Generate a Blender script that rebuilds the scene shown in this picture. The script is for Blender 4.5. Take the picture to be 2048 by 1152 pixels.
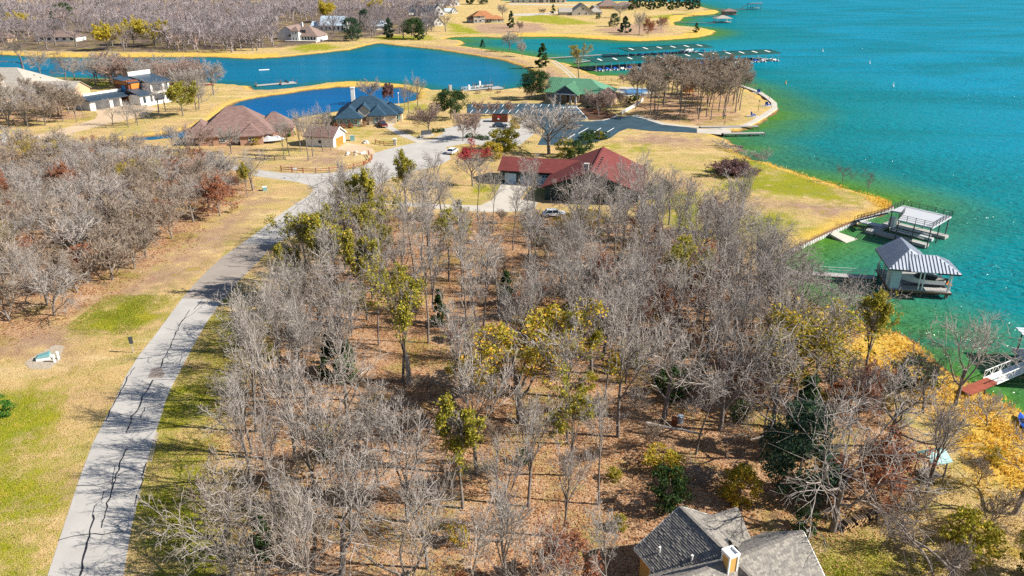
import bpy, math, random
import numpy as np
from math import radians as R, sin, cos, pi, hypot, atan2

for o in list(bpy.data.objects):
    bpy.data.objects.remove(o)
SC = bpy.context.scene
COL = SC.collection

# ------------------------------------------------------------------ camera, sky, sun, exposure
F, H = 1500.0, 47.0                       # focal length in photo pixels, camera height (m)
TH = math.atan(646 / 1500)                # camera looks down by this angle
cam_d = bpy.data.cameras.new('camera'); cam = bpy.data.objects.new('camera', cam_d); COL.objects.link(cam)
cam.location = (0, 0, H); cam.rotation_euler = (pi / 2 - TH, 0, 0)
cam_d.sensor_width = 36; cam_d.lens = F / 2048 * 36; cam_d.clip_end = 12000; cam_d.clip_start = 0.5
SC.camera = cam
SUN_EL, SUN_AZ = R(36), R(97)             # azimuth clockwise from +Y
w = bpy.data.worlds.new('World'); SC.world = w; w.use_nodes = True
nt = w.node_tree; bgn = nt.nodes['Background']
sky = nt.nodes.new('ShaderNodeTexSky'); sky.sky_type = 'NISHITA'; sky.sun_disc = False
sky.sun_elevation = SUN_EL; sky.sun_rotation = SUN_AZ; sky.air_density = 1.0; sky.dust_density = 0.4; sky.ozone_density = 2.0
nt.links.new(sky.outputs[0], bgn.inputs['Color']); bgn.inputs['Strength'].default_value = 0.06
sun_d = bpy.data.lights.new('sun', 'SUN'); sun_d.energy = 5.0; sun_d.angle = R(0.5); sun_d.color = (1.0, 0.93, 0.82)
sun = bpy.data.objects.new('sun', sun_d); COL.objects.link(sun)
sv = (sin(SUN_AZ) * cos(SUN_EL), cos(SUN_AZ) * cos(SUN_EL), sin(SUN_EL))
from mathutils import Vector, Matrix
sun.rotation_euler = Vector(sv).to_track_quat('Z', 'Y').to_euler(); sun.location = (60, -20, 90)
SC.view_settings.view_transform = 'Standard'; SC.view_settings.look = 'None'
SC.view_settings.exposure = 1.0; SC.view_settings.gamma = 1.0; SC.view_settings.use_curve_mapping = False
SC.render.engine = 'CYCLES'
SC.cycles.use_denoising = False
SC.cycles.max_bounces = 5; SC.cycles.diffuse_bounces = 3; SC.cycles.transparent_max_bounces = 6

# ------------------------------------------------------------------ helpers
_c, _s = cos(TH), sin(TH)
def G(px, py, z=0.0):
    """point at height z of the place seen at photo pixel (px, py): a surveying aid for real positions"""
    u = (px - 1024) / F; v = (576 - py) / F
    t = (z - H) / (-_s + v * _c)
    return (u * t, (_c + v * _s) * t)
def G3(px, py, z=0.0):
    a = G(px, py, z); return (a[0], a[1], z)

def tag(o, label=None, cat=None, group=None, kind=None):
    if label: o['label'] = label
    if cat: o['category'] = cat
    if group: o['group'] = group
    if kind: o['kind'] = kind
    return o
def thing(name, label, cat, loc=(0, 0, 0), rz=0.0, group=None):
    o = bpy.data.objects.new(name, None); COL.objects.link(o)
    o.location = loc if len(loc) == 3 else (loc[0], loc[1], 0); o.rotation_euler = (0, 0, rz)
    o.empty_display_size = 0.3
    return tag(o, label, cat, group)
def link_mesh(name, me, parent=None):
    o = bpy.data.objects.new(name, me); COL.objects.link(o)
    if parent: o.parent = parent
    return o

class MB:
    """collects shapes, builds them as one mesh object"""
    def __init__(s): s.v = []; s.f = []; s.m = []; s.cur = 0
    def add(s, vs, fs):
        b = len(s.v); s.v += [tuple(p) for p in vs]; s.f += [tuple(i + b for i in f) for f in fs]; s.m += [s.cur] * len(fs)
        return s
    def box(s, x, y, z, sx, sy, sz, rz=0.0, rx=0.0):
        """centre x,y, bottom z"""
        vs = []
        for k in (0, 1):
            for a, b in ((-1, -1), (1, -1), (1, 1), (-1, 1)):
                px, py, pz = a * sx / 2, b * sy / 2, k * sz
                if rx: py, pz = py * cos(rx) - pz * sin(rx), py * sin(rx) + pz * cos(rx)
                if rz: px, py = px * cos(rz) - py * sin(rz), px * sin(rz) + py * cos(rz)
                vs.append((x + px, y + py, z + pz))
        return s.add(vs, [(3, 2, 1, 0), (4, 5, 6, 7), (0, 1, 5, 4), (1, 2, 6, 5), (2, 3, 7, 6), (3, 0, 4, 7)])
    def bar(s, a, b, w, h, up=(0, 0, 1)):
        """square bar from a to b, width w, height h"""
        a = Vector(a); b = Vector(b); d = (b - a).normalized(); u = Vector(up)
        if abs(d.dot(u)) > 0.98: u = Vector((1, 0, 0))
        r = d.cross(u).normalized(); u = r.cross(d).normalized()
        vs = [p + r * (i * w / 2) + u * (j * h / 2) for p in (a, b) for i, j in ((-1, -1), (1, -1), (1, 1), (-1, 1))]
        return s.add(vs, [(0, 1, 2, 3), (7, 6, 5, 4), (0, 4, 5, 1), (1, 5, 6, 2), (2, 6, 7, 3), (3, 7, 4, 0)])
    def tube(s, a, b, r0, r1=None, n=8, cap=True):
        r1 = r0 if r1 is None else r1
        a = Vector(a); b = Vector(b); d = (b - a).normalized()
        u = Vector((0, 0, 1)) if abs(d.z) < 0.9 else Vector((1, 0, 0))
        e = d.cross(u).normalized(); g = d.cross(e)
        vs = [p + (e * cos(2 * pi * i / n) + g * sin(2 * pi * i / n)) * r for p, r in ((a, r0), (b, r1)) for i in range(n)]
        fs = [(i, (i + 1) % n, n + (i + 1) % n, n + i) for i in range(n)]
        if cap: fs += [tuple(range(n - 1, -1, -1)), tuple(range(n, 2 * n))]
        return s.add(vs, fs)
    def prism(s, poly, z0, z1):
        n = len(poly)
        ar = sum(poly[i][0] * poly[(i + 1) % n][1] - poly[(i + 1) % n][0] * poly[i][1] for i in range(n))
        if ar < 0: poly = poly[::-1]
        vs = [(p[0], p[1], z0) for p in poly] + [(p[0], p[1], z1) for p in poly]
        return s.add(vs, [tuple(range(n - 1, -1, -1)), tuple(range(n, 2 * n))] + [(i, (i + 1) % n, n + (i + 1) % n, n + i) for i in range(n)])
    def slab(s, poly, th):
        """plate under a 3-D polygon (seen from above counter-clockwise or not), th thick downwards"""
        n = len(poly)
        ar = sum(poly[i][0] * poly[(i + 1) % n][1] - poly[(i + 1) % n][0] * poly[i][1] for i in range(n))
        if ar < 0: poly = poly[::-1]
        vs = list(poly) + [(p[0], p[1], p[2] - th) for p in poly]
        return s.add(vs, [tuple(range(n)), tuple(range(2 * n - 1, n - 1, -1))] + [(i, n + i, n + (i + 1) % n, (i + 1) % n) for i in range(n)])
    def loft(s, rings, cap=True):
        n = len(rings[0]); vs = [p for r in rings for p in r]; fs = []
        for k in range(len(rings) - 1):
            for i in range(n):
                a = k * n + i; b = k * n + (i + 1) % n
                fs.append((a, b, b + n, a + n))
        if cap: fs += [tuple(range(n - 1, -1, -1)), tuple(range((len(rings) - 1) * n, len(rings) * n))]
        return s.add(vs, fs)
    def build(s, name, mats, parent=None, label=None, kind=None, smooth=False):
        me = bpy.data.meshes.new(name); me.from_pydata(s.v, [], s.f)
        if not isinstance(mats, (list, tuple)): mats = [mats]
        for m in mats: me.materials.append(m)
        if len(mats) > 1: me.polygons.foreach_set('material_index', s.m)
        if smooth: me.polygons.foreach_set('use_smooth', [True] * len(me.polygons))
        me.update()
        o = link_mesh(name, me, parent)
        if label: o['label'] = label
        if kind: o['kind'] = kind
        return o

def np_mesh(name, V, Fq, mat, k=3):
    """mesh from numpy arrays, k vertices per face"""
    me = bpy.data.meshes.new(name); V = np.asarray(V, np.float32); Fq = np.asarray(Fq, np.int32)
    me.vertices.add(len(V)); me.vertices.foreach_set('co', V.ravel())
    me.loops.add(Fq.size); me.loops.foreach_set('vertex_index', Fq.ravel())
    me.polygons.add(len(Fq)); me.polygons.foreach_set('loop_start', np.arange(0, Fq.size, k, dtype=np.int32))
    me.polygons.foreach_set('loop_total', np.full(len(Fq), k, np.int32))
    if mat: me.materials.append(mat)
    me.update(calc_edges=True)
    return me

def copy_tree(o, parent=None):
    c = o.copy(); COL.objects.link(c)
    if parent: c.parent = parent
    for ch in list(o.children): copy_tree(ch, c)
    return c

# ------------------------------------------------------------------ materials
class N:
    def __init__(s, name):
        s.mat = bpy.data.materials.new(name); s.mat.use_nodes = True; s.t = s.mat.node_tree
        s.b = s.t.nodes['Principled BSDF']; s.out = s.t.nodes['Material Output']
    def n(s, typ, **k):
        x = s.t.nodes.new('ShaderNode' + typ)
        for a, v in k.items(): setattr(x, a, v)
        return x
    def l(s, a, b): s.t.links.new(a, b)
    def val(s, sock, v):
        if hasattr(v, 'is_output') or isinstance(v, bpy.types.NodeSocket): s.l(v, sock)
        else: sock.default_value = v
    def pos(s, obj=False):
        return s.n('TexCoord').outputs['Object'] if obj else s.n('NewGeometry').outputs['Position']
    def noise(s, vec, scale, det=3, rough=0.6, dist=0.0, stretch=None):
        if stretch:
            m = s.n('Mapping'); m.inputs['Scale'].default_value = stretch; s.l(vec, m.inputs[0]); vec = m.outputs[0]
        x = s.n('TexNoise'); s.l(vec, x.inputs['Vector']); x.inputs['Scale'].default_value = scale
        x.inputs['Detail'].default_value = det; x.inputs['Roughness'].default_value = rough; x.inputs['Distortion'].default_value = dist
        return x.outputs['Fac']
    def rng(s, v, a, b, c=0.0, d=1.0):
        x = s.n('MapRange'); x.clamp = True; s.l(v, x.inputs[0])
        for i, q in enumerate((a, b, c, d)): x.inputs[i + 1].default_value = q
        return x.outputs[0]
    def math(s, op, a, b=0.0):
        x = s.n('Math', operation=op); s.val(x.inputs[0], a); s.val(x.inputs[1], b); return x.outputs[0]
    def mix(s, f, a, b, mode='MIX'):
        x = s.n('Mix', data_type='RGBA', blend_type=mode)
        s.val(x.inputs[0], f)
        for q, v in ((6, a), (7, b)):
            if isinstance(v, (tuple, list)): x.inputs[q].default_value = (*v[:3], 1)
            else: s.l(v, x.inputs[q])
        return x.outputs[2]
    def attr(s, name):
        x = s.n('Attribute'); x.attribute_name = name; return x
    def col(s, v):
        if isinstance(v, tuple): s.b.inputs['Base Color'].default_value = (*v, 1)
        else: s.l(v, s.b.inputs['Base Color'])
    def bump(s, h, strength=0.5, dist=0.05):
        x = s.n('Bump'); s.l(h, x.inputs['Height']); x.inputs['Strength'].default_value = strength; x.inputs['Distance'].default_value = dist
        s.l(x.outputs[0], s.b.inputs['Normal'])
    def set(s, rough=0.8, spec=0.3, metal=0.0):
        s.b.inputs['Roughness'].default_value = rough; s.b.inputs['Specular IOR Level'].default_value = spec; s.b.inputs['Metallic'].default_value = metal
        return s

def surf(name, c, rough=0.8, spec=0.3, var=0.18, scale=1.5, metal=0.0, bump=0.15, fine=12.0):
    """plain painted or mineral surface with uneven tone, grain and a little relief"""
    k = N(name).set(rough, spec, metal); p = k.pos(True)
    a = k.noise(p, scale, 4, 0.65); b = k.noise(p, fine, 3, 0.6)
    lo = tuple(x * (1 - var) for x in c); hi = tuple(min(1, x * (1 + var)) for x in c)
    m = k.mix(k.rng(a, .3, .7), lo, hi); m = k.mix(k.rng(b, .25, .75, 0, .5), m, tuple(x * (1 - var * 1.3) for x in c))
    k.col(m)
    if bump: k.bump(b, bump, 0.02)
    return k.mat

M = {}
M['white'] = surf('white_paint', (.78, .78, .76), .6, .4, .06)
M['white_wall'] = surf('white_render', (.74, .74, .72), .8, .2, .07)
M['cream'] = surf('cream_brick', (.52, .44, .33), .85, .2, .14, 2.5)
M['tan'] = surf('tan_brick', (.50, .36, .23), .85, .2, .16, 2.5)
M['rose'] = surf('rose_brick', (.42, .25, .18), .85, .2, .2, 2.5)
M['stone'] = surf('pale_stone', (.45, .42, .37), .85, .2, .25, 2.2)
M['ochre'] = surf('ochre_siding', (.60, .34, .10), .75, .3, .1)
M['dark_green'] = surf('dark_green_siding', (.022, .05, .05), .7, .3, .2)
M['teal_door'] = surf('pale_blue_door', (.36, .50, .62), .55, .4, .08)
M['black'] = surf('black_metal', (.02, .022, .025), .45, .5, .2)
M['dkmetal'] = surf('dark_grey_metal', (.06, .065, .075), .5, .5, .2)
M['grey'] = surf('grey_concrete', (.40, .39, .37), .9, .2, .14)
M['deck'] = surf('weathered_decking', (.36, .35, .34), .85, .2, .2)
M['deckgrey'] = surf('grey_deck_sheet', (.42, .44, .47), .6, .4, .08)
M['wood'] = surf('brown_timber', (.20, .11, .06), .8, .2, .25)
M['redwood'] = surf('red_stained_timber', (.30, .075, .04), .75, .3, .25)
M['cedarwood'] = surf('orange_cedar_cladding', (.55, .19, .035), .6, .3, .2, 3)
M['rustwood'] = surf('rust_cladding', (.20, .065, .03), .7, .3, .25, 3)
M['post'] = surf('weathered_pile', (.16, .14, .12), .9, .2, .3)
M['red'] = surf('red_paint', (.50, .02, .02), .35, .5, .1)
M['blue'] = surf('blue_canvas', (.02, .10, .50), .6, .3, .15)
M['teal'] = surf('teal_plastic', (.16, .34, .35), .5, .4, .1)
M['dkred'] = surf('dark_red_paint', (.16, .008, .015), .3, .5, .1, bump=0)
M['carwhite'] = surf('white_car_paint', (.75, .76, .78), .25, .5, .03, bump=0)
M['tyre'] = surf('tyre_rubber', (.02, .02, .02), .85, .2, .1)
M['chrome'] = surf('bright_metal', (.6, .6, .62), .3, .5, .1, metal=.8)
M['tarp'] = surf('pale_tarpaulin', (.46, .48, .50), .55, .4, .15, 2)
M['mulch'] = surf('dark_mulch', (.11, .06, .04), .95, .1, .4, 3)
M['gravel'] = surf('pale_gravel', (.40, .34, .27), .95, .1, .3, 4)
M['logbark'] = surf('log_bark', (.16, .12, .09), .9, .2, .3, 4)
M['logend'] = surf('cut_log_end', (.55, .36, .18), .85, .2, .2, 4)
k = N('window_glass').set(.08, .6); k.col((.025, .045, .07)); M['glass'] = k.mat
k = N('pool_water').set(.08, .5); k.col((.02, .22, .50)); k.bump(k.noise(k.pos(), 1.2, 2), .15, .05); M['pool'] = k.mat

def shingle_mat(name, c, var=.25, row=.9):
    k = N(name).set(.9, .15); p = k.pos(True)
    br = k.n('TexBrick'); k.l(p, br.inputs['Vector']); br.inputs['Scale'].default_value = 1.0
    br.inputs['Color1'].default_value = (*[x * (1 - var) for x in c], 1); br.inputs['Color2'].default_value = (*[min(1, x * (1 + var)) for x in c], 1)
    br.inputs['Mortar'].default_value = (*[x * .45 for x in c], 1); br.inputs['Mortar Size'].default_value = .03
    br.inputs['Brick Width'].default_value = .9; br.inputs['Row Height'].default_value = .35
    m = k.mix(k.rng(k.noise(p, .5, 4), .3, .7, 0, .35), br.outputs['Color'], tuple(x * .7 for x in c))
    m = k.mix(k.rng(k.noise(p, 9, 3), .35, .7, 0, .45), m, tuple(x * 1.25 for x in c))
    k.col(m); k.bump(k.noise(p, 9, 3), .4, .03)
    return k.mat
M['sh_grey'] = shingle_mat('grey_shingles', (.20, .185, .17), .1)
M['sh_red'] = shingle_mat('red_brown_shingles', (.165, .045, .042), .25)
M['sh_brown'] = shingle_mat('brown_shingles', (.20, .13, .115), .3)
M['sh_slate'] = shingle_mat('slate_blue_shingles', (.028, .062, .10), .3)
M['sh_taupe'] = shingle_mat('taupe_shingles', (.22, .16, .14), .25)
M['sh_orange'] = shingle_mat('orange_brown_shingles', (.38, .17, .08), .25)
M['sh_pale'] = shingle_mat('pale_grey_shingles', (.36, .33, .29), .18)
k = N('shingle_tabs').set(.92, .12); p = k.pos(True)
ri = k.n('NewGeometry').outputs['Random Per Island']
m = k.mix(ri, (.17, .16, .15), (.34, .315, .275)); m = k.mix(k.rng(k.noise(p, 14, 3), .3, .7, 0, .5), m, (.16, .15, .14))
k.col(m); k.bump(k.noise(p, 30, 2), .4, .02); M['sh_tab'] = k.mat
M['gmetal'] = surf('green_metal_roofing', (.10, .25, .15), .45, .45, .12, .4)
M['marina_roof'] = surf('dark_green_sheet_roofing', (.008, .082, .07), .55, .4, .12, .15)
M['smetal'] = surf('grey_standing_seam', (.46, .50, .56), .45, .5, .1, .5)
M['wmetal'] = surf('pale_blue_metal_roofing', (.45, .55, .64), .4, .5, .1, .5)
M['bmetal'] = surf('dark_blue_metal_roofing', (.035, .06, .09), .45, .5, .12, .5)
M['skylight'] = surf('translucent_skylight_sheet', (.72, .72, .66), .6, .3, .05)
# ------------------------------------------------------------------ the land: shorelines surveyed from the photograph
WATER = -0.6
def W2(l): return [G(x, y) for x, y in l]
LAND = [(-5000, 6000), (-250, 6000)] + W2([(1002, 1), (1120, 3), (1250, 2), (1375, 4), (1410, 15), (1440, 22), (1432, 27), (1400, 30), (1368, 33), (1362, 40),
  (1348, 44), (1352, 50), (1400, 54), (1434, 61), (1425, 68), (1395, 74), (1330, 79), (1280, 81), (1240, 80), (1180, 76), (1120, 72), (1040, 72), (1000, 74), (960, 72),
  (905, 73), (888, 77), (925, 80), (932, 85), (918, 90), (965, 96), (1030, 105), (1070, 112), (1110, 119), (1150, 130), (1180, 145), (1200, 150), (1300, 151), (1400, 151),
  (1450, 160), (1490, 174), (1520, 188), (1545, 203), (1556, 213), (1552, 222), (1530, 240), (1500, 255), (1480, 261), (1450, 262), (1438, 268), (1452, 275), (1485, 294),
  (1472, 300), (1500, 312), (1545, 325), (1600, 343), (1660, 362), (1720, 380), (1760, 392), (1790, 405), (1788, 413), (1775, 420), (1715, 440), (1660, 463), (1600, 492),
  (1560, 512), (1548, 530), (1572, 560), (1620, 595), (1680, 628), (1740, 645), (1800, 662), (1840, 681), (1868, 705), (1893, 736), (1960, 772), (2030, 800), (2080, 850),
  (2150, 900), (2400, 1000)]) + [(110, 20), (110, -300), (-5000, -300)]
POND = W2([(-400, 104), (0, 108), (100, 113), (200, 114), (300, 113), (420, 112), (500, 116), (560, 113), (620, 107), (700, 98), (740, 88), (757, 85), (800, 90), (870, 97),
  (940, 108), (1000, 118), (1040, 130), (1065, 142), (1074, 155), (1060, 168), (1040, 172), (1000, 178), (930, 180), (870, 178), (820, 168), (760, 163), (700, 161),
  (650, 164), (600, 172), (540, 178), (510, 178), (500, 170), (440, 165), (350, 160), (280, 158), (180, 155), (100, 153), (0, 152), (-400, 150)])
COVE = W2([(512, 193), (560, 187), (620, 178), (680, 172), (740, 171), (800, 174), (832, 184), (835, 196), (800, 205), (740, 208), (700, 214), (670, 221), (600, 232),
  (570, 238), (520, 250), (440, 263), (380, 271), (300, 277), (262, 276), (258, 273), (300, 270), (350, 262), (400, 250), (430, 235), (450, 215), (480, 200)])

def sdf(P, poly):
    """signed distance of points P (n,2) to a polygon, positive inside"""
    A = np.array(poly, np.float64); B = np.roll(A, -1, 0)
    out = np.full(len(P), 1e9); ins = np.zeros(len(P), bool)
    for a, b in zip(A, B):
        e = b - a; L = e @ e
        if L < 1e-9: continue
        dp = P - a; t = np.clip((dp @ e) / L, 0, 1)
        q = dp - t[:, None] * e
        np.minimum(out, (q * q).sum(1), out=out)
        cond = (a[1] > P[:, 1]) != (b[1] > P[:, 1])
        with np.errstate(divide='ignore', invalid='ignore'):
            xi = (b[0] - a[0]) * (P[:, 1] - a[1]) / (b[1] - a[1]) + a[0]
        ins ^= cond & (P[:, 0] < xi)
    d = np.sqrt(out)
    return np.where(ins, d, -d)

def axis(lo, hi, step, grow, far):
    a = list(np.arange(lo, hi + step, step)); s = step
    while a[-1] < far: s *= grow; a.append(a[-1] + s)
    return a
ya = [-300, -200, -120, -60, -20, 5, 20, 30] + axis(36, 250, .95, 1.011, 1250)
s_ = ya[-1] - ya[-2]
while ya[-1] < 6000: s_ *= 1.15; ya.append(ya[-1] + s_)
xp = axis(0, 185, 1.15, 1.06, 5000); xa = [-q for q in xp[:0:-1]] + xp
XX, YY = np.meshgrid(np.array(xa), np.array(ya)); GP = np.stack([XX.ravel(), YY.ravel()], 1)
nx, ny = len(xa), len(ya)
rng = np.random.default_rng(5)
def vnoise(P, cell, seed):
    """smooth value noise in metres"""
    r = np.random.default_rng(seed).random((64, 64)); q = P / cell; i = np.floor(q).astype(int); f = q - i; f = f * f * (3 - 2 * f)
    a = r[i[:, 0] % 64, i[:, 1] % 64]; b = r[(i[:, 0] + 1) % 64, i[:, 1] % 64]; c = r[i[:, 0] % 64, (i[:, 1] + 1) % 64]; d = r[(i[:, 0] + 1) % 64, (i[:, 1] + 1) % 64]
    return (a * (1 - f[:, 0]) + b * f[:, 0]) * (1 - f[:, 1]) + (c * (1 - f[:, 0]) + d * f[:, 0]) * f[:, 1]
def land_sd(P, wob=True):
    s = np.minimum(np.minimum(sdf(P, LAND), -sdf(P, POND)), -sdf(P, COVE))
    if wob: s = s + (vnoise(P, 4.0, 3) - .5) * 1.5 + (vnoise(P, 1.7, 4) - .5) * .7
    return s
SD = land_sd(GP)
GZ = np.clip((SD - 2.2) * .27, -2.2, 0.0)

def mask(polys, soft=3.0, P=None):
    P = GP if P is None else P
    r = np.zeros(len(P))
    for p in polys: r = np.maximum(r, np.clip(sdf(P, W2(p)) / soft + .5, 0, 1))
    return r
Z_GREEN = [[(-200, 1300), (-200, 800), (0, 790), (90, 790), (125, 830), (110, 960), (60, 1300)], [(150, 640), (230, 600), (300, 590), (330, 600), (300, 640), (200, 670)],
  [(300, 860), (430, 620), (520, 650), (520, 760), (420, 900)], [(250, 1300), (300, 900), (420, 880), (470, 1000), (400, 1300)],
  [(1420, 340), (1470, 310), (1530, 320), (1640, 350), (1700, 385), (1720, 408), (1640, 400), (1500, 385), (1440, 370)], [(1480, 430), (1560, 420), (1590, 450), (1540, 470), (1480, 460)],
  [(1590, 465), (1640, 452), (1660, 468), (1600, 490)], [(1290, 450), (1330, 380), (1400, 385), (1440, 430), (1480, 520), (1380, 560), (1300, 500)],
  [(1600, 1300), (1570, 1075), (1640, 1060), (1720, 1090), (1790, 1130), (1800, 1300)], [(575, 100), (590, 88), (660, 88), (680, 96), (610, 105)],
  [(905, 70), (895, 45), (920, 48), (965, 66)], [(680, 265), (690, 250), (760, 262), (740, 268)], [(800, 215), (820, 202), (850, 212), (850, 225)],
  [(950, 395), (960, 372), (1000, 372), (980, 400)], [(860, 880), (900, 820), (1000, 815), (990, 900)], [(760, 80), (740, 72), (860, 70), (870, 80)], [(165, 165), (230, 163), (230, 172), (170, 174)],
  [(1210, 300), (1220, 288), (1300, 292), (1290, 302)], [(1280, 34), (1390, 24), (1350, 40)], [(1030, 40), (1040, 28), (1120, 32), (1200, 48), (1120, 50)], [(110, 225), (170, 222), (190, 235), (150, 240)]]
Z_LITTER = [[(560, 1300), (470, 1040), (450, 800), (560, 660), (620, 520), (700, 430), (1000, 425), (1300, 440), (1480, 500), (1560, 600), (1660, 680), (1760, 780), (1850, 920), (1800, 1030), (1680, 1060), (1500, 1300)],
  [(-300, 700), (-300, 290), (0, 300), (250, 300), (460, 330), (520, 380), (450, 420), (330, 520), (180, 620), (0, 690)],
  [(-300, 260), (0, 250), (130, 240), (180, 235), (130, 195), (-300, 200)], [(1250, 235), (1290, 190), (1470, 180), (1480, 240), (1400, 250)], [(-400, 98), (-600, 5), (900, 5), (860, 60), (700, 78), (560, 95), (300, 104)]]
Z_GOLD = [[(1720, 640), (1680, 700), (1760, 760), (1860, 800), (1960, 960), (2100, 1010), (2300, 980), (2100, 860), (1985, 785), (1880, 735), (1850, 690)],
  [(1770, 385), (1735, 395), (1745, 408), (1770, 420), (1800, 410)], [(1020, 70), (1030, 65), (1180, 70), (1290, 76), (1360, 70), (1380, 62), (1430, 55), (1450, 62), (1400, 80), (1260, 86), (1100, 80)],
  [(1340, 32), (1380, 27), (1440, 17), (1450, 26), (1370, 37), (1340, 52)], [(200, 118), (200, 108), (430, 105), (500, 109), (560, 106), (560, 120)], [(0, 115), (0, 104), (200, 108), (200, 118)],
  [(1490, 300), (1600, 335), (1700, 370), (1760, 388), (1770, 395), (1650, 368), (1540, 330)], [(520, 195), (700, 160), (800, 160), (850, 170), (840, 182), (700, 173), (560, 190)]]
Z_DIRT = [[(940, 66), (950, 48), (1080, 46), (1100, 60), (1030, 68)], [(1180, 60), (1260, 48), (1330, 50), (1340, 66), (1240, 70)], [(1470, 415), (1480, 392), (1600, 402), (1740, 418), (1700, 440), (1580, 420)],
  [(800, 96), (820, 88), (940, 96), (1060, 124), (1070, 146), (1000, 122), (900, 104)], [(1060, 160), (1090, 130), (1130, 150), (1140, 165)], [(190, 590), (330, 500), (500, 395), (540, 390), (520, 430), (360, 560), (270, 640)],
  [(590, 320), (640, 300), (700, 305), (690, 325), (620, 335)], [(1230, 285), (1290, 265), (1400, 275), (1440, 285), (1350, 292)], [(40, 560), (150, 640), (230, 640), (120, 720), (-50, 720)]]
MG, ML, MO, MD = mask(Z_GREEN, 12), mask(Z_LITTER, 11), mask(Z_GOLD, 5), mask(Z_DIRT, 12)

def col_attr(me, name, a, b, c, d=None):
    n = len(a); arr = np.stack([a, b, c, np.ones(n) if d is None else d], 1).astype(np.float32)
    at = me.color_attributes.new(name, 'FLOAT_COLOR', 'POINT'); at.data.foreach_set('color', arr.ravel())
ii = (np.arange(ny - 1)[:, None] * nx + np.arange(nx - 1)[None, :]).ravel()
GQ = np.stack([ii, ii + 1, ii + nx + 1, ii + nx], 1)
MG *= .58 + .52 * vnoise(GP, 8, 21); MD *= .8
gme = np_mesh('ground', np.stack([GP[:, 0], GP[:, 1], GZ], 1), GQ, None, 4)
gme.polygons.foreach_set('use_smooth', [True] * len(gme.polygons))
col_attr(gme, 'cover', MG, ML, MO, MD)
at = gme.attributes.new('shore', 'FLOAT', 'POINT'); at.data.foreach_set('value', np.clip(SD, -30, 30).astype(np.float32))

# ground material: dry lawn, green patches, leaf litter, gold reeds, bare soil; albedo, but far litter has the shade of the woods painted in
k = N('ground').set(.95, .1); p = k.pos()
cv = k.attr('cover'); sx = k.n('SeparateColor'); k.l(cv.outputs['Color'], sx.inputs[0])
g_, l_, o_ = sx.outputs[0], sx.outputs[1], sx.outputs[2]; d_ = cv.outputs['Alpha']
big = k.noise(p, .045, 4, .6, .4); mid = k.noise(p, .33, 4, .65, .3); fine = k.noise(p, 2.3, 3, .75); grain = k.noise(p, 7.0, 2, .8); lf = k.noise(p, 4.2, 2, .7); big2 = k.noise(p, .11, 3, .6, .8)
def edge(msk, n1, amt, sharp=.16):
    nn = k.math('ADD', k.math('MULTIPLY', n1, .6), k.math('ADD', k.math('MULTIPLY', fine, .25), k.math('MULTIPLY', big2, .55)))
    s = k.math('ADD', msk, k.math('MULTIPLY', k.math('SUBTRACT', nn, .7), amt * 1.5)); return k.rng(s, .5 - sharp, .5 + sharp)
tan = k.mix(k.rng(mid, .3, .7), (.54, .375, .16), (.42, .28, .115))
tan = k.mix(k.rng(big, .49, .66), tan, (.34, .28, .065)); tan = k.mix(k.rng(k.noise(p, .17, 4, .7, 1.0), .50, .62, 0, .75), tan, (.22, .23, .02))
tan = k.mix(k.rng(big, .30, .42, 1, 0), tan, (.31, .19, .11))
stk = k.noise(p, 1.0, 4, .65, .8, (.035, .16, 1)); tan = k.mix(k.rng(stk, .54, .64, 0, .7), tan, (.34, .21, .125)); tan = k.mix(k.rng(stk, .34, .44, .7, 0), tan, (.60, .46, .25))
tan = k.mix(k.rng(grain, .42, .68, 0, .65), tan, (.64, .48, .25)); tan = k.mix(k.rng(fine, .28, .44, .7, 0), tan, (.20, .13, .05))
grn = k.mix(k.rng(mid, .3, .7), (.13, .20, .008), (.30, .285, .015)); grn = k.mix(k.rng(grain, .5, .72, 0, .8), grn, (.50, .37, .07)); grn = k.mix(k.rng(fine, .3, .45, .6, 0), grn, (.06, .085, .005))
lit = k.mix(k.rng(mid, .3, .7), (.40, .23, .115), (.30, .20, .12)); lit = k.mix(k.rng(lf, .43, .60, 0, .85), lit, (.60, .42, .27)); lit = k.mix(k.rng(grain, .54, .66, 0, .75), lit, (.44, .16, .06)); farm = k.n('NewGeometry'); sp = k.n('SeparateXYZ'); k.l(p, sp.inputs[0]); lit = k.mix(k.rng(sp.outputs[1], 300, 480), lit, (.14, .105, .085))  # far litter turns grey brown, darkened further to paint in deep wood shade
lit = k.mix(k.rng(fine, .30, .46, .8, 0), lit, (.09, .045, .03)); lit = k.mix(k.rng(big2, .50, .66, 0, .8), lit, (.25, .215, .045)); lit = k.mix(k.rng(k.noise(p, .23, 4, .7, 1.2), .36, .46, .75, 0), lit, (.15, .085, .055)); lit = k.mix(k.rng(k.noise(p, .15, 3, .6), .56, .68, 0, .6), lit, (.55, .41, .30))
gold = k.mix(k.rng(mid, .3, .7), (.60, .40, .055), (.46, .28, .06)); gold = k.mix(k.rng(grain, .4, .65, 0, .6), gold, (.70, .50, .14)); gold = k.mix(k.rng(fine, .3, .45, .6, 0), gold, (.24, .12, .02))
dirt = k.mix(k.rng(mid, .3, .7), (.37, .24, .17), (.27, .15, .105)); dirt = k.mix(k.rng(grain, .4, .7, 0, .55), dirt, (.48, .36, .24)); dirt = k.mix(k.rng(fine, .3, .45, .6, 0), dirt, (.14, .08, .05))
c = tan
c = k.mix(edge(d_, mid, 1.5, .28), c, dirt); c = k.mix(edge(g_, mid, 1.9, .26), c, grn); c = k.mix(edge(l_, mid, 1.2), c, lit); c = k.mix(edge(o_, mid, 1.5, .2), c, gold)
sh = k.attr('shore').outputs['Fac']
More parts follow.
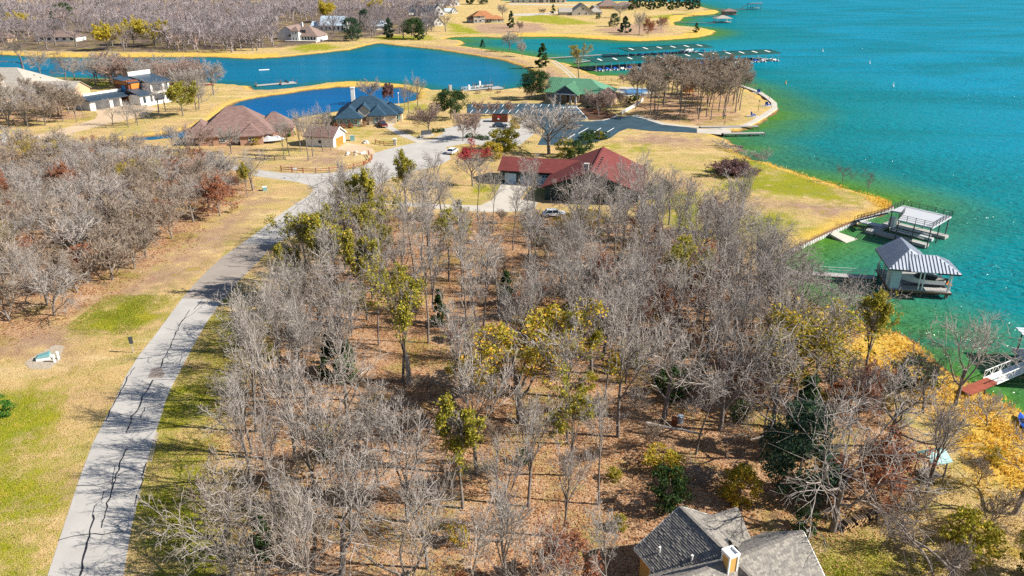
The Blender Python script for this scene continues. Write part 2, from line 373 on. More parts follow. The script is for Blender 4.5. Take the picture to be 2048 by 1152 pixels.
bank = k.math('ADD', sh, k.math('MULTIPLY', k.math('SUBTRACT', mid, .5), 3.0))
c = k.mix(k.rng(bank, 2.0, 4.5, .75, 0), c, gold); c = k.mix(k.rng(bank, .3, 1.6, 1, 0), c, (.17, .10, .05))
c = k.mix(k.rng(sh, -3, -.5, 1, 0), c, (.06, .10, .04))
k.col(c); k.bump(k.math('ADD', k.math('MULTIPLY', fine, .6), grain), .9, .22)
gme.materials.append(k.mat)
ground = link_mesh('ground', gme); tag(ground, 'rolling shoreland of dry lawn, leaf litter and golden reeds', kind='structure')

# ------------------------------------------------------------------ water
def water_mat(name, near, deep, wave, stren, shallow=14.0, far=None):
    k = N(name)
    p = k.pos(); s = k.attr('shore').outputs['Fac']
    n0 = k.noise(p, .03, 4, .6, .5, (.35, 1.0, 1))
    dd = k.math('ADD', s, k.math('MULTIPLY', k.math('SUBTRACT', k.noise(p, .12, 3), .5), 5.0))
    c = k.mix(k.rng(dd, -.8, -shallow, 0, 1), near, deep)
    if far: c = k.mix(k.rng(s, -12, -90, 0, 1), c, far)
    c = k.mix(k.rng(n0, .42, .62, 0, .55), c, tuple(x * .72 for x in deep))
    w1 = k.noise(p, wave, 3, .6, .6, (.42, 1.0, 1)); w2 = k.noise(p, wave * 2.7, 2, .6, .3, (.55, 1.0, 1))
    gust = k.rng(k.noise(p, .018, 3, .6, .3, (.6, 1.6, 1)), .3, .65, .45, 1.0)
    h = k.math('MULTIPLY', k.math('ADD', w1, k.math('MULTIPLY', w2, .45)), gust)
    x = k.n('Bump'); k.l(h, x.inputs['Height']); x.inputs['Strength'].default_value = stren; x.inputs['Distance'].default_value = 1.1
    k.t.nodes.remove(k.b); df = k.n('BsdfDiffuse'); gl = k.n('BsdfGlossy'); gl.inputs['Roughness'].default_value = .16; mx = k.n('MixShader'); lw = k.n('LayerWeight'); lw.inputs['Blend'].default_value = .22
    k.l(c, df.inputs['Color']); k.l(x.outputs[0], df.inputs['Normal']); k.l(x.outputs[0], gl.inputs['Normal']); k.l(x.outputs[0], lw.inputs['Normal'])
    k.l(k.rng(lw.outputs['Fresnel'], 0, 1, .02, .19), mx.inputs[0]); k.l(df.outputs[0], mx.inputs[1]); k.l(gl.outputs[0], mx.inputs[2]); k.l(mx.outputs[0], k.out.inputs[0])
    return k.mat
M['lake'] = water_mat('lake_water', (.06, .165, .012), (.0, .155, .165), .5, 1.0, 24, (.0, .195, .305))
M['pond'] = water_mat('pond_water', (.01, .12, .08), (.0, .13, .24), .8, .3, 14)
M['cove'] = water_mat('cove_water', (.01, .09, .16), (.0, .09, .25), .8, .15, 6)
psd, csd = sdf(GP, POND), sdf(GP, COVE)
wet = SD < 4.0
vp, vc = psd > -5.5, csd > -4.5
def water(name, sel, mat, label):
    q = GQ[sel[GQ].all(1) & (wet[GQ].any(1))]; u, inv = np.unique(q, return_inverse=True)
    V = np.stack([GP[u, 0], GP[u, 1], np.full(len(u), WATER)], 1)
    me = np_mesh(name, V, inv.reshape(q.shape), mat, 4)
    a = me.attributes.new('shore', 'FLOAT', 'POINT'); a.data.foreach_set('value', SD_W[u].astype(np.float32))
    tag(link_mesh(name, me), label, kind='structure')
SD_W = np.clip(land_sd(GP, False), -150, 10)
water('pond', vp, M['pond'], 'blue inlet with two small docks behind the low causeway')
water('cove', vc & ~vp, M['cove'], 'narrow deep blue arm of water behind the slate roofed house')
water('lake', ~(vp | vc), M['lake'], 'broad turquoise lake ruffled by small waves')

# ------------------------------------------------------------------ roads, drives, paths
def sheet(name, poly, mat, z=.02, label=None, th=.12, kind='structure'):
    b = MB(); b.prism([p if isinstance(p, tuple) else tuple(p) for p in poly], z - th, z)
    return tag(b.build(name, mat), label, kind=kind)
def asphalt(name, c, var=.12, fresh=False):
    k = N(name).set(.9, .2); p = k.pos()
    a = k.noise(p, .25, 4, .6, .3, (1, 1, 1)); f = k.noise(p, 9, 2, .7); s = k.noise(p, 1.2, 4, .7)
    m = k.mix(k.rng(a, .3, .7), tuple(x * (1 - var) for x in c), tuple(x * (1 + var) for x in c))
    m = k.mix(k.rng(f, .35, .7, 0, .35), m, tuple(x * 1.3 for x in c)); m = k.mix(k.rng(s, .25, .4, .5, 0), m, tuple(x * .68 for x in c))
    k.col(m); k.bump(f, .25, .015); return k.mat
M['road'] = asphalt('worn_pale_road', (.37, .355, .335)); M['roadold'] = asphalt('worn_brown_asphalt', (.27, .235, .205)); M['lot'] = asphalt('dark_asphalt', (.028, .060, .085), .35)
M['conc'] = asphalt('pale_concrete', (.42, .39, .34)); M['sand'] = asphalt('sandy_concrete', (.46, .35, .235)); M['patch'] = asphalt('asphalt_repair', (.24, .20, .175))
M['tar'] = surf('crack_sealing_tar', (.018, .02, .024), .5, .4, .1, bump=0); M['line'] = surf('white_road_paint', (.75, .75, .73), .8, .2, .08)

roadL = [(20, 1330), (55, 1240), (95, 1152), (130, 1045), (158, 960), (185, 888), (207, 845), (235, 790), (252, 752), (277, 712), (305, 677), (335, 637), (364, 597)]
roadR = [(225, 1330), (236, 1240), (247, 1152), (261, 1064), (277, 996), (295, 921), (312, 864), (332, 800), (345, 770), (362, 738), (390, 685), (415, 642), (445, 600)]
sheet('road', W2(roadL + roadR[::-1]), M['road'], .02, 'pale worn lane with tar sealed cracks in the foreground')
sheet('road', W2([(364, 597), (385, 572), (418, 538), (450, 510), (482, 488), (548, 488), (512, 528), (480, 560), (462, 582), (445, 600)]), M['roadold'], .02, 'browner older stretch of asphalt at the bend of the lane')
sheet('road', W2([(482, 488), (520, 461), (557, 431), (594, 406), (618, 391), (628, 378), (620, 371), (594, 364), (537, 356), (512, 352), (410, 327), (300, 312), (200, 303), (100, 300), (42, 291), (-300, 286),
   (-300, 279), (40, 279), (120, 287), (250, 299), (400, 318), (512, 339), (562, 346), (637, 347), (687, 344), (725, 335), (744, 320), (747, 307), (780, 297), (829, 286), (862, 279), (887, 267), (880, 258), (900, 255), (940, 241),
   (985, 236), (1060, 240), (1075, 262), (1040, 290), (985, 292), (930, 287), (892, 294), (902, 318), (880, 330), (820, 345), (770, 362), (725, 390), (684, 418), (642, 443), (602, 465), (548, 488)]), M['road'], .02,
   'pale junction and side lane leading round to the club')
sheet('road_patch', W2([(303, 738), (322, 734), (330, 748), (325, 756), (296, 756)]), M['patch'], .026, 'dark square repair in the lane')
def strip(px, wd, z, mb, wob=.0, seed=0, n=1):
    r = random.Random(seed); pts = []
    for i in range(len(px) - 1):
        a = Vector(G(*px[i])); b = Vector(G(*px[i + 1])); m = max(1, int((b - a).length / .7))
        for j in range(m):
            q = a.lerp(b, j / m)
            if pts: q = q + Vector((r.uniform(-wob, wob), r.uniform(-wob, wob)))
            pts.append(q)
    pts.append(Vector(G(*px[-1])))
    L, Rr = [], []
    for i, q in enumerate(pts):
        d = (pts[min(i + 1, len(pts) - 1)] - pts[max(i - 1, 0)]).normalized(); e = Vector((-d.y, d.x)) * (wd / 2 * r.uniform(.6, 1.35) if wob else wd / 2)
        L.append(q + e); Rr.append(q - e)
    mb.add([(q.x, q.y, z) for q in L] + [(q.x, q.y, z) for q in Rr], [(i, len(L) + i, len(L) + i + 1, i + 1) for i in range(len(L) - 1)])
cracks = [([(160, 1152), (168, 1110), (174, 1085), (183, 1050), (186, 1030)], .20), ([(203, 1056), (216, 1005), (230, 960), (240, 930), (254, 897)], .16), ([(116, 1081), (140, 1075), (170, 1068), (205, 1069), (258, 1060)], .12),
  ([(154, 972), (190, 971), (225, 962), (245, 944), (290, 934)], .11), ([(293, 926), (288, 945), (276, 990), (269, 1012)], .14), ([(252, 866), (264, 833), (280, 812), (283, 800), (297, 775), (306, 760)], .18), ([(211, 842), (232, 800), (243, 780), (255, 755), (270, 735)], .14),
  ([(241, 770), (275, 772), (304, 768)], .10), ([(306, 768), (325, 775), (343, 778)], .10), ([(322, 735), (330, 712), (338, 700), (348, 675), (358, 655), (365, 640)], .17), ([(355, 653), (366, 640), (380, 620)], .12), ([(388, 620), (398, 606), (405, 600)], .12), ([(365, 640), (390, 625), (404, 612)], .1),
  ([(222, 834), (262, 826), (290, 815), (328, 808)], .10), ([(281, 838), (290, 815)], .12), ([(223, 970), (228, 934), (230, 930)], .09), ([(185, 1030), (190, 1012), (204, 1000), (208, 983)], .1), ([(512, 474), (560, 440), (600, 408), (640, 380)], .12), ([(580, 355), (592, 362), (600, 350), (592, 345)], .1), ([(540, 345), (592, 356), (650, 352)], .08)]
for i, (c_, wd) in enumerate(cracks):
    b = MB(); strip(c_, wd * .8, .026 + .0015 * (i % 4), b, .12, i); tag(b.build('sealed_crack', M['tar']), kind='structure')
lot = [(934, 208), (1024, 207), (1106, 207), (1155, 211), (1176, 237), (1150, 242), (1185, 243), (1231, 233), (1264, 232), (1286, 237), (1324, 249), (1364, 253), (1394, 257), (1394, 266), (1299, 262), (1256, 257), (1239, 263), (1221, 276), (1170, 290),
       (1075, 290), (1090, 262), (1060, 240), (1024, 229), (934, 227)]
sheet('parking_lot', W2(lot), M['lot'], .024, 'dark asphalt club parking lot with white bay lines')
def line(a, b, wd=.22): m = MB(); strip([a, b], wd, .030, m); return m
for i in range(12):
    x = 940 + i * 15.2
    if i == 11: continue
    tag(line((x, 226.5), (x + 6, 219.5)).build('bay_line', M['line']), kind='structure'); tag(line((x + 3.5, 213), (x + 7, 208.5)).build('bay_line', M['line']), kind='structure')
for i, (a, b) in enumerate([((1119, 214), (1153, 213)), ((1127, 219), (1157, 218)), ((1131, 224.5), (1162, 223.5)), ((1136, 231), (1166, 230)), ((1142, 238), (1173, 237)), ((1152, 212), (1176, 238)), ((1146, 240.5), (1180, 240.5)), ((1157, 267), (1176, 256)), ((1183, 268), (1202, 256)), ((1208, 268), (1228, 256)), ((1133, 279), (1150, 268))]):
    tag(line(a, b, .3).build('bay_line', M['line']), kind='structure')
for i in range(7): tag(line((1121 + i * 5, 216.4), (1124 + i * 5, 213.6), .35).build('hatch_line', M['line']), kind='structure')
sheet('boat_ramp', W2([(1394, 257), (1462, 259.5), (1462, 266), (1440, 269), (1394, 266)]), M['conc'], .03, 'pale concrete boat ramp running into the lake')
sheet('path', W2([(1270, 228), (1290, 234), (1330, 246), (1370, 251), (1470, 256), (1440, 258.5), (1364, 253.5), (1324, 249.5), (1286, 237.5), (1264, 232.5)]), M['conc'], .05, 'pale kerbed walk along the club drive')
def ribbon(name, c, wd, mat, z, label, th=.14):
    P = [Vector(G(*q)) for q in c]; L, Rr = [], []
    for i, q in enumerate(P):
        d = (P[min(i + 1, len(P) - 1)] - P[max(i - 1, 0)]).normalized(); e = Vector((-d.y, d.x)) * wd / 2
        L.append(tuple(q + e)); Rr.append(tuple(q - e))
    return sheet(name, L + Rr[::-1], mat, z, label, th)
ribbon('shore_walk', [(1440, 258), (1482, 254), (1508, 243), (1532, 228), (1549, 216), (1548, 206), (1535, 195), (1515, 183), (1490, 174), (1460, 164)], 2.0, M['conc'], .12, 'pale concrete walk along the edge of the wooded point', .8)
sheet('driveway', W2([(40, 282), (60, 273), (110, 262), (150, 250), (190, 238), (196, 228), (186, 221), (220, 212), (245, 207), (300, 212), (320, 218), (290, 228), (265, 237), (220, 247), (170, 260), (115, 273), (85, 285)]), M['sand'], .03, 'sandy concrete drive sweeping up to the modern white house')
sheet('driveway', W2([(840, 288), (800, 272), (766, 253), (720, 246), (760, 238), (795, 243), (783, 252), (800, 262), (832, 275), (862, 279)]), M['conc'], .028, 'pale drive with a dark pickup outside the slate roofed house')
sheet('driveway', W2([(672, 299), (693, 286), (710, 288), (745, 297), (750, 304), (740, 312), (700, 303)]), M['sand'], .034, 'sandy apron in front of the detached garage')
sheet('driveway', W2([(1003, 366), (1062, 367), (1040, 398), (1075, 405), (1068, 420), (1000, 425), (900, 420), (720, 405), (725, 398), (860, 408), (960, 411), (985, 400)]), M['conc'], .03, 'pale concrete drive below the red roofed house')
sheet('path', W2([(1100, 520), (1480, 530), (1478, 545), (1300, 542), (1100, 532)]), M['conc'], .03, 'pale path through the trees towards the boathouse')
sheet('drive', W2([(1023, 28), (1090, 26), (1130, 20), (1135, 22), (1100, 29), (1050, 32), (1023, 31)]), M['conc'], .05, 'pale far drive curving to the gabled house')
sheet('road', W2([(1018, 7), (1180, 9.5), (1180, 11.5), (1018, 9.5)]), M['conc'], .05, 'thin pale far road in front of the houses at the top')
for o in [(1103, 122, 1148, 160, 0), (1110, 121, 1156, 160, 1)]:
    ribbon('track', [(o[0], o[1]), ((o[0] + o[2]) / 2, (o[1] + o[3]) / 2 - 2), (o[2], o[3])], .9, M['conc'], .03, 'one of two pale wheel ruts running over the causeway', .1)
ribbon('kerb', [(1179, 242), (1205, 241), (1222, 237), (1234, 231), (1230, 228)], .5, M['conc'], .15, 'curved pale kerb of the planted island by the clubhouse', .3)
sheet('flower_bed', W2([(1178, 240), (1160, 218), (1175, 215), (1210, 222), (1232, 228), (1232, 231), (1220, 236), (1203, 240)]), M['mulch'], .08, 'dark mulched island bed by the clubhouse')
sheet('gravel_pad', W2([(48, 726), (75, 708), (110, 690), (128, 692), (120, 722), (98, 738), (60, 738)]), M['gravel'], .02, 'bare gravelly patch round the utility box', .1)
sheet('pool_deck', W2([(1232, 182), (1240, 174), (1300, 176), (1312, 184), (1290, 192), (1250, 192)]), M['conc'], .05, 'pale pool surround behind the clubhouse')
sheet('swimming_pool', W2([(1244, 181), (1262, 177), (1290, 178), (1298, 182), (1282, 187), (1262, 188), (1250, 186)]), M['pool'], .06, 'bright blue kidney shaped pool behind the clubhouse')
sheet('road_edge', W2([(312, 864), (318, 866), (303, 925), (297, 922)]), M['gravel'], .012, 'pale crumbled shoulder of the lane', .05)
# ------------------------------------------------------------------ trees: branch skeletons grown once per kind, then shared
def bark(name, c, c2, rv=.25):
    k = N(name).set(.9, .1); p = k.pos(True); oi = k.n('ObjectInfo').outputs['Random']
    m = k.mix(k.rng(k.noise(p, 3, 3, .7), .3, .7), c, c2)
    m = k.mix(k.math('MULTIPLY', oi, rv * 2), m, tuple(x * (1 - rv) for x in c)); k.col(m); return k.mat
M['bark'] = bark('grey_brown_bark', (.25, .22, .20), (.095, .08, .07))
M['twig'] = bark('pale_grey_twigs', (.52, .475, .44), (.215, .18, .155), .42)
M['twig_tan'] = bark('pinkish_tan_twigs', (.40, .30, .26), (.27, .19, .16), .25)
M['twig_brn'] = bark('grey_brown_twigs', (.43, .355, .285), (.21, .155, .115), .4)
M['twig_dark'] = bark('dark_twigs', (.20, .17, .155), (.12, .10, .09), .3)
M['twig_far'] = bark('mauve_grey_twigs', (.31, .27, .285), (.17, .14, .14), .4)
def leafm(name, a, b, c=None, rough=.7):
    k = N(name).set(rough, .25); r = k.n('NewGeometry').outputs['Random Per Island']; oi = k.n('ObjectInfo').outputs['Random']
    m = k.mix(r, a, b)
    if c: m = k.mix(k.rng(r, .78, .82), m, c)
    m = k.mix(k.math('MULTIPLY', oi, .35), m, a)
    k.col(m)
    tr = k.n('BsdfTranslucent'); k.l(m, tr.inputs[0]); mx = k.n('MixShader'); mx.inputs[0].default_value = .3
    k.l(k.b.outputs[0], mx.inputs[1]); k.l(tr.outputs[0], mx.inputs[2]); k.l(mx.outputs[0], k.out.inputs[0])
    return k.mat
M['lf_yellow'] = leafm('yellow_green_leaves', (.24, .24, .03), (.60, .42, .03), (.66, .36, .04))
M['lf_gold'] = leafm('golden_leaves', (.44, .36, .03), (.68, .48, .03), (.34, .34, .04))
M['lf_rust'] = leafm('rust_brown_leaves', (.30, .11, .05), (.46, .20, .10), (.22, .10, .06))
M['lf_red'] = leafm('crimson_leaves', (.34, .03, .04), (.48, .08, .07))
M['lf_green'] = leafm('dark_evergreen_leaves', (.018, .05, .02), (.06, .12, .025), (.11, .16, .03))
M['lf_blue'] = leafm('blue_green_cedar_sprays', (.02, .055, .04), (.05, .11, .06), (.09, .13, .04))
M['lf_olive'] = leafm('olive_leaves', (.17, .18, .02), (.46, .40, .035), (.58, .42, .05))
M['lf_bright'] = leafm('bright_green_leaves', (.05, .16, .02), (.15, .28, .03), (.03, .10, .02))
M['lf_purple'] = leafm('purple_brown_leaves', (.14, .07, .075), (.24, .13, .13))
M['lf_tan'] = leafm('pale_tan_leaves', (.40, .27, .16), (.52, .38, .22), (.30, .2, .12))

class Skel:
    def __init__(s, seed): s.r = np.random.default_rng(seed); s.lines = []   # (pts, radii, level)
    def grow(s, p, d, L, r, lv, P):
        n = P['seg'][lv]; pts = [p]; rad = [r]; rt = r * P['taper'][lv]
        for i in range(n):
            d = d + s.r.normal(0, P['wig'][lv], 3); d[2] += P['up'][lv]; d /= np.linalg.norm(d)
            pts.append(pts[-1] + d * L / n); rad.append(r + (rt - r) * (i + 1) / n)
        pts = np.array(pts); s.lines.append((pts, np.array(rad), lv))
        if lv + 1 >= len(P['seg']): return
        nc = P['n'][lv]; nc = int(round(nc * s.r.uniform(.8, 1.2)))
        ph = s.r.uniform(0, 6.28)
        for k in range(nc):
            t = P['t0'][lv] + (1 - P['t0'][lv]) * ((k + s.r.uniform(.1, .9)) / nc) ** P.get('tp', 1)
            f = t * n; i = min(int(f), n - 1); q = pts[i] + (pts[i + 1] - pts[i]) * (f - i)
            ax = pts[i + 1] - pts[i]; ax /= np.linalg.norm(ax)
            e = np.cross(ax, (0, 0, 1) if abs(ax[2]) < .9 else (1, 0, 0)); e /= np.linalg.norm(e); g = np.cross(ax, e)
            ph += 2.4 + s.r.uniform(-.5, .5); an = P['ang'][lv] * s.r.uniform(.7, 1.3)
            nd = ax * cos(an) + (e * cos(ph) + g * sin(ph)) * sin(an)
            sh = (1 - P.get('cone', .45) * t)
            rr = (r + (rt - r) * t) * P['rr'][lv]
            s.grow(q, nd, L * P['lr'][lv] * s.r.uniform(.75, 1.25) * sh / (1 - P.get('cone', .45) * .6), rr, lv + 1, P)
def tubes(lines, sides):
    Vs, Fs, b = [], [], 0; by = {}
    for p, r, lv in lines: by.setdefault((len(p), sides[lv]), []).append((p, r))
    for (n, ns), L in by.items():
        P = np.array([a for a, _ in L]); Rr = np.array([a for _, a in L]); K = len(L)
        T = np.gradient(P, axis=1); T /= np.linalg.norm(T, axis=2, keepdims=True) + 1e-9
        up = np.where(np.abs(T[..., 2:3]) < .9, np.array([0, 0, 1.]), np.array([1., 0, 0]))
        e = np.cross(T, up); e /= np.linalg.norm(e, axis=2, keepdims=True) + 1e-9; g = np.cross(T, e)
        a = np.arange(ns) * 2 * pi / ns
        ring = P[:, :, None, :] + Rr[:, :, None, None] * (e[:, :, None, :] * np.cos(a)[None, None, :, None] + g[:, :, None, :] * np.sin(a)[None, None, :, None])
        Vs.append(ring.reshape(-1, 3))
        k = np.arange(K)[:, None, None] * n * ns; j = np.arange(n - 1)[None, :, None] * ns; i = np.arange(ns)[None, None, :]; i2 = (i + 1) % ns
        q = np.stack([k + j + i, k + j + i2, k + j + ns + i2, k + j + ns + i], -1).reshape(-1, 4)
        Fs.append(q + b); b += K * n * ns
    return np.concatenate(Vs), np.concatenate(Fs)
def quads(C, size, r, flat=0.0, asp=.7):
    """small randomly turned leaf-like faces centred at C"""
    n = len(C); a = r.normal(size=(n, 3)); a[:, 2] *= (1 - flat); a /= np.linalg.norm(a, axis=1, keepdims=True)
    b = np.cross(a, r.normal(size=(n, 3))); b /= np.linalg.norm(b, axis=1, keepdims=True)
    s = size * r.uniform(.6, 1.35, (n, 1)); a = a * s / 2; b = b * s * asp / 2
    V = np.stack([C - a, C + b * .9, C + a, C - b], 1).reshape(-1, 3)
    return V, np.arange(4 * n).reshape(n, 4)

ELM = dict(seg=[6, 7, 5, 3, 1], n=[5, 8, 6, 3], ang=[.36, .48, .55, .6], lr=[1.1, .42, .45, .5], t0=[.5, .25, .2, .15], wig=[.04, .09, .13, .16, .1], up=[.02, .05, .07, .06, 0],
           taper=[.62, .25, .3, .4, .5], rr=[.62, .5, .55, .7], L=.52, r=.018)
OAK = dict(seg=[4, 7, 6, 3, 1], n=[5, 8, 6, 3], ang=[.72, .75, .75, .7], lr=[1.45, .50, .46, .5], t0=[.4, .25, .2, .15], wig=[.05, .19, .22, .22, .1], up=[.02, .05, .035, .03, 0],
           taper=[.6, .22, .3, .4, .5], rr=[.62, .5, .55, .7], L=.40, r=.022)
POLE = dict(seg=[8, 5, 4, 3, 1], n=[9, 6, 5, 2], ang=[.5, .6, .65, .6], lr=[.33, .42, .5, .5], t0=[.55, .25, .2, .15], wig=[.035, .12, .15, .16, .1], up=[.03, .07, .06, .05, 0],
            taper=[.25, .25, .35, .4, .5], rr=[.5, .5, .55, .7], L=.86, r=.013)
THICK = dict(seg=[4, 5, 4, 2, 1], n=[8, 7, 6, 3], ang=[.62, .6, .65, .6], lr=[1.3, .42, .45, .5], t0=[.12, .2, .2, .15], wig=[.08, .14, .18, .18, .1], up=[.02, .07, .06, .05, 0],
             taper=[.5, .25, .35, .4, .5], rr=[.6, .5, .55, .7], L=.42, r=.018)
ROUND = dict(seg=[3, 5, 4, 3, 1], n=[8, 8, 8, 5], ang=[.75, .6, .65, .6], lr=[1.5, .42, .42, .5], t0=[.5, .2, .2, .15], wig=[.04, .09, .12, .14, .1], up=[.02, .04, .05, .04, 0],
             taper=[.7, .25, .35, .4, .5], rr=[.55, .5, .55, .7], L=.34, r=.02)
SPRAWL = dict(OAK, n=[5, 7, 6, 4], ang=[1.0, .8, .8, .7], lr=[1.5, .4, .42, .5], wig=[.06, .26, .28, .25, .1])
LOW = dict(seg=[2, 3, 2, 1], n=[6, 5, 4], ang=[.6, .6, .65], lr=[1.1, .5, .5], t0=[.3, .25, .2], wig=[.04, .12, .15, .1], up=[.02, .06, .06, 0], taper=[.6, .3, .4, .5], rr=[.6, .55, .7], L=.45, r=.03)
BUSH = dict(seg=[1, 4, 3, 2], n=[9, 7, 6], ang=[.8, .6, .6], lr=[9, .5, .5], t0=[.1, .2, .2], wig=[.02, .15, .2, .15], up=[0, .05, .05, 0], taper=[.9, .3, .4, .5], rr=[.7, .6, .7], L=.07, r=.02)

PROTO = {}
def proto(key, P, seed, Hh, trunk_lv=1, twig='twig', leaf=None, nleaf=0, lsize=.3, twmin=.022, lean=0.0, lclump=.0, lz=(0, 1), trunk='bark', sides=(7, 5, 4, 3, 3)):
    """meshes of one tree of height Hh: trunk with limbs, twig crown, foliage"""
    s = Skel(seed); d0 = np.array([lean, s.r.normal(0, .02), 1.0]); d0 /= np.linalg.norm(d0)
    s.grow(np.array([0, 0, -.15]), d0, Hh * P['L'], Hh * P['r'], 0, P)
    top = max(p[:, 2].max() for p, _, _ in s.lines); k = Hh / top
    lines = [(p * k, np.maximum(r * k, twmin * (3, 2.2, 1.5, 1.0, .68)[lv]), lv) for p, r, lv in s.lines]
    V, Fq = tubes([x for x in lines if x[2] <= trunk_lv], sides); parts = [('trunk', np_mesh('trunk', V, Fq, M[trunk], 4))]
    cr = [x for x in lines if x[2] > trunk_lv]
    V, Fq = tubes(cr, sides); parts.append(('crown', np_mesh('crown', V, Fq, M[twig], 4)))
    for _, m in parts: m.polygons.foreach_set('use_smooth', [True] * len(m.polygons))
    if leaf:
        C = np.concatenate([p[1:] for p, _, lv in cr if lv >= 2 + (trunk_lv > 1)]); z = C[:, 2] / Hh
        C = C[(z > lz[0]) & (z < lz[1])]
        if lclump:   # leaves hang on in patches
            C = C[vnoise(C[:, :2] + C[:, 2:3] * .7, lclump, seed + 9) > .42]
        C = C[s.r.integers(0, len(C), nleaf)] + s.r.normal(0, .16, (nleaf, 3))
        V, Fq = quads(C, lsize, s.r); parts.append(('foliage', np_mesh('foliage', V, Fq, M[leaf], 4)))
    PROTO[key] = (parts, Hh)
for i in range(5): proto('elm%d' % i, ELM, 20 + i, 15)
for i in range(4): proto('oak%d' % i, OAK, 40 + i, 12.5, lean=.06 * i)
for i in range(4): proto('pole%d' % i, POLE, 60 + i, 14.5, 0, 'twig', twmin=.018)
for i in range(3): proto('gpole%d' % i, dict(POLE, n=[11, 7, 6, 3], t0=[.6, .25, .2, .15], ang=[.7, .6, .65, .6]), 66 + i, 14, 0, 'twig_brn', twmin=.034)
for i in range(4): proto('thick%d' % i, THICK, 80 + i, 7.5, 0, 'twig' if i == 0 else 'twig_brn', twmin=.026)
proto('tan0', ROUND, 101, 8.0, 1, 'twig_tan', twmin=.034); proto('tan1', ROUND, 102, 8.0, 1, 'twig_tan', twmin=.034)
proto('round0', ROUND, 103, 12.0, 1, 'twig', twmin=.034); proto('round1', ROUND, 104, 12.0, 1, 'twig', twmin=.034)
proto('sprawl0', SPRAWL, 105, 10.0, 1, 'twig_dark'); proto('sprawl1', SPRAWL, 106, 9.0, 1, 'twig_dark', lean=.25)
proto('yoak0', OAK, 111, 12.0, 1, 'twig', 'lf_yellow', 9500, .24, lclump=1.1); proto('yoak1', OAK, 112, 10.0, 1, 'twig', 'lf_yellow', 9500, .26, lclump=1.3)
proto('yelm', ELM, 113, 13.0, 1, 'twig', 'lf_olive', 6500, .28, lclump=1.2)
proto('rust0', OAK, 114, 9.0, 1, 'twig', 'lf_rust', 6500, .27); proto('rust1', THICK, 115, 6.0, 0, 'twig', 'lf_rust', 2600, .25, lclump=2.0)
proto('redtop', ROUND, 116, 10.0, 1, 'twig', 'lf_red', 2600, .26, lz=(.72, 1)); proto('gold0', ROUND, 117, 15.0, 1, 'twig', 'lf_gold', 9000, .55, twmin=.02)
proto('olive0', ROUND, 118, 11.0, 1, 'twig', 'lf_olive', 9000, .42, twmin=.02); proto('purple', ROUND, 119, 8.0, 1, 'twig_dark', 'lf_purple', 4500, .4)
proto('dead', SPRAWL, 120, 7.5, 1, 'twig')
for i in range(3): proto('far%d' % i, LOW, 130 + i, 13.0, 0, 'twig_far', twmin=.05, sides=(4, 3, 3, 3))
for i in range(2): proto('bush%d' % i, BUSH, 140 + i, 2.2, 0, 'twig', twmin=.012, sides=(4, 3, 3, 3))
proto('pbush', BUSH, 143, 2.6, 0, 'twig_dark', 'lf_purple', 1500, .28, sides=(4, 3, 3, 3))
proto('ivy', ELM, 145, 14.0, 1, 'twig', 'lf_olive', 4200, .28, lclump=1.2)

def evergreen(key, Hh, shape, leaf, n, size, seed, trunk_h=.12, rad=.3, clumps=90):
    r = np.random.default_rng(seed); b = MB(); b.tube((0, 0, -.1), (0, 0, Hh * .8), Hh * .018 + .05, .03, 6)
    me = bpy.data.meshes.new('trunk'); me.from_pydata(b.v, [], b.f); me.materials.append(M['bark'])
    t = r.random(clumps) ** (1.25 if shape == 'cone' else 1.0); z = trunk_h + (1 - trunk_h) * t
    if shape == 'cone': R0 = rad * np.clip(1 - t, .02, 1) ** .75 * np.clip(.55 + t * 5, 0, 1)
    else: R0 = rad * np.sqrt(np.clip(1 - (2 * t - .82) ** 2 / 1.55, .05, 1))
    a = r.uniform(0, 6.28, clumps); q = np.sqrt(r.uniform(.25, 1, clumps)) * r.uniform(.75, 1.12, clumps)
    C = np.stack([np.cos(a) * R0 * q, np.sin(a) * R0 * q, z], 1) * Hh
    cs = Hh * rad * (.20 if shape == 'cone' else .27) * r.uniform(.6, 1.3, clumps)
    idx = r.integers(0, clumps, n); off = r.normal(size=(n, 3)); off /= np.linalg.norm(off, axis=1, keepdims=True)
    P = C[idx] + off * (cs[idx] * r.uniform(.55, 1.05, n))[:, None] * np.array([1, 1, .75])
    P[:, 2] = np.maximum(P[:, 2], .1)
    V, Fq = quads(P, size, r)
    PROTO[key] = ([('trunk', me), ('crown', np_mesh('crown', V, Fq, M[leaf], 4))], Hh)
evergreen('cedar0', 8, 'cone', 'lf_green', 7500, .30, 1, .05, .33, 70); evergreen('cedar1', 8, 'cone', 'lf_blue', 7500, .32, 2, .05, .40, 60)
evergreen('liveoak', 9, 'ball', 'lf_green', 9000, .34, 3, .28, .55, 70); evergreen('darkev', 8, 'ball', 'lf_blue', 9000, .26, 4, .02, .40, 80)
evergreen('shrub0', 2.4, 'ball', 'lf_olive', 2600, .17, 5, .02, .6, 40); evergreen('shrub1', 2.4, 'ball', 'lf_green', 2600, .17, 6, .02, .55, 40)
evergreen('shrub2', 2.4, 'ball', 'lf_bright', 2600, .17, 7, .02, .5, 40); evergreen('hedge', 1.2, 'ball', 'lf_green', 1500, .14, 8, .02, .9, 40)
evergreen('ysh', 3.0, 'ball', 'lf_yellow', 3200, .19, 9, .02, .6, 50); evergreen('rsh', 2.4, 'ball', 'lf_rust', 2600, .18, 10, .02, .6, 40); evergreen('tansh', 1.6, 'ball', 'lf_tan', 1600, .16, 11, .02, .7, 40)

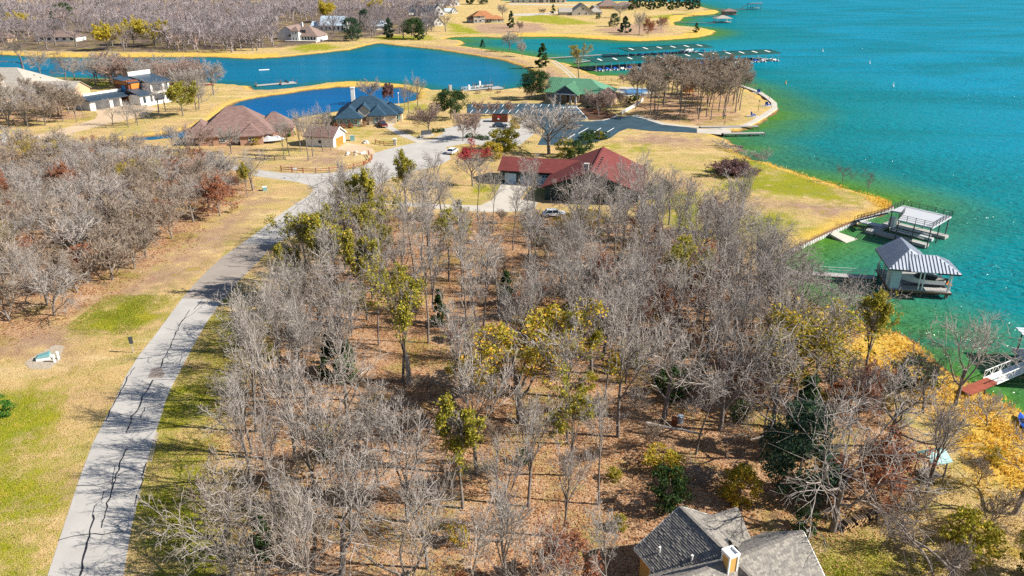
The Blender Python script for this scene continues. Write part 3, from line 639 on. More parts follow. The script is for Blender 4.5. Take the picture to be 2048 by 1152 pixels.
TREES = []
def plant(name, label, cat, key, xy, Hh, wide=1.0, group=None, rz=None, z=None):
    parts, h0 = PROTO[key]; k = Hh / h0
    if rz is None: rz = (xy[0] * 7.13 + xy[1] * 3.71) % 6.283
    e = thing(name, label, cat, (xy[0], xy[1], -.03 if z is None else z), rz, group); e.scale = (k * wide, k * wide, k)
    for n_, me in parts: link_mesh(n_, me, e)
    TREES.append((e, xy)); return e
# ------------------------------------------------------------------ where the trees stand
KEEP_OUT = [W2(roadL + roadR[::-1]), W2([(364, 597), (450, 510), (548, 430), (628, 375), (720, 350), (744, 320), (829, 286), (887, 262), (940, 241), (1060, 238), (1060, 292), (900, 295), (900, 322), (820, 345), (770, 362), (684, 418), (602, 465), (520, 535), (445, 602)]),
  W2(lot), W2([(1003, 366), (1062, 367), (1040, 398), (1075, 405), (1068, 420), (1000, 425), (985, 400)]), [(7, 52), (12, 38), (28, 38), (29, 47), (24, 52), (14, 54)], [(-8, 184), (-8, 162), (5, 152), (34, 150), (36, 184)],
  W2([(-300, 279), (40, 279), (250, 298), (512, 338), (512, 353), (300, 314), (-300, 288)]), W2([(95, 290), (196, 226), (300, 212), (320, 218), (265, 237)])]
def sd1(xy, poly): return float(sdf(np.array([xy], float), poly)[0])
def free(xy, m=1.0):
    return all(sd1(xy, p) < -m for p in KEEP_OUT)
def scatter(poly_px, dist, seed, dens=None, dry=1.5, m=1.0, tries=6000, taken=None):
    poly = W2(poly_px); r = random.Random(seed); A = np.array(poly); lo, hi = A.min(0), A.max(0)
    C = np.array([(r.uniform(lo[0], hi[0]), r.uniform(lo[1], hi[1])) for _ in range(tries)])
    ok = (sdf(C, poly) > 0) & (land_sd(C, False) > dry)
    for p in KEEP_OUT: ok &= sdf(C, p) < -m
    out = []; tk = list(taken or [])
    for c in C[ok]:
        dd = dist * (1.0 if dens is None else dens(c))
        if all((c[0] - q[0]) ** 2 + (c[1] - q[1]) ** 2 > dd * dd for q in tk):
            tk.append(tuple(c)); out.append(tuple(c))
    return out
def PX(x, y, z=0.0):
    z = z - H; d = y * _c - z * _s
    return 1024 + F * x / d, 576 - F * (y * _s + z * _c) / d

fixed = []
def T(name, label, cat, key, px, py, Hh, wide=1.0, group=None, rz=None):
    xy = G(px, py); fixed.append(xy); return plant(name, label, cat, key, xy, Hh, wide, group, rz)
# single trees one can point to
T('oak_tree', 'broad oak still speckled with yellow leaves in the middle of the near wood', 'oak tree', 'yoak0', 1040, 842, 14.0, 1.3, rz=.5)
T('oak_tree', 'dense yellow green oak beside the lane where it meets the junction', 'oak tree', 'yoak1', 716, 452, 10.5, 1.15)
T('elm_tree', 'olive leaved elm leaning over the lane side of the near wood', 'elm tree', 'yelm', 668, 610, 14, 1.0)
T('elm_tree', 'yellow green elm behind the tall ivy clad trunk', 'elm tree', 'yelm', 735, 640, 14, .85, rz=2)
T('ivy_clad_tree', 'tall dark trunk wrapped in green ivy at the clearing edge', 'tree', 'ivy', 806, 762, 15, .8)
T('oak_tree', 'yellow leaved oak near the reed bank by the lake', 'oak tree', 'yoak1', 1580, 790, 12.5, 1.1, rz=3)
T('oak_tree', 'rust leaved oak behind the woodpile beneath a big bare oak', 'oak tree', 'rust0', 1740, 1000, 8, 1.1)
T('oak_tree', 'big forked bare oak standing over the stacked firewood', 'oak tree', 'oak1', 1665, 1062, 14.5, 1.0, rz=1.0)
T('small_tree', 'small rust red tree deep in the near wood behind the yellow oak', 'small tree', 'rust1', 1062, 625, 5.5, 1.0)
T('small_tree', 'rust leaved sapling by the lawn right of the red roofed house', 'small tree', 'rust1', 1425, 470, 8, .9)
T('cedar_tree', 'yellow green cedar low among bare trunks beside the lane wood', 'cedar', 'cedar0', 672, 752, 6.5, 1.2)
T('holly_bush', 'bright green bush at the foot of the yellow green cedar', 'bush', 'shrub2', 692, 760, 3.6, .8)
T('evergreen_tree', 'largest dark evergreen between the shingled house and the woodpile', 'evergreen', 'darkev', 1592, 985, 9.5, .9)
T('evergreen_tree', 'dark evergreen with yellowish top behind the largest evergreen', 'evergreen', 'cedar0', 1600, 905, 9, 1.0)
T('evergreen_tree', 'dark evergreen bush touching the far corner of the shingled house', 'evergreen', 'shrub1', 1335, 1015, 4.2, .8)
T('bush', 'small bright green bush by the gable corner of the shingled house', 'bush', 'shrub1', 1608, 1060, 2.4, .9)
T('bush', 'olive bush squeezed between the shingled house and the bare brush', 'bush', 'ysh', 1478, 1000, 3.2, 1.0)
T('bush', 'broad golden bush on the litter behind the shingled house', 'bush', 'ysh', 1325, 940, 2.2, 1.7)
T('bush', 'dark green shrub low in the wood beyond the yellow leaved oak', 'bush', 'shrub1', 1342, 790, 3.5, 1.1)
T('bush', 'green shrub beside the dead snag in the clearing', 'bush', 'shrub0', 1275, 730, 2.8, 1.0)
T('cedar_tree', 'slim dark cedar among the slender trunks of the clearing', 'cedar', 'cedar0', 880, 650, 5.5, .9)
T('cedar_tree', 'dark cedar behind the small rust red tree', 'cedar', 'cedar0', 1012, 610, 5.5, .9)
T('cedar_tree', 'low spreading cedar on the golden reed bank', 'cedar', 'shrub1', 1830, 770, 3.4, 1.5)
T('cedar_tree', 'green cedar under bare branches at the lower corner lawn', 'cedar', 'shrub0', 1930, 1110, 4.2, 1.0)
T('dead_tree', 'pale fallen tree top propped in an arch in the clearing', 'dead tree', 'dead', 800, 905, 8, .75)
T('oak_tree', 'bare oak with clear trunk alone at the edge of the left wood', 'oak tree', 'oak0', 387, 444, 10, .95)
T('oak_tree', 'rust leaved oak at the corner of the left wood by the lane', 'oak tree', 'rust0', 440, 432, 10, .95)
T('oak_tree', 'rust topped oak half hidden in the middle of the left wood', 'oak tree', 'rust0', 140, 395, 9, .85)
T('oak_tree', 'rust leaved oak at the far edge of the left wood', 'oak tree', 'rust0', 8, 410, 8, .8)
T('small_tree', 'olive leaved sapling behind the rust leaved corner oak', 'small tree', 'yelm', 495, 395, 8, .7)
T('live_oak', 'round dark green live oak beside the club drive', 'live oak', 'liveoak', 902, 238, 9.3, 1.08)
T('live_oak', 'round green live oak at the pond end of the clubhouse', 'live oak', 'liveoak', 1070, 198, 10.5, .95, rz=2)
T('cedar_tree', 'single conical cedar standing on the causeway', 'cedar', 'cedar0', 1084, 135, 11.5, 1.1)
T('ivy_clad_tree', 'big bare tree flecked with green ivy at the marina shore', 'tree', 'ivy', 1158, 158, 15.5, 1.15)
T('bare_tree', 'huge round bare tree in front of the asphalt parking lot', 'bare tree', 'round0', 1098, 308, 14, 1.45)
T('red_maple', 'bare tree with a crimson leaved top beside the junction', 'maple', 'redtop', 945, 372, 10.5, 1.0)
T('crape_myrtle', 'pale tan crape myrtle in the island bed by the clubhouse', 'ornamental tree', 'tan0', 1197, 233, 9.5, 1.0)
T('crape_myrtle', 'pinkish crape myrtle behind the island bed beside the orange porch', 'ornamental tree', 'tan1', 1222, 222, 7, .8)
T('crape_myrtle', 'slim tan crape myrtle at the far end of the orange porch', 'ornamental tree', 'tan0', 1240, 217, 6, .7)
T('crape_myrtle', 'pinkish crape myrtle at the pond corner of the clubhouse wall', 'ornamental tree', 'tan1', 1086, 198, 6.5, .8)
T('crape_myrtle', 'pinkish crape myrtle left of the two by the clubhouse wall', 'ornamental tree', 'tan0', 1063, 200, 5.5, .8)
T('crape_myrtle', 'pinkish crape myrtle on the lawn behind the swimming pool', 'ornamental tree', 'tan1', 1247, 170, 5.5, .8)
T('crape_myrtle', 'dense pinkish crape myrtle beside the pickup drive and hedge', 'ornamental tree', 'tan0', 858, 266, 9, 1.05)
T('crape_myrtle', 'tall pale crape myrtle in the hedge island of the club drive', 'ornamental tree', 'tan1', 926, 282, 9, .8)
T('crape_myrtle', 'slimmer crape myrtle beside the tall one in the hedge island', 'ornamental tree', 'tan0', 950, 276, 8, .65)
for i, x in enumerate((955, 986, 1018)): T('crape_myrtle', ['crape myrtle at the live oak end of the row before the parking bays', 'crape myrtle in the middle of the row before the parking bays', 'crape myrtle at the dumpster end of the row before the parking bays'][i], 'ornamental tree', 'tan%d' % (i % 2), x, 231, 5.2, .85, 'crape myrtles before the parking bays')
T('yellow_tree', 'bushy yellow olive tree on the lawn of the modern house', 'tree', 'olive0', 366, 232, 11.5, .95)
T('bare_tree', 'round bare tree alone on the spit by the red kayak', 'bare tree', 'round1', 428, 190, 14.5, .95)
T('bare_tree', 'bare tree at the water beside the chimney of the slate roofed house', 'bare tree', 'round0', 742, 205, 9, 1.0)
T('purple_tree', 'dark purple leaved tree behind the slate roofed house', 'tree', 'purple', 776, 205, 7.5, .8)
T('elm_tree', 'bare elm on the green strip between slate roofed house and cove', 'elm tree', 'elm0', 818, 228, 13, .9)
T('elm_tree', 'second bare elm just beyond the first on the green strip', 'elm tree', 'elm1', 835, 214, 13, .95)
T('elm_tree', 'slender pinkish elm in front of the two on the green strip', 'elm tree', 'elm2', 809, 222, 8.5, .8)
for i, (x, y, h) in enumerate([(568, 318, 12), (579, 311, 12), (601, 303, 12), (617, 321, 14), (626, 313, 13), (646, 303, 14), (662, 300, 12)]):
    T('elm_tree', ['bare elm nearest the brown roofed house on the fenced lawn', 'bare elm right behind the lawn elm nearest the brown roofed house', 'leaning bare elm midway between brown house and detached garage',
       'bare elm nearest the rail fence on the fenced lawn', 'bare elm close behind the one nearest the rail fence', 'tall bare elm beside the side wall of the detached garage', 'bare elm at the corner of the detached garage'][i], 'elm tree', 'elm%d' % (i % 5), x, y, h, .75, 'bare elms on the fenced lawn')
T('bare_tree', 'pale bare tree at the pink corner of the brown roofed house', 'bare tree', 'tan1', 401, 305, 8, .9)
T('bare_tree', 'pale vase shaped bare tree before the brown roofed house', 'bare tree', 'round1', 463, 308, 8.5, .85)
T('bare_tree', 'thin bare tree by the narrow end of the cove', 'bare tree', 'round0', 346, 296, 7, .7)
for i, (x, y, h) in enumerate([(226, 250, 9), (257, 255, 9), (276, 250, 9), (272, 247, 8)]):
    T('oak_tree', ['bare oak on the drive edge nearest the modern garage door', 'bare oak with rusty sprouts beside the modern house drive', 'bare oak at the end of the drive trio by the lawn', 'thin bare oak just behind the end one by the drive'][i], 'oak tree', 'oak%d' % i, x, y, h, .75, 'bare oaks beside the modern house drive')
for i, (x, y, h) in enumerate([(318, 226, 12), (331, 223, 11), (393, 222, 11), (398, 219, 12), (403, 205, 8)]):
    T('oak_tree', ['bare oak before the glazed tower of the modern house', 'bare oak right beside the one before the glazed tower', 'bare oak just beyond the bushy yellow olive tree', 'second bare oak beyond the bushy yellow olive tree', 'small bare oak near the spit'][i], 'oak tree', 'oak%d' % (i % 4), x, y, h, .75)
T('oak_tree', 'sprawling dark bare oak behind the grey hipped roof', 'oak tree', 'sprawl0', 48, 143, 19, 1.15)
for i, (x, y, h) in enumerate([(130, 163, 12), (150, 160, 11), (82, 152, 12)]):
    T('bare_tree', ['dark leaning bare tree on the shore behind the grey roofed house', 'round pale bare tree on the shore beside the dark leaning one', 'pale bare tree by the water behind the grey roof ridge'][i], 'bare tree', ['sprawl1', 'round0', 'round1'][i], x, y, h, .9)
# peninsula beyond the marina
for i, (key, x, y, h, wd, lab) in enumerate([('darkev', 1228, 53, 10, 1.1, 'dark cedar first in the lawn row on the far peninsula'), ('cedar1', 1250, 66, 12, 1.15, 'largest blue green cedar on the far peninsula lawn'), ('round1', 1278, 70, 18, .6, 'grey bare tree among cedars on the far peninsula'),
    ('rust0', 1296, 70, 14, .8, 'rusty tree beside the grey bare one on the far peninsula'), ('rust1', 1322, 59, 10, 1.1, 'round red brown tree near the far jetty'), ('cedar0', 1392, 65, 7, 1.3, 'lone small cedar near the tip of the far peninsula'),
    ('darkev', 1196, 38, 5, 1.2, 'dark bush below the gabled far house'), ('cedar0', 1022, 56, 13, .9, 'lone conical tree by the orange roofed house'), ('round0', 1240, 36, 15, 1.1, 'grey bare tree behind the far peninsula cedars'), ('cedar0', 1106, 27, 9, 1.1, 'round green tree beside the far curving drive'),
    ('tan0', 1039, 63, 8, .7, 'thin reddish tree on the far bank below the lone conical tree'), ('tan1', 1086, 30, 7, 1.0, 'grey bush like tree on the curving far drive'), ('round1', 1005, 36, 14, .9, 'bare tree beside the orange roofed house')]):
    T('far_tree', lab, 'tree', key, x, y, h, wd)
for i in range(11):
    T('cedar_tree', 'dark evergreen, %s from the inland end of the far peninsula tree screen' % 'first second third fourth fifth sixth seventh eighth ninth tenth eleventh'.split()[i], 'cedar', 'cedar%d' % (i % 2), 1262 + i * 13.2, 20 - (i % 3) * 3.2, 21 - (i % 4) * 2, .95, 'dark screen of evergreens on the far peninsula')
for i, (x, y, h, k_) in enumerate([(216, 101, 17, 'gold0'), (268, 90, 18, 'gold0'), (324, 92, 17, 'gold0'), (140, 20, 20, 'rust0'), (35, 65, 16, 'gold0'), (652, 45, 20, 'gold0'), (752, 32, 18, 'gold0'), (288, 12, 18, 'rust0')]):
    T('yellow_tree' if k_ == 'gold0' else 'rust_tree', ['broad golden tree on the far pond bank', 'paler golden tree behind the broad one on the far pond bank', 'golden tree nearest the bank scrub on the far pond bank', 'orange tree high in the far woods', 'orange gold tree above the low red roofed house',
       'golden tree rising behind the pale metal roof', 'olive gold tree in the far woods beyond the metal roof', 'rusty tree high in the far woods right of the orange one'][i], 'tree', k_, x, y, h, 1.0 if i else 1.1)
for i, (x, y, h, wd) in enumerate([(704, 82, 15, 1.3), (778, 76, 14, 1.1), (828, 78, 14, 1.2), (840, 80, 12, 1.2), (730, 62, 16, .9), (110, 58, 14, 1.3), (128, 40, 15, 1.3), (8, 42, 14, 1.3), (210, 20, 17, 1.4), (370, 14, 19, 1.3), (480, 10, 20, 1.4), (940, 8, 20, 1.2), (965, 9, 20, 1.2), (830, 15, 18, 1.2)]):
    T('cedar_tree', ['big dark evergreen on the lawn of the towered house', 'round dark evergreen by the far footpath', 'dark evergreen among trunks at the head of the pond', 'smaller dark evergreen beside the one at the head of the pond', 'tall slim cedar behind the towered house lawn',
       'dark evergreen above the low red roofed house', 'dark evergreen farther up from the low red roofed house', 'dark evergreen at the edge of the far woods', 'dark evergreen deep in the far woods', 'dark crown on the skyline edge of the far woods', 'second dark crown on the skyline edge of the far woods',
       'dark evergreen behind the orange roofed house', 'second dark evergreen behind the orange roofed house', 'dark evergreen behind the white gabled houses'][i], 'cedar', ['darkev', 'cedar1', 'liveoak', 'cedar0'][i % 4], x, y, h * .95, wd * .9)
for x, y, h, lab in [(1019, 103, 12, 'bare tree on the causeway above the pond end'), (1044, 113, 9, 'smaller bare tree on the causeway towards the cedar')]:
    T('bare_tree', lab, 'bare tree', 'round%d' % (int(h) % 2), x, y, h, 1.0)
T('sapling', 'tiny dark sapling on the inlet bank of the causeway', 'sapling', 'cedar1', 965, 95, 5, 1.0)

# landmark based labels for the trees of the woods
MARKS = {}
def marks(wood, lst): MARKS[wood] = [(n, G(x, y)) for n, x, y in lst]
marks('near', [('the yellow speckled oak', 1040, 842), ('the ivy clad trunk', 806, 762), ('the shingled house', 1400, 1110), ('the bright green bush', 692, 760), ('the browner bend of the lane', 470, 545), ('the woodpile', 1720, 1050),
  ('the largest dark evergreen', 1592, 985), ('the red roofed house', 1150, 400), ('the boathouse walkway', 1600, 560), ('the repair patch in the lane', 320, 745), ('the yellow oak by the reeds', 1580, 790), ('the small rust red tree', 1062, 625), ('the road junction', 780, 330),
  ('the propped dead tree top', 800, 905), ('the broad golden bush', 1325, 940), ('the gangway to the lake', 1960, 780), ('the concrete slipway', 1640, 480), ('the lane at the bottom edge', 170, 1140)])
marks('left', [('the rust leaved corner oak', 440, 432), ('the clear trunked oak', 387, 444), ('the half hidden rust topped oak', 140, 395), ('the gravel patch', 88, 715), ('the sandy drive end', 90, 285), ('the lane sign', 267, 700), ('the far rust leaved oak', 8, 410), ('the tan fenced lawn', 420, 330)])
marks('grove', [('the orange play hut', 1376, 190), ('the boat ramp', 1400, 260), ('the swimming pool', 1275, 182), ('the blue chair by the shore walk', 1506, 232)])
marks('modern', [('the grey roofed house', 80, 200), ('the modern garage', 165, 210), ('the sandy drive end', 80, 280), ('the glazed tower', 320, 200)])
marks('bank', [('the low red roofed house', 105, 78), ('the broad golden tree', 216, 101), ('the towered house', 600, 85), ('the metal roofed house', 655, 55), ('the white gabled houses', 860, 45), ('the head of the pond', 760, 85), ('the orange roofed house', 965, 45)])
ORD = 'first second third fourth fifth sixth seventh eighth ninth tenth eleventh twelfth'.split()
SIDES = {'near': ('on the lake side of', 'beyond', 'on the lane side of', 'in front of'), 'left': ('on the lane side of', 'beyond', 'on the wood side of', 'in front of'), 'grove': ('on the lake side of', 'beyond', 'on the clubhouse side of', 'in front of'),
         'modern': ('on the cove side of', 'beyond', 'on the outer side of', 'in front of'), 'bank': ('on the lake side of', 'beyond', 'on the inland side of', 'in front of')}
def wood_trees(wood, items, group):
    """items: (xy, name, description, category, key, height, wide); labelled by landmark, side and rank"""
    bins = {}
    for it in items:
        xy = it[0]; n, q = min(MARKS[wood], key=lambda m: hypot(m[1][0] - xy[0], m[1][1] - xy[1]))
        a = atan2(xy[1] - q[1], xy[0] - q[0]); sd_ = int(((a + pi / 4) % (2 * pi)) // (pi / 2))
        bins.setdefault((it[2], n, sd_), []).append((hypot(q[0] - xy[0], q[1] - xy[1]), it))
    for (desc, n, sd_), L in bins.items():
        L.sort(key=lambda t: t[0])
        for i, (_, (xy, name, _d, cat, key, h, wd)) in enumerate(L):
            if len(L) == 1: lab = '%s alone %s %s' % (desc, SIDES[wood][sd_], n)
            elif i < len(ORD): lab = '%s, %s %s %s' % (desc, ORD[i], SIDES[wood][sd_], n)
            else: lab = '%s crowding %s %s' % (desc, SIDES[wood][sd_], n)
            plant(name, lab, cat, key, xy, h, wd, group)

rr = random.Random(11)
# the near wood between lane and lake
NEARP = [(440, 1250), (455, 1040), (500, 900), (535, 760), (560, 650), (605, 560), (680, 490), (745, 428), (900, 428), (1100, 440), (1320, 432), (1490, 500), (1570, 590), (1650, 690), (1760, 750), (1850, 770), (1960, 840), (2080, 960), (2180, 1100), (2200, 1250), (1850, 1250), (1760, 1120), (1640, 1190), (1640, 1050), (1500, 985), (1360, 990), (1250, 1100), (1240, 1300), (480, 1300)]
def near_d(c):
    px, py = PX(*c); d = 1.0
    if 690 < px < 1010 and 690 < py < 900: d = 1.75          # clearing with the dead tree
    if 860 < px < 1150 and 430 < py < 560: d = 1.5
    if 830 < px < 1130 and 740 < py < 960: d = 1.35
    if px > 1650 and py > 830: d = 1.25
    if px < 700 or 1130 < px < 1450 and 520 < py < 800: d = .84
    if px > 1440 and py < 780: d = .8
    return d
pts = scatter(NEARP, 4.75, 3, near_d, taken=[f for f in fixed if f[1] < 165], tries=9000, dry=2.5)
items = []
pts = [c for c in pts if not (PX(*c)[0] > 1915 and PX(*c)[1] < 1010)]
for c in pts:
    px, py = PX(*c); q = rr.random()
    if px > 1480: key, nm, ds, h = (('oak', 'oak_tree', 'bare spreading oak', 12.5) if q < .55 else ('sprawl', 'oak_tree', 'dark crooked bare oak', 11) if q < .85 else ('elm', 'elm_tree', 'bare upswept elm', 14))
    elif 830 < px < 1130 and py < 760: key, nm, ds, h = (('pole', 'slender_tree', 'slender dark bare tree', 14.5) if q < .86 else ('elm', 'elm_tree', 'bare upswept elm', 14))
    elif px < 720: key, nm, ds, h = (('oak', 'oak_tree', 'bare spreading oak', 12.5) if q < .45 else ('elm', 'elm_tree', 'bare upswept elm', 15) if q < .85 else ('thick', 'small_tree', 'bushy small bare tree', 8))
    else: key, nm, ds, h = (('elm', 'elm_tree', 'bare upswept elm', 15) if q < .40 else ('oak', 'oak_tree', 'bare spreading oak', 12.5) if q < .58 else ('pole', 'slender_tree', 'slender dark bare tree', 14))
    nv = dict(elm=5, oak=4, pole=4, thick=4, sprawl=2)[key]
    if py > 1010: h *= .9
    items.append((c, nm, ds, dict(elm_tree='elm tree', oak_tree='oak tree', slender_tree='bare tree', small_tree='small tree')[nm], '%s%d' % (key, rr.randrange(nv)), h * rr.uniform(.82, 1.15), rr.uniform(.72, .98)))
for i in range(len(items)):          # a few of them still carry leaves
    c, nm, ds, cat, key, h, wd = items[i]; px, py = PX(*c); q = rr.random()
    if (560 < px < 830 and 430 < py < 720 and q < .38) or q < .05: items[i] = (c, 'leafy_elm', 'elm with olive leaves', 'elm tree', rr.choice(['yelm', 'ivy']), h * .9, .85)
    elif px > 1100 and q < .10: items[i] = (c, 'rusty_oak', 'oak with rust leaves', 'oak tree', 'rust0', h * .6, .9)
wood_trees('near', items, 'bare trees of the near wood'); NEAR_N = len(items)
# brush and saplings under it
pts2 = scatter(NEARP, 3.4, 8, near_d, taken=pts + fixed, tries=5000, dry=2.5); items = []
for c in pts2[:230]:
    q = rr.random(); key, nm, ds = ('thick%d' % rr.randrange(4), 'sapling', 'thin bare sapling') if q < .36 else ('bush%d' % rr.randrange(2), 'bare_bush', 'low bare bush') if q < .6 else ('shrub%d' % rr.randrange(2), 'green_bush', 'green understory bush') if q < .78 else ('ysh', 'golden_bush', 'golden understory bush') if q < .86 else ('cedar0', 'young_cedar', 'dark young cedar') if q < .92 else ('rsh', 'rusty_bush', 'small rusty bush')
    items.append((c, nm, ds, 'sapling' if nm == 'sapling' else 'bush', key, (rr.uniform(3, 5.5) if nm in ('sapling', 'young_cedar') else rr.uniform(1.2, 2.4)), 1.0))
wood_trees('near', items, 'undergrowth of the near wood')
# the low dense wood left of the lane
LEFTP = [(-140, 660), (-140, 296), (60, 302), (200, 312), (300, 325), (410, 338), (500, 366), (515, 385), (470, 398), (420, 420), (350, 470), (320, 510), (230, 560), (180, 600), (90, 640), (0, 670)]
pts3 = scatter(LEFTP, 4.6, 4, None, taken=[f for f in fixed if 100 < f[1] < 210], tries=7000); items = []
for c in pts3:
    q = rr.random(); key, nm, ds, h = ('thick%d' % rr.randrange(4), 'small_tree', 'bushy grey bare tree', 7.5) if q < .66 else ('oak%d' % rr.randrange(4), 'oak_tree', 'bare spreading oak', 8.5) if q < .82 else ('rust1', 'rusty_tree', 'small rusty tree', 5) if q < .91 else ('yoak1', 'olive_tree', 'small olive leaved tree', 6)
    items.append((c, nm, ds, 'oak tree' if nm == 'oak_tree' else 'small tree', key, h * rr.uniform(.8, 1.2), rr.uniform(.95, 1.25)))
wood_trees('left', items, 'bare trees of the left wood')
# the grove on the point by the marina
pts4 = scatter([(1262, 215), (1292, 188), (1330, 180), (1440, 178), (1478, 190), (1480, 238), (1430, 240), (1380, 246), (1330, 243), (1285, 228)], 3.9, 6, None, tries=2500, m=.3)
wood_trees('grove', [(c, 'slender_tree', 'slender bare tree', 'bare tree', 'gpole%d' % rr.randrange(3), rr.uniform(13, 16), 1.2) for c in pts4[:52]], 'slender trees of the grove')
# trees round the grey and the modern house
pts5 = scatter([(-60, 262), (-60, 205), (20, 208), (90, 214), (140, 226), (180, 234), (190, 240), (120, 252), (60, 258)], 5.0, 7, None, tries=2000)
pts6 = scatter([(190, 172), (200, 158), (340, 160), (400, 172), (395, 196), (345, 196), (340, 180), (260, 178)], 5.5, 9, None, tries=2500)
wood_trees('modern', [(c, 'oak_tree', 'bare grey oak', 'oak tree', '%s%d' % (('gpole', 'thick')[rr.random() < .4], rr.randrange(3)), rr.uniform(9, 12), 1.15) for c in pts5[:46]] +
    [(c, 'oak_tree', 'bare shoreline oak', 'oak tree', '%s%d' % (('round', 'tan')[rr.random() < .25], rr.randrange(2)), rr.uniform(10, 13.5), .95) for c in pts6[:40]], 'bare oaks round the modern house')
# the far bank: the trees in front one by one, the mass behind as woods
BANK = [(-60, 104), (-60, 62), (150, 60), (330, 55), (545, 50), (548, 92), (520, 104), (440, 106), (340, 106), (150, 98)]
pts7 = scatter(BANK, 10.5, 12, lambda c: 1.0 if PX(*c)[0] > 330 else 1.5, tries=3000)
BANK2 = [(640, 72), (650, 50), (760, 45), (880, 40), (915, 52), (890, 74), (830, 84), (760, 78), (700, 78)]
pts8 = scatter(BANK2, 11, 13, None, tries=1500)
wood_trees('bank', [(c, 'bare_tree', 'grey bare tree', 'bare tree', 'far%d' % rr.randrange(3), rr.uniform(12, 17), 1.0) for c in pts7[:100] + pts8[:40]], 'bare trees on the far bank')
proto('vfar', dict(LOW, n=[5, 5, 3]), 150, 13, 0, 'twig_far', twmin=.075, sides=(3, 3, 3, 3)); proto('vfar2', dict(LOW, n=[6, 4, 3], ang=[.75, .7, .7]), 151, 12, 0, 'twig_far', twmin=.075, sides=(3, 3, 3, 3))
def mass(name, label, polys, dist, keys, seed, hs, matk):
    Vs, Fs, b = [], [], 0; r = random.Random(seed); base = {}
    for k_ in keys:
        vv, ff, o = [], [], 0
        for _, me in PROTO[k_][0]:
            v = np.zeros(len(me.vertices) * 3, np.float32); me.vertices.foreach_get('co', v); f = np.zeros(len(me.loops), np.int32); me.loops.foreach_get('vertex_index', f)
            v = v.reshape(-1, 3); vv.append(v); ff.append(f.reshape(-1, 4) + o); o += len(v)
        base[k_] = (np.concatenate(vv), np.concatenate(ff), PROTO[k_][1])
    n = 0
    for pl in polys:
        for c in scatter(pl, dist, seed + n, lambda c: 1 + max(0, c[1] - 650) / 700, tries=4200, dry=6):
            v, f, h0 = base[r.choice(keys)]; s = r.uniform(*hs) / h0; a = r.uniform(0, 6.28); R_ = np.array([[cos(a), -sin(a), 0], [sin(a), cos(a), 0], [0, 0, 1]])
            Vs.append(v @ R_.T * s + np.array([c[0], c[1], 0])); Fs.append(f + b); b += len(v); n += 1
    o = link_mesh(name, np_mesh(name, np.concatenate(Vs), np.concatenate(Fs), matk, 4)); tag(o, label, kind='stuff'); return n
k = N('far_wood_twigs').set(.95, .05); p = k.pos(); ri = k.n('NewGeometry').outputs['Random Per Island']
m = k.mix(k.rng(k.noise(p, .09, 2), .35, .65), (.31, .27, .285), (.16, .13, .13)); m = k.mix(k.rng(k.noise(p, .055, 2), .58, .66, 0, .8), m, (.36, .22, .17)); m = k.mix(k.math('MULTIPLY', ri, .5), m, (.46, .42, .43)); k.col(m); M['farwood'] = k.mat
N_MASS = mass('far_woods', 'grey leafless woods covering the land behind the pond', [[(-120, 62), (-420, 3), (560, 3), (548, 50), (330, 55), (150, 50)], [(-100, 100), (-60, 64), (150, 62), (330, 57), (545, 52), (548, 92), (520, 104), (340, 104), (330, 80), (140, 62)], [(548, 50), (560, 3), (820, 4), (900, 12), (915, 22), (800, 40), (640, 44), (600, 40)]], 9.5, ['vfar', 'vfar2'], 21, (12, 17), M['farwood'])
print('TREES', len(TREES), 'near', NEAR_N, 'left', len(pts3), 'grove', len(pts4), 'm', len(pts5), len(pts6), 'bank', len(pts7), len(pts8), 'mass', N_MASS)
# ------------------------------------------------------------------ buildings
def sw(ax, a, c, z): return (a, c, z) if ax == 'x' else (c, a, z)
def gable(Wl, Rf, ax, a0, a1, c, hw, ze, zr, oh=.5, rake=.4, th=.2, z0=-.1, hw2=None, ends=(1, 1), prow=0.0):
    """gabled wing along axis ax from a0 to a1, centred on c, half width hw (hw2 on the other side)"""
    hw2 = hw2 or hw; lo, hi = a0 - rake, a1 + rake
    for s, h in ((-1, hw), (1, hw2)):
        sl = (zr - ze) / h; zo = ze - oh * sl
        Rf.slab([sw(ax, lo, c, zr + th), sw(ax, hi, c, zr + th), sw(ax, hi - prow, c + s * (h + oh), zo + th), sw(ax, lo + prow, c + s * (h + oh), zo + th)], th)
    A, B = c - hw, c + hw2
    for e, on in ((a0, ends[0]), (a1, ends[1])):
        d = .1 if e == a0 else -.1
        pr = [(A, z0), (B, z0), (B, ze), (c, zr), (A, ze)]
        vs = [sw(ax, e, q, z) for q, z in pr] + [sw(ax, e + d * 2, q, z) for q, z in pr]
        Wl.add(vs, [(0, 1, 2, 3, 4), (9, 8, 7, 6, 5)] + [(i, (i + 1) % 5, 5 + (i + 1) % 5, 5 + i) for i in range(5)])
    m, L = (a0 + a1) / 2, a1 - a0 - .4
    for q in (A + .1, B - .1):
        if ax == 'x': Wl.box(m, q, z0, L, .2, ze - z0)
        else: Wl.box(q, m, z0, .2, L, ze - z0)
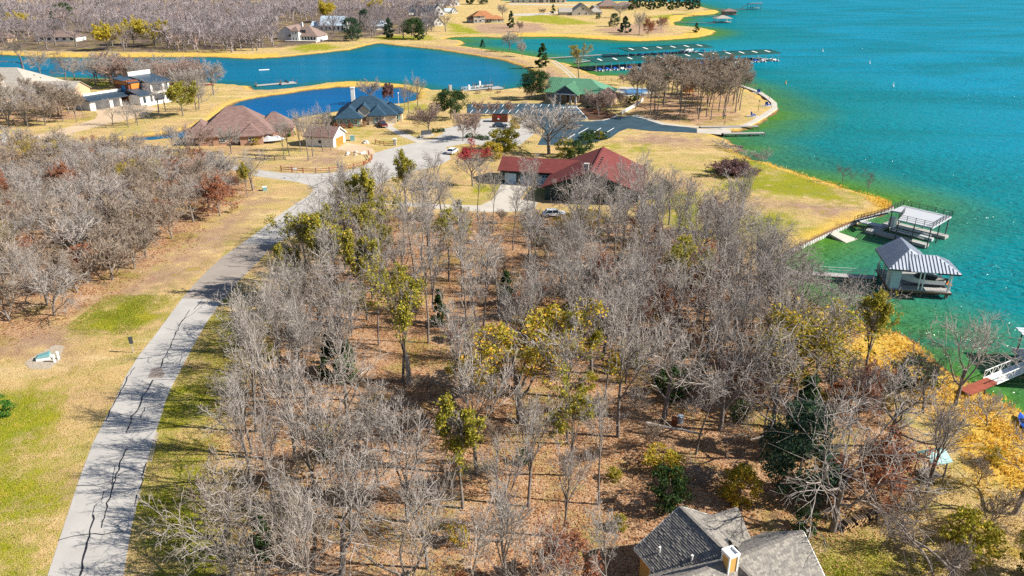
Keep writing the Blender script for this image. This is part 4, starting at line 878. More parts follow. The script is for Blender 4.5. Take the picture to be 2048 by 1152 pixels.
def hip(Wl, Rf, ax, a0, a1, c0, c1, ze, zr, oh=.5, th=.2, z0=-.1, he=(1, 1), ins=None):
    c = (c0 + c1) / 2; h = (c1 - c0) / 2; sl = (zr - ze) / h; zo = ze - oh * sl; ins = ins or h
    r0 = a0 + ins if he[0] else a0 - oh; r1 = a1 - ins if he[1] else a1 + oh
    E = [sw(ax, a0 - oh, c0 - oh, zo), sw(ax, a1 + oh, c0 - oh, zo), sw(ax, a1 + oh, c1 + oh, zo), sw(ax, a0 - oh, c1 + oh, zo)]
    A, B = sw(ax, r0, c, zr), sw(ax, r1, c, zr)
    up = lambda p: (p[0], p[1], p[2] + th)
    vs = E + [A, B] + [up(p) for p in E] + [up(A), up(B)]
    fs = [(6, 7, 11, 10), (8, 9, 10, 11), (9, 6, 10), (7, 8, 11), (0, 1, 7, 6), (1, 2, 8, 7), (2, 3, 9, 8), (3, 0, 6, 9), (3, 2, 1, 0)]
    Rf.add(vs, fs)
    (x0, x1, y0, y1) = (a0, a1, c0, c1) if ax == 'x' else (c0, c1, a0, a1)
    Wl.box((x0 + x1) / 2, (y0 + y1) / 2, z0, x1 - x0, y1 - y0, ze - z0)
def window(par, x, y, z, wd, ht, ang, fm=None, nx=1, ny=1, name='window', pane=None, fr=.09):
    """framed window at wall point x,y (bottom centre z), facing direction ang"""
    f, p = MB(), MB(); t = (-sin(ang), cos(ang)); n = (cos(ang), sin(ang))
    def q(a, o, zz): return (x + t[0] * a + n[0] * o, y + t[1] * a + n[1] * o, zz)
    for a in (-wd / 2, wd / 2): f.bar(q(a, .05, z - .05), q(a, .05, z + ht + .05), fr, .14, (n[0], n[1], 0))
    for zz in (z, z + ht): f.bar(q(-wd / 2 + fr / 2, .05, zz), q(wd / 2 - fr / 2, .05, zz), .14, fr)
    for i in range(1, nx): f.bar(q(-wd / 2 + wd * i / nx, .04, z + fr / 2), q(-wd / 2 + wd * i / nx, .04, z + ht - fr / 2), fr * .7, .1, (n[0], n[1], 0))
    for j in range(1, ny): f.bar(q(-wd / 2 + fr / 2, .045, z + ht * j / ny), q(wd / 2 - fr / 2, .045, z + ht * j / ny), .1, fr * .7)
    o = f.build(name, fm or M['white'], par)
    p.add([q(-wd / 2, .02, z), q(wd / 2, .02, z), q(wd / 2, .02, z + ht), q(-wd / 2, .02, z + ht), q(-wd / 2, -.03, z), q(wd / 2, -.03, z), q(wd / 2, -.03, z + ht), q(-wd / 2, -.03, z + ht)],
          [(0, 1, 2, 3), (7, 6, 5, 4), (0, 4, 5, 1), (1, 5, 6, 2), (2, 6, 7, 3), (3, 7, 4, 0)])
    p.build('pane', pane or M['glass'], o); return o
def door(par, x, y, z, wd, ht, ang, mat, name='door', rows=4, cols=4, glazed=False, frame=None):
    """panelled door with raised panels"""
    t = (-sin(ang), cos(ang)); n = (cos(ang), sin(ang)); b = MB()
    q = lambda a, o, zz: (x + t[0] * a + n[0] * o, y + t[1] * a + n[1] * o, zz)
    b.bar(q(0, .03, z), q(0, .03, z + ht), wd, .06, (n[0], n[1], 0)); o = b.build(name, mat, par)
    g = MB(); pn = MB()
    for j in range(rows):
        for i in range(cols):
            a = -wd / 2 + wd * (i + .5) / cols; zz = z + ht * (j + .5) / rows; m_ = g if (glazed and j == rows - 1) else pn
            m_.bar(q(a, .065, zz - ht / rows * .36), q(a, .065, zz + ht / rows * .36), wd / cols * .74, .03, (n[0], n[1], 0))
    if pn.v: pn.build('panel', mat, o)
    if g.v: g.build('pane', M['glass'], o)
    if frame:
        fr = MB()
        for a in (-wd / 2 - .07, wd / 2 + .07): fr.bar(q(a, .05, z), q(a, .05, z + ht + .14), .14, .12, (n[0], n[1], 0))
        fr.bar(q(-wd / 2, .05, z + ht + .07), q(wd / 2, .05, z + ht + .07), .12, .14); fr.build('door_frame', frame, o)
    return o
def shingle_rows(mb, a, b, c, d, row=.18, tab=.31, seed=1):
    """individual shingle tabs over the slope a-b (eave) to d-c (ridge)"""
    r = random.Random(seed); a, b, c, d = map(Vector, (a, b, c, d)); nrm = (b - a).cross(d - a).normalized()
    if nrm.z < 0: nrm = -nrm
    n = max(2, int((d - a).length / row))
    for j in range(n):
        t0, t1 = j / n, min(1, (j + 1.12) / n)
        L0, L1, R0, R1 = a.lerp(d, t0), a.lerp(d, t1), b.lerp(c, t0), b.lerp(c, t1)
        ln = (R0 - L0).length; u = 0 if j % 2 else -tab * .5
        while u < ln:
            wv = tab * r.uniform(.7, 1.25); u0, u1 = max(u, 0) / ln, min(u + wv - .015, ln) / ln; u += wv
            if u1 - u0 < .01: continue
            h = r.uniform(.03, .06); up = nrm * .004; lo = [L0.lerp(R0, u0), L0.lerp(R0, u1)]; hi = [L1.lerp(R1, u0), L1.lerp(R1, u1)]
            mb.add([lo[0] + up, lo[1] + up, lo[0] + nrm * h, lo[1] + nrm * h, hi[0] + up, hi[1] + up], [(0, 1, 3, 2), (2, 3, 5, 4), (0, 2, 4), (1, 5, 3)])
def seams(par, a, b, c, d, gap, mat, name='roof_seam', w_=.06, h_=.07, solo=False):
    """raised seams running from the eave a-b up to the ridge d-c"""
    a, b, c, d = map(Vector, (a, b, c, d)); L = (b - a).length; n = max(2, int(L / gap)); m = MB(); nrm = (b - a).cross(d - a).normalized(); e = (b - a) / L
    if nrm.z < 0: nrm = -nrm
    sD, sC = (d - a).dot(e), (c - a).dot(e); up = (d - a) - e * sD
    for i in range(n + 1):
        q = L * i / n; t = min(1, q / sD if sD > .01 else 1, (L - q) / (L - sC) if L - sC > .01 else 1)
        if t < .06: continue
        p = a + e * q + nrm * h_ / 2; m.bar(p, p + up * t, w_, h_, nrm)
    m.build(name, mat, par, kind='stuff' if n > 4 else None)
def yaw(u): return atan2(u[1], u[0])

# --- shingled house in the foreground (x down its main ridge towards the camera, y to the lake)
h = thing('shingled_house', 'grey shingled house with ochre walls at the bottom edge', 'house', (13.96, 50.06, 0), yaw((.42, -.907)))
wl, rf = MB(), MB()
gable(wl, rf, 'x', .3, 14, 0, 3.8, 3.0, 5.5, .45, .3, hw2=4.0)
gable(wl, rf, 'y', -5.2, 6.3, 6.9, 3.4, 3.05, 5.95, .45, .3)
gable(wl, rf, 'y', .2, 4.6, 1.5, 1.5, 3.25, 4.75, .4, .35, hw2=1.6)
wl.build('wall', M['ochre'], h); roof = rf.build('roof', M['sh_grey'], h)
th = .2; e = lambda zr, ze, hw, oh: ze - oh * (zr - ze) / hw + th
tb = MB()
zl, zr_ = e(5.5, 3, 3.8, .45), e(5.5, 3, 4.0, .45)
shingle_rows(tb, (0, -4.25, zl), (14.3, -4.25, zl), (14.3, 0, 5.7), (0, 0, 5.7), seed=1); shingle_rows(tb, (0, 4.45, zr_), (14.3, 4.45, zr_), (14.3, 0, 5.7), (0, 0, 5.7), seed=2)
z2 = e(5.95, 3.05, 3.4, .45)
shingle_rows(tb, (10.75, -5.5, z2), (10.75, 6.6, z2), (6.9, 6.6, 6.15), (6.9, -5.5, 6.15), seed=3); shingle_rows(tb, (3.05, -5.5, z2), (3.05, 6.6, z2), (6.9, 6.6, 6.15), (6.9, -5.5, 6.15), seed=4)
z3 = e(4.75, 3.25, 1.6, .4)
shingle_rows(tb, (3.5, .9, z3), (3.5, 4.95, z3), (1.5, 4.95, 4.95), (1.5, .9, 4.95), seed=5); shingle_rows(tb, (-.4, .9, e(4.75, 3.25, 1.5, .4)), (-.4, 4.95, e(4.75, 3.25, 1.5, .4)), (1.5, 4.95, 4.95), (1.5, .9, 4.95), seed=6)
tb.build('shingle', M['sh_tab'], roof, kind='stuff')
cp = MB()
for i in range(46): cp.box(.15 + i * .3, 0, 5.685 + .012 * (i % 2), .32, .26, .05)
for i in range(40): cp.box(6.9, -5.3 + i * .3, 6.14 + .012 * (i % 2), .26, .32, .05)
for i in range(13): cp.box(1.5, 1.1 + i * .3, 4.94 + .012 * (i % 2), .24, .32, .05)
cp.build('ridge_cap', M['sh_grey'], roof, kind='stuff')
tr = MB()
tr.bar((0, -4.3, zl - .12), (14, -4.3, zl - .12), .06, .2); tr.bar((3.58, 2.0, z3 - .12), (3.58, 4.95, z3 - .12), .06, .22); tr.bar((.0, 4.5, zr_ - .12), (3.0, 4.5, zr_ - .12), .06, .2)
tr.bar((-.02, -4.25, zl - .1), (-.02, 0, 5.6), .06, .22); tr.bar((-.02, 0, 5.6), (-.02, 4.45, zr_ - .1), .06, .22); tr.bar((3.0, 6.66, z2 - .1), (6.9, 6.66, 6.05), .06, .22); tr.bar((6.9, 6.66, 6.05), (10.75, 6.66, z2 - .1), .06, .22)
tr.build('eave_trim', M['white'], h)
post = MB(); post.box(3.0, 4.68, -.1, .22, .22, 3.1); post.build('corner_board', M['white'], h)
window(h, 2.6, -3.8, 1.0, 1.5, 1.4, -pi / 2, None, 2, 2); window(h, 5.0, -3.8, 1.0, 1.2, 1.4, -pi / 2, None, 2, 2); window(h, 1.5, 4.6, .9, .9, 1.3, pi / 2)
ch = MB(); ch.box(7.2, -.9, 4.8, .78, .78, 2.25); cho = ch.build('chimney', M['ochre'], h)
ct = MB()
for i in (-1, 1):
    for j in (-1, 1): ct.box(7.2 + i * .39, -.9 + j * .39, 4.75, .12, .12, 2.28)
ct.build('corner_trim', M['white'], cho)
cc = MB(); cc.box(7.2, -.9, 7.04, .98, .98, .08)
for i, j, sx_, sy_ in ((-.43, 0, .12, .98), (.43, 0, .12, .98), (0, -.43, .74, .12), (0, .43, .74, .12)): cc.box(7.2 + i, -.9 + j, 7.12, sx_, sy_, .16)
cc.build('chimney_cap', M['white'], cho)
for x, y in ((4.4, -2.0), (1.9, -3.2)):
    z = 5.5 - abs(y) * .66 + .15; v = MB(); v.tube((x, y, z), (x, y, z + .55), .07, None, 8); v.tube((x, y, z + .55), (x, y, z + .62), .1, None, 8); v.build('vent_pipe', M['white'], h)
v = MB(); v.box(4.2, 1.6, 4.75, .5, .3, .12); v.build('roof_vent', M['dkmetal'], h)
an = thing('satellite_dish', 'pair of small satellite dishes on one mast behind the ochre chimney', 'satellite dish', h.matrix_basis @ Vector((6.1, .2, 5.5)), .4)
m = MB(); m.tube((0, 0, -.6), (0, 0, .9), .03, None, 6); m.tube((0, -.35, .75), (0, .35, .75), .025, None, 6); m.build('mast', M['dkmetal'], an)
for y in (-.35, .35):
    d = MB(); d.loft([[(.12 + r_ * r_ * .5, y + cos(a) * r_, .8 + sin(a) * r_) for a in np.arange(10) * 2 * pi / 10] for r_ in (.02, .16, .3)]); d.build('dish', M['black'], an)

# --- red roofed house with garage wing
h = thing('red_roofed_house', 'dark green house with red shingled roof and three pale garage doors', 'house', (16.5, 154, 0), yaw((.975, -.22)))
wl, rf = MB(), MB()
gable(wl, rf, 'y', 1.6, 22.5, 0, 10.0, 3.0, 7.0, .8, 1.6, prow=-1.4 if False else 1.2)
gable(wl, rf, 'x', -22.6, -5, 17, 4.3, 3.4, 5.2, .8, .5)
wl.build('wall', M['dark_green'], h); rf.build('roof', M['sh_red'], h)
cp = MB(); cp.bar((0, -.1, 7.24), (0, 24.2, 7.24), .4, .1)
cp.build('ridge_cap', M['sh_red'], h)
for i in range(7): v = MB(); v.box(.9, 1.8 + i * 2.1, 6.88, .55, .45, .16); v.build('roof_vent', M['dkmetal'], h)
for x in (-20.1, -16.4, -12.7): door(h, x, 12.7, 0, 2.7, 2.5, -pi / 2, M['teal_door'], 'garage_door', 4, 4, x > -19, M['dark_green'])
for x in (-5.4, -2.4, 3.0, 6.0): window(h, x, 1.6, 1.6, 1.3, .9, -pi / 2, None, 2)
window(h, 0, 1.6, 3.6, 3.2, 1.6, -pi / 2, M['dkmetal'], 3)
for y in (6, 11, 16): window(h, 10.0, y, .9, 2.2, 1.6, 0, None, 2)
c_ = MB(); c_.box(-1.3, 3.2, 6.0, .9, .9, 2.0); c_.box(-1.3, 3.2, 8.0, 1.1, 1.1, .15); c_.build('chimney', M['grey'], h)

# --- clubhouse with green metal roof
h = thing('clubhouse', 'lakeside clubhouse with green metal roof and stone columned porch', 'clubhouse', (19.7, 280.8, 0), yaw((.94, -.35)))
wl, rf = MB(), MB()
hip(wl, rf, 'x', -9.3, 14, 4.8, 21, 3.3, 7.4, .7, he=(0, 1))
gw = MB()
gable(wl, rf, 'y', 7.5, 13, 0, 4.3, 3.6, 6.5, .5, .3)
ZP = .3
for s in (-1, 1): rf.slab([(0, -1.0, 6.7), (0, 9, 6.7), (s * 4.8, 9, 3.46), (s * 4.8, -1.0, 3.46)], .2)
wl.build('wall', M['tan'], h); roof = rf.build('roof', M['gmetal'], h)
gg = MB(); gg.add([(-4.2, -.4, 3.7), (4.2, -.4, 3.7), (0, -.4, 6.4), (-4.2, -.1, 3.7), (4.2, -.1, 3.7), (0, -.1, 6.4)], [(0, 1, 2), (5, 4, 3), (0, 3, 4, 1), (1, 4, 5, 2), (2, 5, 3, 0)]); gg.build('porch_gable', M['bmetal'], h)
gg = MB(); gg.bar((-4.3, -.5, 3.6), (0, -.5, 6.5), .2, .25); gg.bar((4.3, -.5, 3.6), (0, -.5, 6.5), .2, .25); gg.bar((-4, -.25, 3.5), (4, -.25, 3.5), .3, .35); gg.build('porch_trim', M['white'], h)
seams(roof, (-4.8, -1, 3.5), (-4.8, 9, 3.5), (0, 9, 6.74), (0, -1, 6.74), .8, M['gmetal']); seams(roof, (4.8, -1, 3.5), (4.8, 9, 3.5), (0, 9, 6.74), (0, -1, 6.74), .8, M['gmetal'])
seams(roof, (-10, 4.1, 3.16), (-5.2, 4.1, 3.16), (-5.2, 12.9, 7.64), (-10, 12.9, 7.64), .8, M['gmetal'])
for x, y in ((-3.9, -.3), (-1.9, -.3), (1.9, -.3), (3.9, -.3), (3.9, 3.8), (-3.9, 3.8)):
    c_ = MB(); c_.box(x, y, -.1, .75, .75, 1.4); c_.box(x, y, 1.3, .85, .85, .1); c_.box(x, y, 1.4, .5, .5, 2.1); c_.build('column', M['stone'], h)
for x in (-8, -6, 6, 8, 10): window(h, x, 4.8, .8, 1.3, 1.7, -pi / 2, None, 2, 2)
door(h, 0, 4.75, 0, 2.2, 2.5, -pi / 2, M['wood'], 'door', 3, 2, True, M['white'])
w2, r2 = MB(), MB(); gable(w2, r2, 'y', -2.5, 9, 13.6, 3.9, 3.0, 5.2, .5, .5); w2.build('gable_wing', M['tan'], h); r2.build('wing_roof', M['sh_brown'], h)
oc = MB(); oc.box(13.6, -2.75, -.1, 3.2, .3, 3.0); oc.build('cedar_front', M['cedarwood'], h)
window(h, 13.6, -2.5, 3.2, 1.4, .9, -pi / 2)

# --- big grey hipped house at the left edge
h = thing('grey_roofed_house', 'big house with pale grey hipped roof at the left edge', 'house', (-189, 287, 0), yaw((.99, -.02)))
wl, rf = MB(), MB()
hip(wl, rf, 'x', -30, 10, 0, 25, 3.3, 10.5, .6); gable(wl, rf, 'x', 8, 24, 6.5, 6.5, 3.2, 6.3, .6, .5); gable(wl, rf, 'y', -5, 8, -4, 4.5, 3.3, 6.5, .6, .4)
wl.build('wall', M['tan'], h); rf.build('roof', M['sh_pale'], h)
for x in (-14.5, -11.5):
    d, dr = MB(), MB(); gable(d, dr, 'y', 3.4, 8.5, x, 1.2, 6.0, 7.3, .2, .2, z0=4.4); d.build('dormer_wall', M['white'], h); dr.build('dormer_roof', M['sh_pale'], h)
    window(h, x, 3.4, 5.1, 1.1, .9, -pi / 2, M['dkmetal'])
for x in (12, 15.5, 19): window(h, x, 0, .8, 1.6, 1.6, -pi / 2, None, 2)
for i in range(5): v = MB(); v.box(-4 + i * 3.2, 8 + (i % 2) * 1.5, 7.4 - (i % 2) * -.7, .4, .4, .3); v.build('roof_vent', M['dkmetal'], h)

# --- modern white house with orange cedar boxes
h = thing('modern_house', 'modern white house with dark sloping roofs and orange cedar clad tower', 'house', (-147.3, 266.0, 0), yaw((.45, .893)))
b = MB(); b.box(6.2, 4.4, -.1, 12.4, 8.6, 3.3); b.build('garage_block', M['white_wall'], h)
b = MB(); b.box(9.5, 4.6, 3.2, 17, .35, 2.0); b.box(9.5, 4.6, 5.2, 17.2, .5, .12); b.build('parapet_wall', M['white_wall'], h)
for i in range(4): window(h, 5 + i * 1.6, 4.42, 4.0, 1.0, .55, -pi / 2, M['dkmetal'])
b = MB(); b.slab([(-.5, -.8, 3.35), (17, -.8, 3.35), (17, 4.4, 4.6), (-.5, 4.4, 4.6)], .22); r_ = b.build('garage_roof', M['bmetal'], h)
seams(r_, (-.4, -.8, 3.36), (17, -.8, 3.36), (17, 4.4, 4.61), (-.4, 4.4, 4.61), 1.0, M['bmetal'])
b = MB(); b.slab([(-.5, 4.8, 4.6), (17, 4.8, 4.6), (17, 9.3, 3.3), (-.5, 9.3, 3.3)], .22); b.build('rear_roof', M['bmetal'], h)
b = MB(); b.box(-.12, 4.4, 0, .2, 8.4, 3.2); b.build('metal_gable_cladding', M['smetal'], h)
door(h, 4.6, .1, 0, 5.6, 2.6, -pi / 2, M['dkmetal'], 'garage_door', 4, 4, False, M['white']); door(h, 10.2, .1, 0, 2.9, 2.6, -pi / 2, M['dkmetal'], 'garage_door', 4, 2, False, M['white'])
b = MB(); b.box(18.6, 4.0, -.1, 4.4, 7.5, 8.2); b.build('cedar_tower', M['rustwood'], h)
b = MB(); b.box(19, .1, 5.2, 3.6, .6, 2.0); b.build('cedar_panel', M['cedarwood'], h); b = MB(); b.box(16.3, 3.8, 6.8, .3, 6.5, 1.3); b.build('cedar_fascia', M['cedarwood'], h)
b = MB(); b.slab([(16, -.6, 7.6), (21.4, -.6, 7.6), (21.4, 8.2, 8.9), (16, 8.2, 8.9)], .25); b.build('tower_roof', M['bmetal'], h)
window(h, 16.4, 3.0, 4.3, 2.2, 2.2, pi, M['wood'], pane=M['pool'])
b = MB(); b.box(18.6, -2.8, -.1, 6.0, 6, 3.6); b.build('entry_block', M['white_wall'], h); b = MB(); b.slab([(15.3, -6.4, 3.4), (22, -6.4, 3.4), (22, .2, 5.2), (15.3, .2, 5.2)], .25); b.build('entry_roof', M['bmetal'], h)
window(h, 17.4, -5.8, .7, 1.0, 2.0, -pi / 2, M['dkmetal']); window(h, 20.4, -5.8, .7, .7, 2.0, -pi / 2, M['dkmetal'])
b = MB(); b.box(26, 1.5, -.1, 8.4, 12, 7.0); b.build('main_block', M['white_wall'], h); b = MB(); b.slab([(21.2, -5.4, 7.1), (31, -5.4, 7.1), (31, 5.5, 9.0), (21.2, 5.5, 9.0)], .28); b.build('main_roof', M['bmetal'], h)
b = MB(); b.box(26, 5.7, 6.9, 9.6, .35, 3.4); b.box(26, 5.7, 10.3, 9.9, .6, .12); b.build('parapet_wall', M['white_wall'], h)
for z in (.6, 4.0): window(h, 24.8, -4.5, z, 4.2, 2.4, -pi / 2, M['dkmetal'], 3, 2); window(h, 28.7, -4.5, z, 1.3, 2.4, -pi / 2, M['dkmetal'])
for z in (.6, 4.0): window(h, 30.2, 0, z, 4.0, 2.2, 0, M['dkmetal'], 3)
b = MB(); b.box(24, -8.5, -.1, 16, .3, .9); b.box(32.2, -4, -.1, .3, 9, .9); b.build('terrace_wall', M['white_wall'], h)

# --- brown hipped house
h = thing('brown_roofed_house', 'wide pinkish brick house under a big brown hipped roof', 'house', (-75, 212, 0), yaw((.9, .25)) - .02)
wl, rf = MB(), MB()
hip(wl, rf, 'x', -13.5, 7, 1.5, 19, 2.9, 9.2, .6, ins=8.0); hip(wl, rf, 'y', -.5, 9, -2, 4.2, 2.9, 5.2, .5); hip(wl, rf, 'y', 3.0, 14, -16.6, -9, 2.9, 5.9, .5)
hip(wl, rf, 'y', 1, 9, -9.4, -4.2, 2.9, 5.0, .5); hip(wl, rf, 'x', 2, 12.5, 8.5, 18, 2.9, 6.6, .5)
wl.build('wall', M['rose'], h); rf.build('roof', M['sh_brown'], h)
for x, y in ((-14.5, 3.0), (-11.5, 3.0), (-6.8, 1.0), (1.1, -.5)): window(h, x, y, .8, 1.5, 1.5, -pi / 2, None, 2, 2)
for y in (2, 10.5, 13.5, 16.5): window(h, 4.2 if y < 5 else 12.5, y, .8, 1.4, 1.5, 0, None, 2, 2)
door(h, -2.8, 1.45, 0, 1.1, 2.2, -pi / 2, M['wood'], 'door', 3, 2, True, M['white'])

# --- detached garage
h = thing('detached_garage', 'small detached garage with white gable and orange wooden door', 'garage', (-49.05, 212.3, 0), yaw((.97, -.215)))
wl, rf = MB(), MB(); gable(wl, rf, 'x', -8.5, 0, 0, 3.9, 2.9, 5.0, .4, .45); wl.build('wall', M['white_wall'], h); rf.build('roof', M['sh_brown'], h)
door(h, 0, 0, 0, 5.0, 2.3, 0, M['cedarwood'], 'garage_door', 4, 6, False, M['white']); window(h, -4, -3.9, 1, 1.2, 1, -pi / 2)
tr = MB(); tr.bar((.5, -4.3, 2.75), (.5, 0, 5.1), .12, .22); tr.bar((.5, 4.3, 2.75), (.5, 0, 5.1), .12, .22); tr.build('barge_board', M['white'], h)

# --- slate roofed house
h = thing('slate_roofed_house', 'cream brick house with dark slate blue hipped roof by the cove', 'house', (-46.5, 240, 0), yaw((.98, .10)))
wl, rf = MB(), MB()
hip(wl, rf, 'x', -9, 9.5, 2.5, 17, 3.0, 7.6, .6); hip(wl, rf, 'y', -2.3, 9, -9, -1.2, 3.0, 5.6, .6); hip(wl, rf, 'x', -1, 8.5, 4.5, 14, 3.0, 6.8, .5)
hip(wl, rf, 'y', 0.6, 10, 1.0, 6.0, 3.2, 5.4, .5); hip(wl, rf, 'x', 4, 11.2, 5.4, 13, 3.0, 5.6, .5)
wl.build('wall', M['cream'], h); rf.build('roof', M['sh_slate'], h)
d, dr = MB(), MB(); gable(d, dr, 'y', 1.4, 9, -.6, 1.7, 4.6, 6.2, .4, .4, z0=0); d.build('entry_gable', M['stone'], h); dr.build('entry_roof', M['sh_slate'], h)
door(h, -.6, 1.35, 0, 1.3, 2.6, -pi / 2, M['wood'], 'door', 3, 2, True, M['stone'])
for x, y in ((-7.4, -2.3), (-5.1, -2.3), (-2.9, -2.3), (3.5, .6), (9.6, 5.4)):
    window(h, x, y, .8, 1.1, 1.6, -pi / 2, None, 2, 2)
    for s in (-1, 1): sh = MB(); sh.box(x + s * .82, y - .06, .75, .45, .06, 1.7); sh.build('shutter', M['teal'], h)
c_ = MB(); c_.box(-4.6, 12, 5, 1.2, 1.0, 5.0); c_.box(-4.6, 12, 10, 1.5, 1.3, .3); c_.build('chimney', M['white'], h)

# --- houses across the water
def far_house(name, label, px, py, u, wings, wallm, roofm, wins=(), extra=None, glass=None):
    h = thing(name, label, 'house', (*G(px, py), 0), yaw(u)); wl, rf = MB(), MB()
    for w_ in wings:
        if w_[0] == 'h': hip(wl, rf, *w_[1:])
        else: gable(wl, rf, *w_[1:])
    wl.build('wall', M[wallm], h); rf.build('roof', M[roofm], h)
    for x, y, z, a, b, an in wins: window(h, x, y, z, a, b, an, None, max(1, int(a / 1.6)), 1, fr=.16)
    return h
h = far_house('towered_house', 'taupe roofed white house with square tower on the far pond bank', 584, 83, (.98, -.16), [('h', 'x', -3, 17, 2, 20, 3.6, 9.6, .8), ('h', 'x', 0, 5.4, -.6, 4.6, 7.0, 9.4, .6), ('g', 'y', 12, 32, -9, 7, 4.2, 8.5, .7, .5)], 'white_wall', 'sh_taupe',
  [(1.6, -.6, 1, 1, 1.5, -pi / 2), (3.7, -.6, 1, 1, 1.5, -pi / 2), (1.6, -.6, 4.6, 1, 1.4, -pi / 2), (3.7, -.6, 4.6, 1, 1.4, -pi / 2)] + [(6.9 + i * 2.1, 2, .8, 1.7, 2.2, -pi / 2) for i in range(5)])
b = MB(); b.box(8, -1.5, -.1, 22, 7, 1.0); b.build('terrace', M['stone'], h); c_ = MB(); c_.box(2, 14, 8, 1.2, 1.2, 3.2); c_.build('chimney', M['white'], h)
b = MB(); b.box(7.6, 1.6, 5.4, 4.2, .5, 2.0); b.build('balcony_recess', M['dkmetal'], h)
h = far_house('metal_roofed_house', 'white house with tall pale blue metal roof among bare trees', 640, 62, (.99, -.1), [('g', 'x', 0, 20, 7, 7, 4.5, 10.5, .6, .5), ('g', 'x', -8, 0, 8, 4.5, 3.5, 6.5, .5, .4)], 'white_wall', 'wmetal', [(2 + i * 3.2, 0, .8, 1.6, 2.6, -pi / 2) for i in range(6)])
far_house('low_house', 'long low house with dull red roof in the far left woods', 72, 83, (.995, .02), [('h', 'x', 0, 27, 0, 13, 3.0, 6.2, .7)], 'white_wall', 'sh_taupe', [(4 + i * 5, 0, .8, 2.4, 1.6, -pi / 2) for i in range(5)])
h = far_house('orange_roofed_house', 'large house with orange brown hipped roofs and dark porch', 942, 46, (.97, .2), [('h', 'x', -1, 24, 0, 18, 3.4, 9.5, .8), ('h', 'x', 2, 12, -3, 8, 6.2, 9.2, .6), ('h', 'x', 18, 30, 2, 12, 3.0, 5.8, .6)], 'stone', 'sh_orange', [(4, -3, 1, 2, 2, -pi / 2), (8, -3, 1, 2, 2, -pi / 2), (6.5, -3, 4.2, 3, 1.6, -pi / 2)] + [(15 + i * 2.6, 0 if i < 1 else 2 if i > 1 else 0, .6, 1.8, 2.2, -pi / 2) for i in range(5)])
b = MB(); b.box(15, -1.6, 2.9, 12, 3.0, .3); b.build('porch_roof', M['dkmetal'], h)
far_house('gabled_house', 'house with tall stone gable and brick wing on the far lawn', 1141, 31, (.99, .05), [('g', 'y', 0, 26, 12.5, 11, 3.2, 11.0, .8, .6), ('g', 'x', -11, 2, 10, 6, 3.2, 7.0, .6, .5), ('h', 'x', 20, 33, 6, 24, 3.2, 9, .6)], 'stone', 'sh_pale', [(9, 0, 1, 2, 2, -pi / 2), (16, 0, 1, 2, 2, -pi / 2), (12.5, 0, 5.2, 2, 2, -pi / 2)])
far_house('brick_house', 'brick house with taupe hipped roof behind the gabled house', 1196, 18, (.99, .05), [('h', 'x', 0, 26, 0, 20, 3.4, 9.5, .8), ('h', 'x', 22, 44, 2, 16, 3.2, 7, .8)], 'rose', 'sh_taupe', [(5 + i * 6, 0, 1, 2, 1.6, -pi / 2) for i in range(4)])
for i, (px, py, s, lab) in enumerate([(841, 30, 1.0, 'white gabled house nearest the woods edge above the pond'), (868, 32, 1.1, 'white gabled house with blue roof in the middle of three'), (900, 12, 1.2, 'pale grey roofed white house highest of the far group'), (904, 27, .6, 'small white gabled cottage beside the orange roofed house'), (868, 52, .75, 'small white house with dark blue roof among trees near the inlet')]):
    far_house('gabled_cottage', lab, px, py, (.98, .2), [('g', 'y', 0, 14 * s, 5 * s, 5 * s, 4.2 * s, 9.5 * s, .5, .4), ('g', 'x', -12 * s, 0, 8 * s, 5 * s, 3.6 * s, 8.0 * s, .5, .4)], 'white_wall', ['bmetal', 'bmetal', 'wmetal', 'wmetal', 'bmetal'][i], [(3 * s, 0, 1, 1.6 * s, 1.8 * s, -pi / 2), (7 * s, 0, 1, 1.6 * s, 1.8 * s, -pi / 2), (5 * s, 0, 4.6 * s, 1.6 * s, 1.8 * s, -pi / 2)])
far_house('white_cottage', 'low white cottage half hidden by trees right of the metal roof', 745, 60, (.98, .1), [('g', 'x', 0, 14, 4, 4.5, 3.2, 6.8, .5, .4)], 'white_wall', 'wmetal', [(3, -.5, 1, 1.6, 1.4, -pi / 2), (8, -.5, 1, 1.6, 1.4, -pi / 2)])
far_house('roadside_house', 'pale house glimpsed at the far left edge below the woods', -14, 85, (.99, .0), [('h', 'x', 0, 10, 0, 10, 3, 6.5, .6)], 'tan', 'sh_taupe', [(7, 0, 1, 1.6, 1.4, -pi / 2)])
for i, px in enumerate((1028, 1062, 1086, 1108)):
    far_house('lakefront_house', ['blue grey lakefront house first in the row at the top edge', 'blue grey lakefront house second in the row at the top edge', 'white columned lakefront house third in the row at the top edge', 'last lakefront house of the row at the top edge'][i], px - 8, 5.5, (1, 0), [('h', 'x', 0, 22, 0, 14, 4.2, 9, .8)],
              ['smetal', 'smetal', 'white_wall', 'white_wall'][i], ['smetal', 'smetal', 'bmetal', 'sh_pale'][i], [(4, 0, .6, 2.6, 2.6, -pi / 2), (11, 0, .6, 2.6, 2.6, -pi / 2), (18, 0, .6, 2.6, 2.6, -pi / 2)])
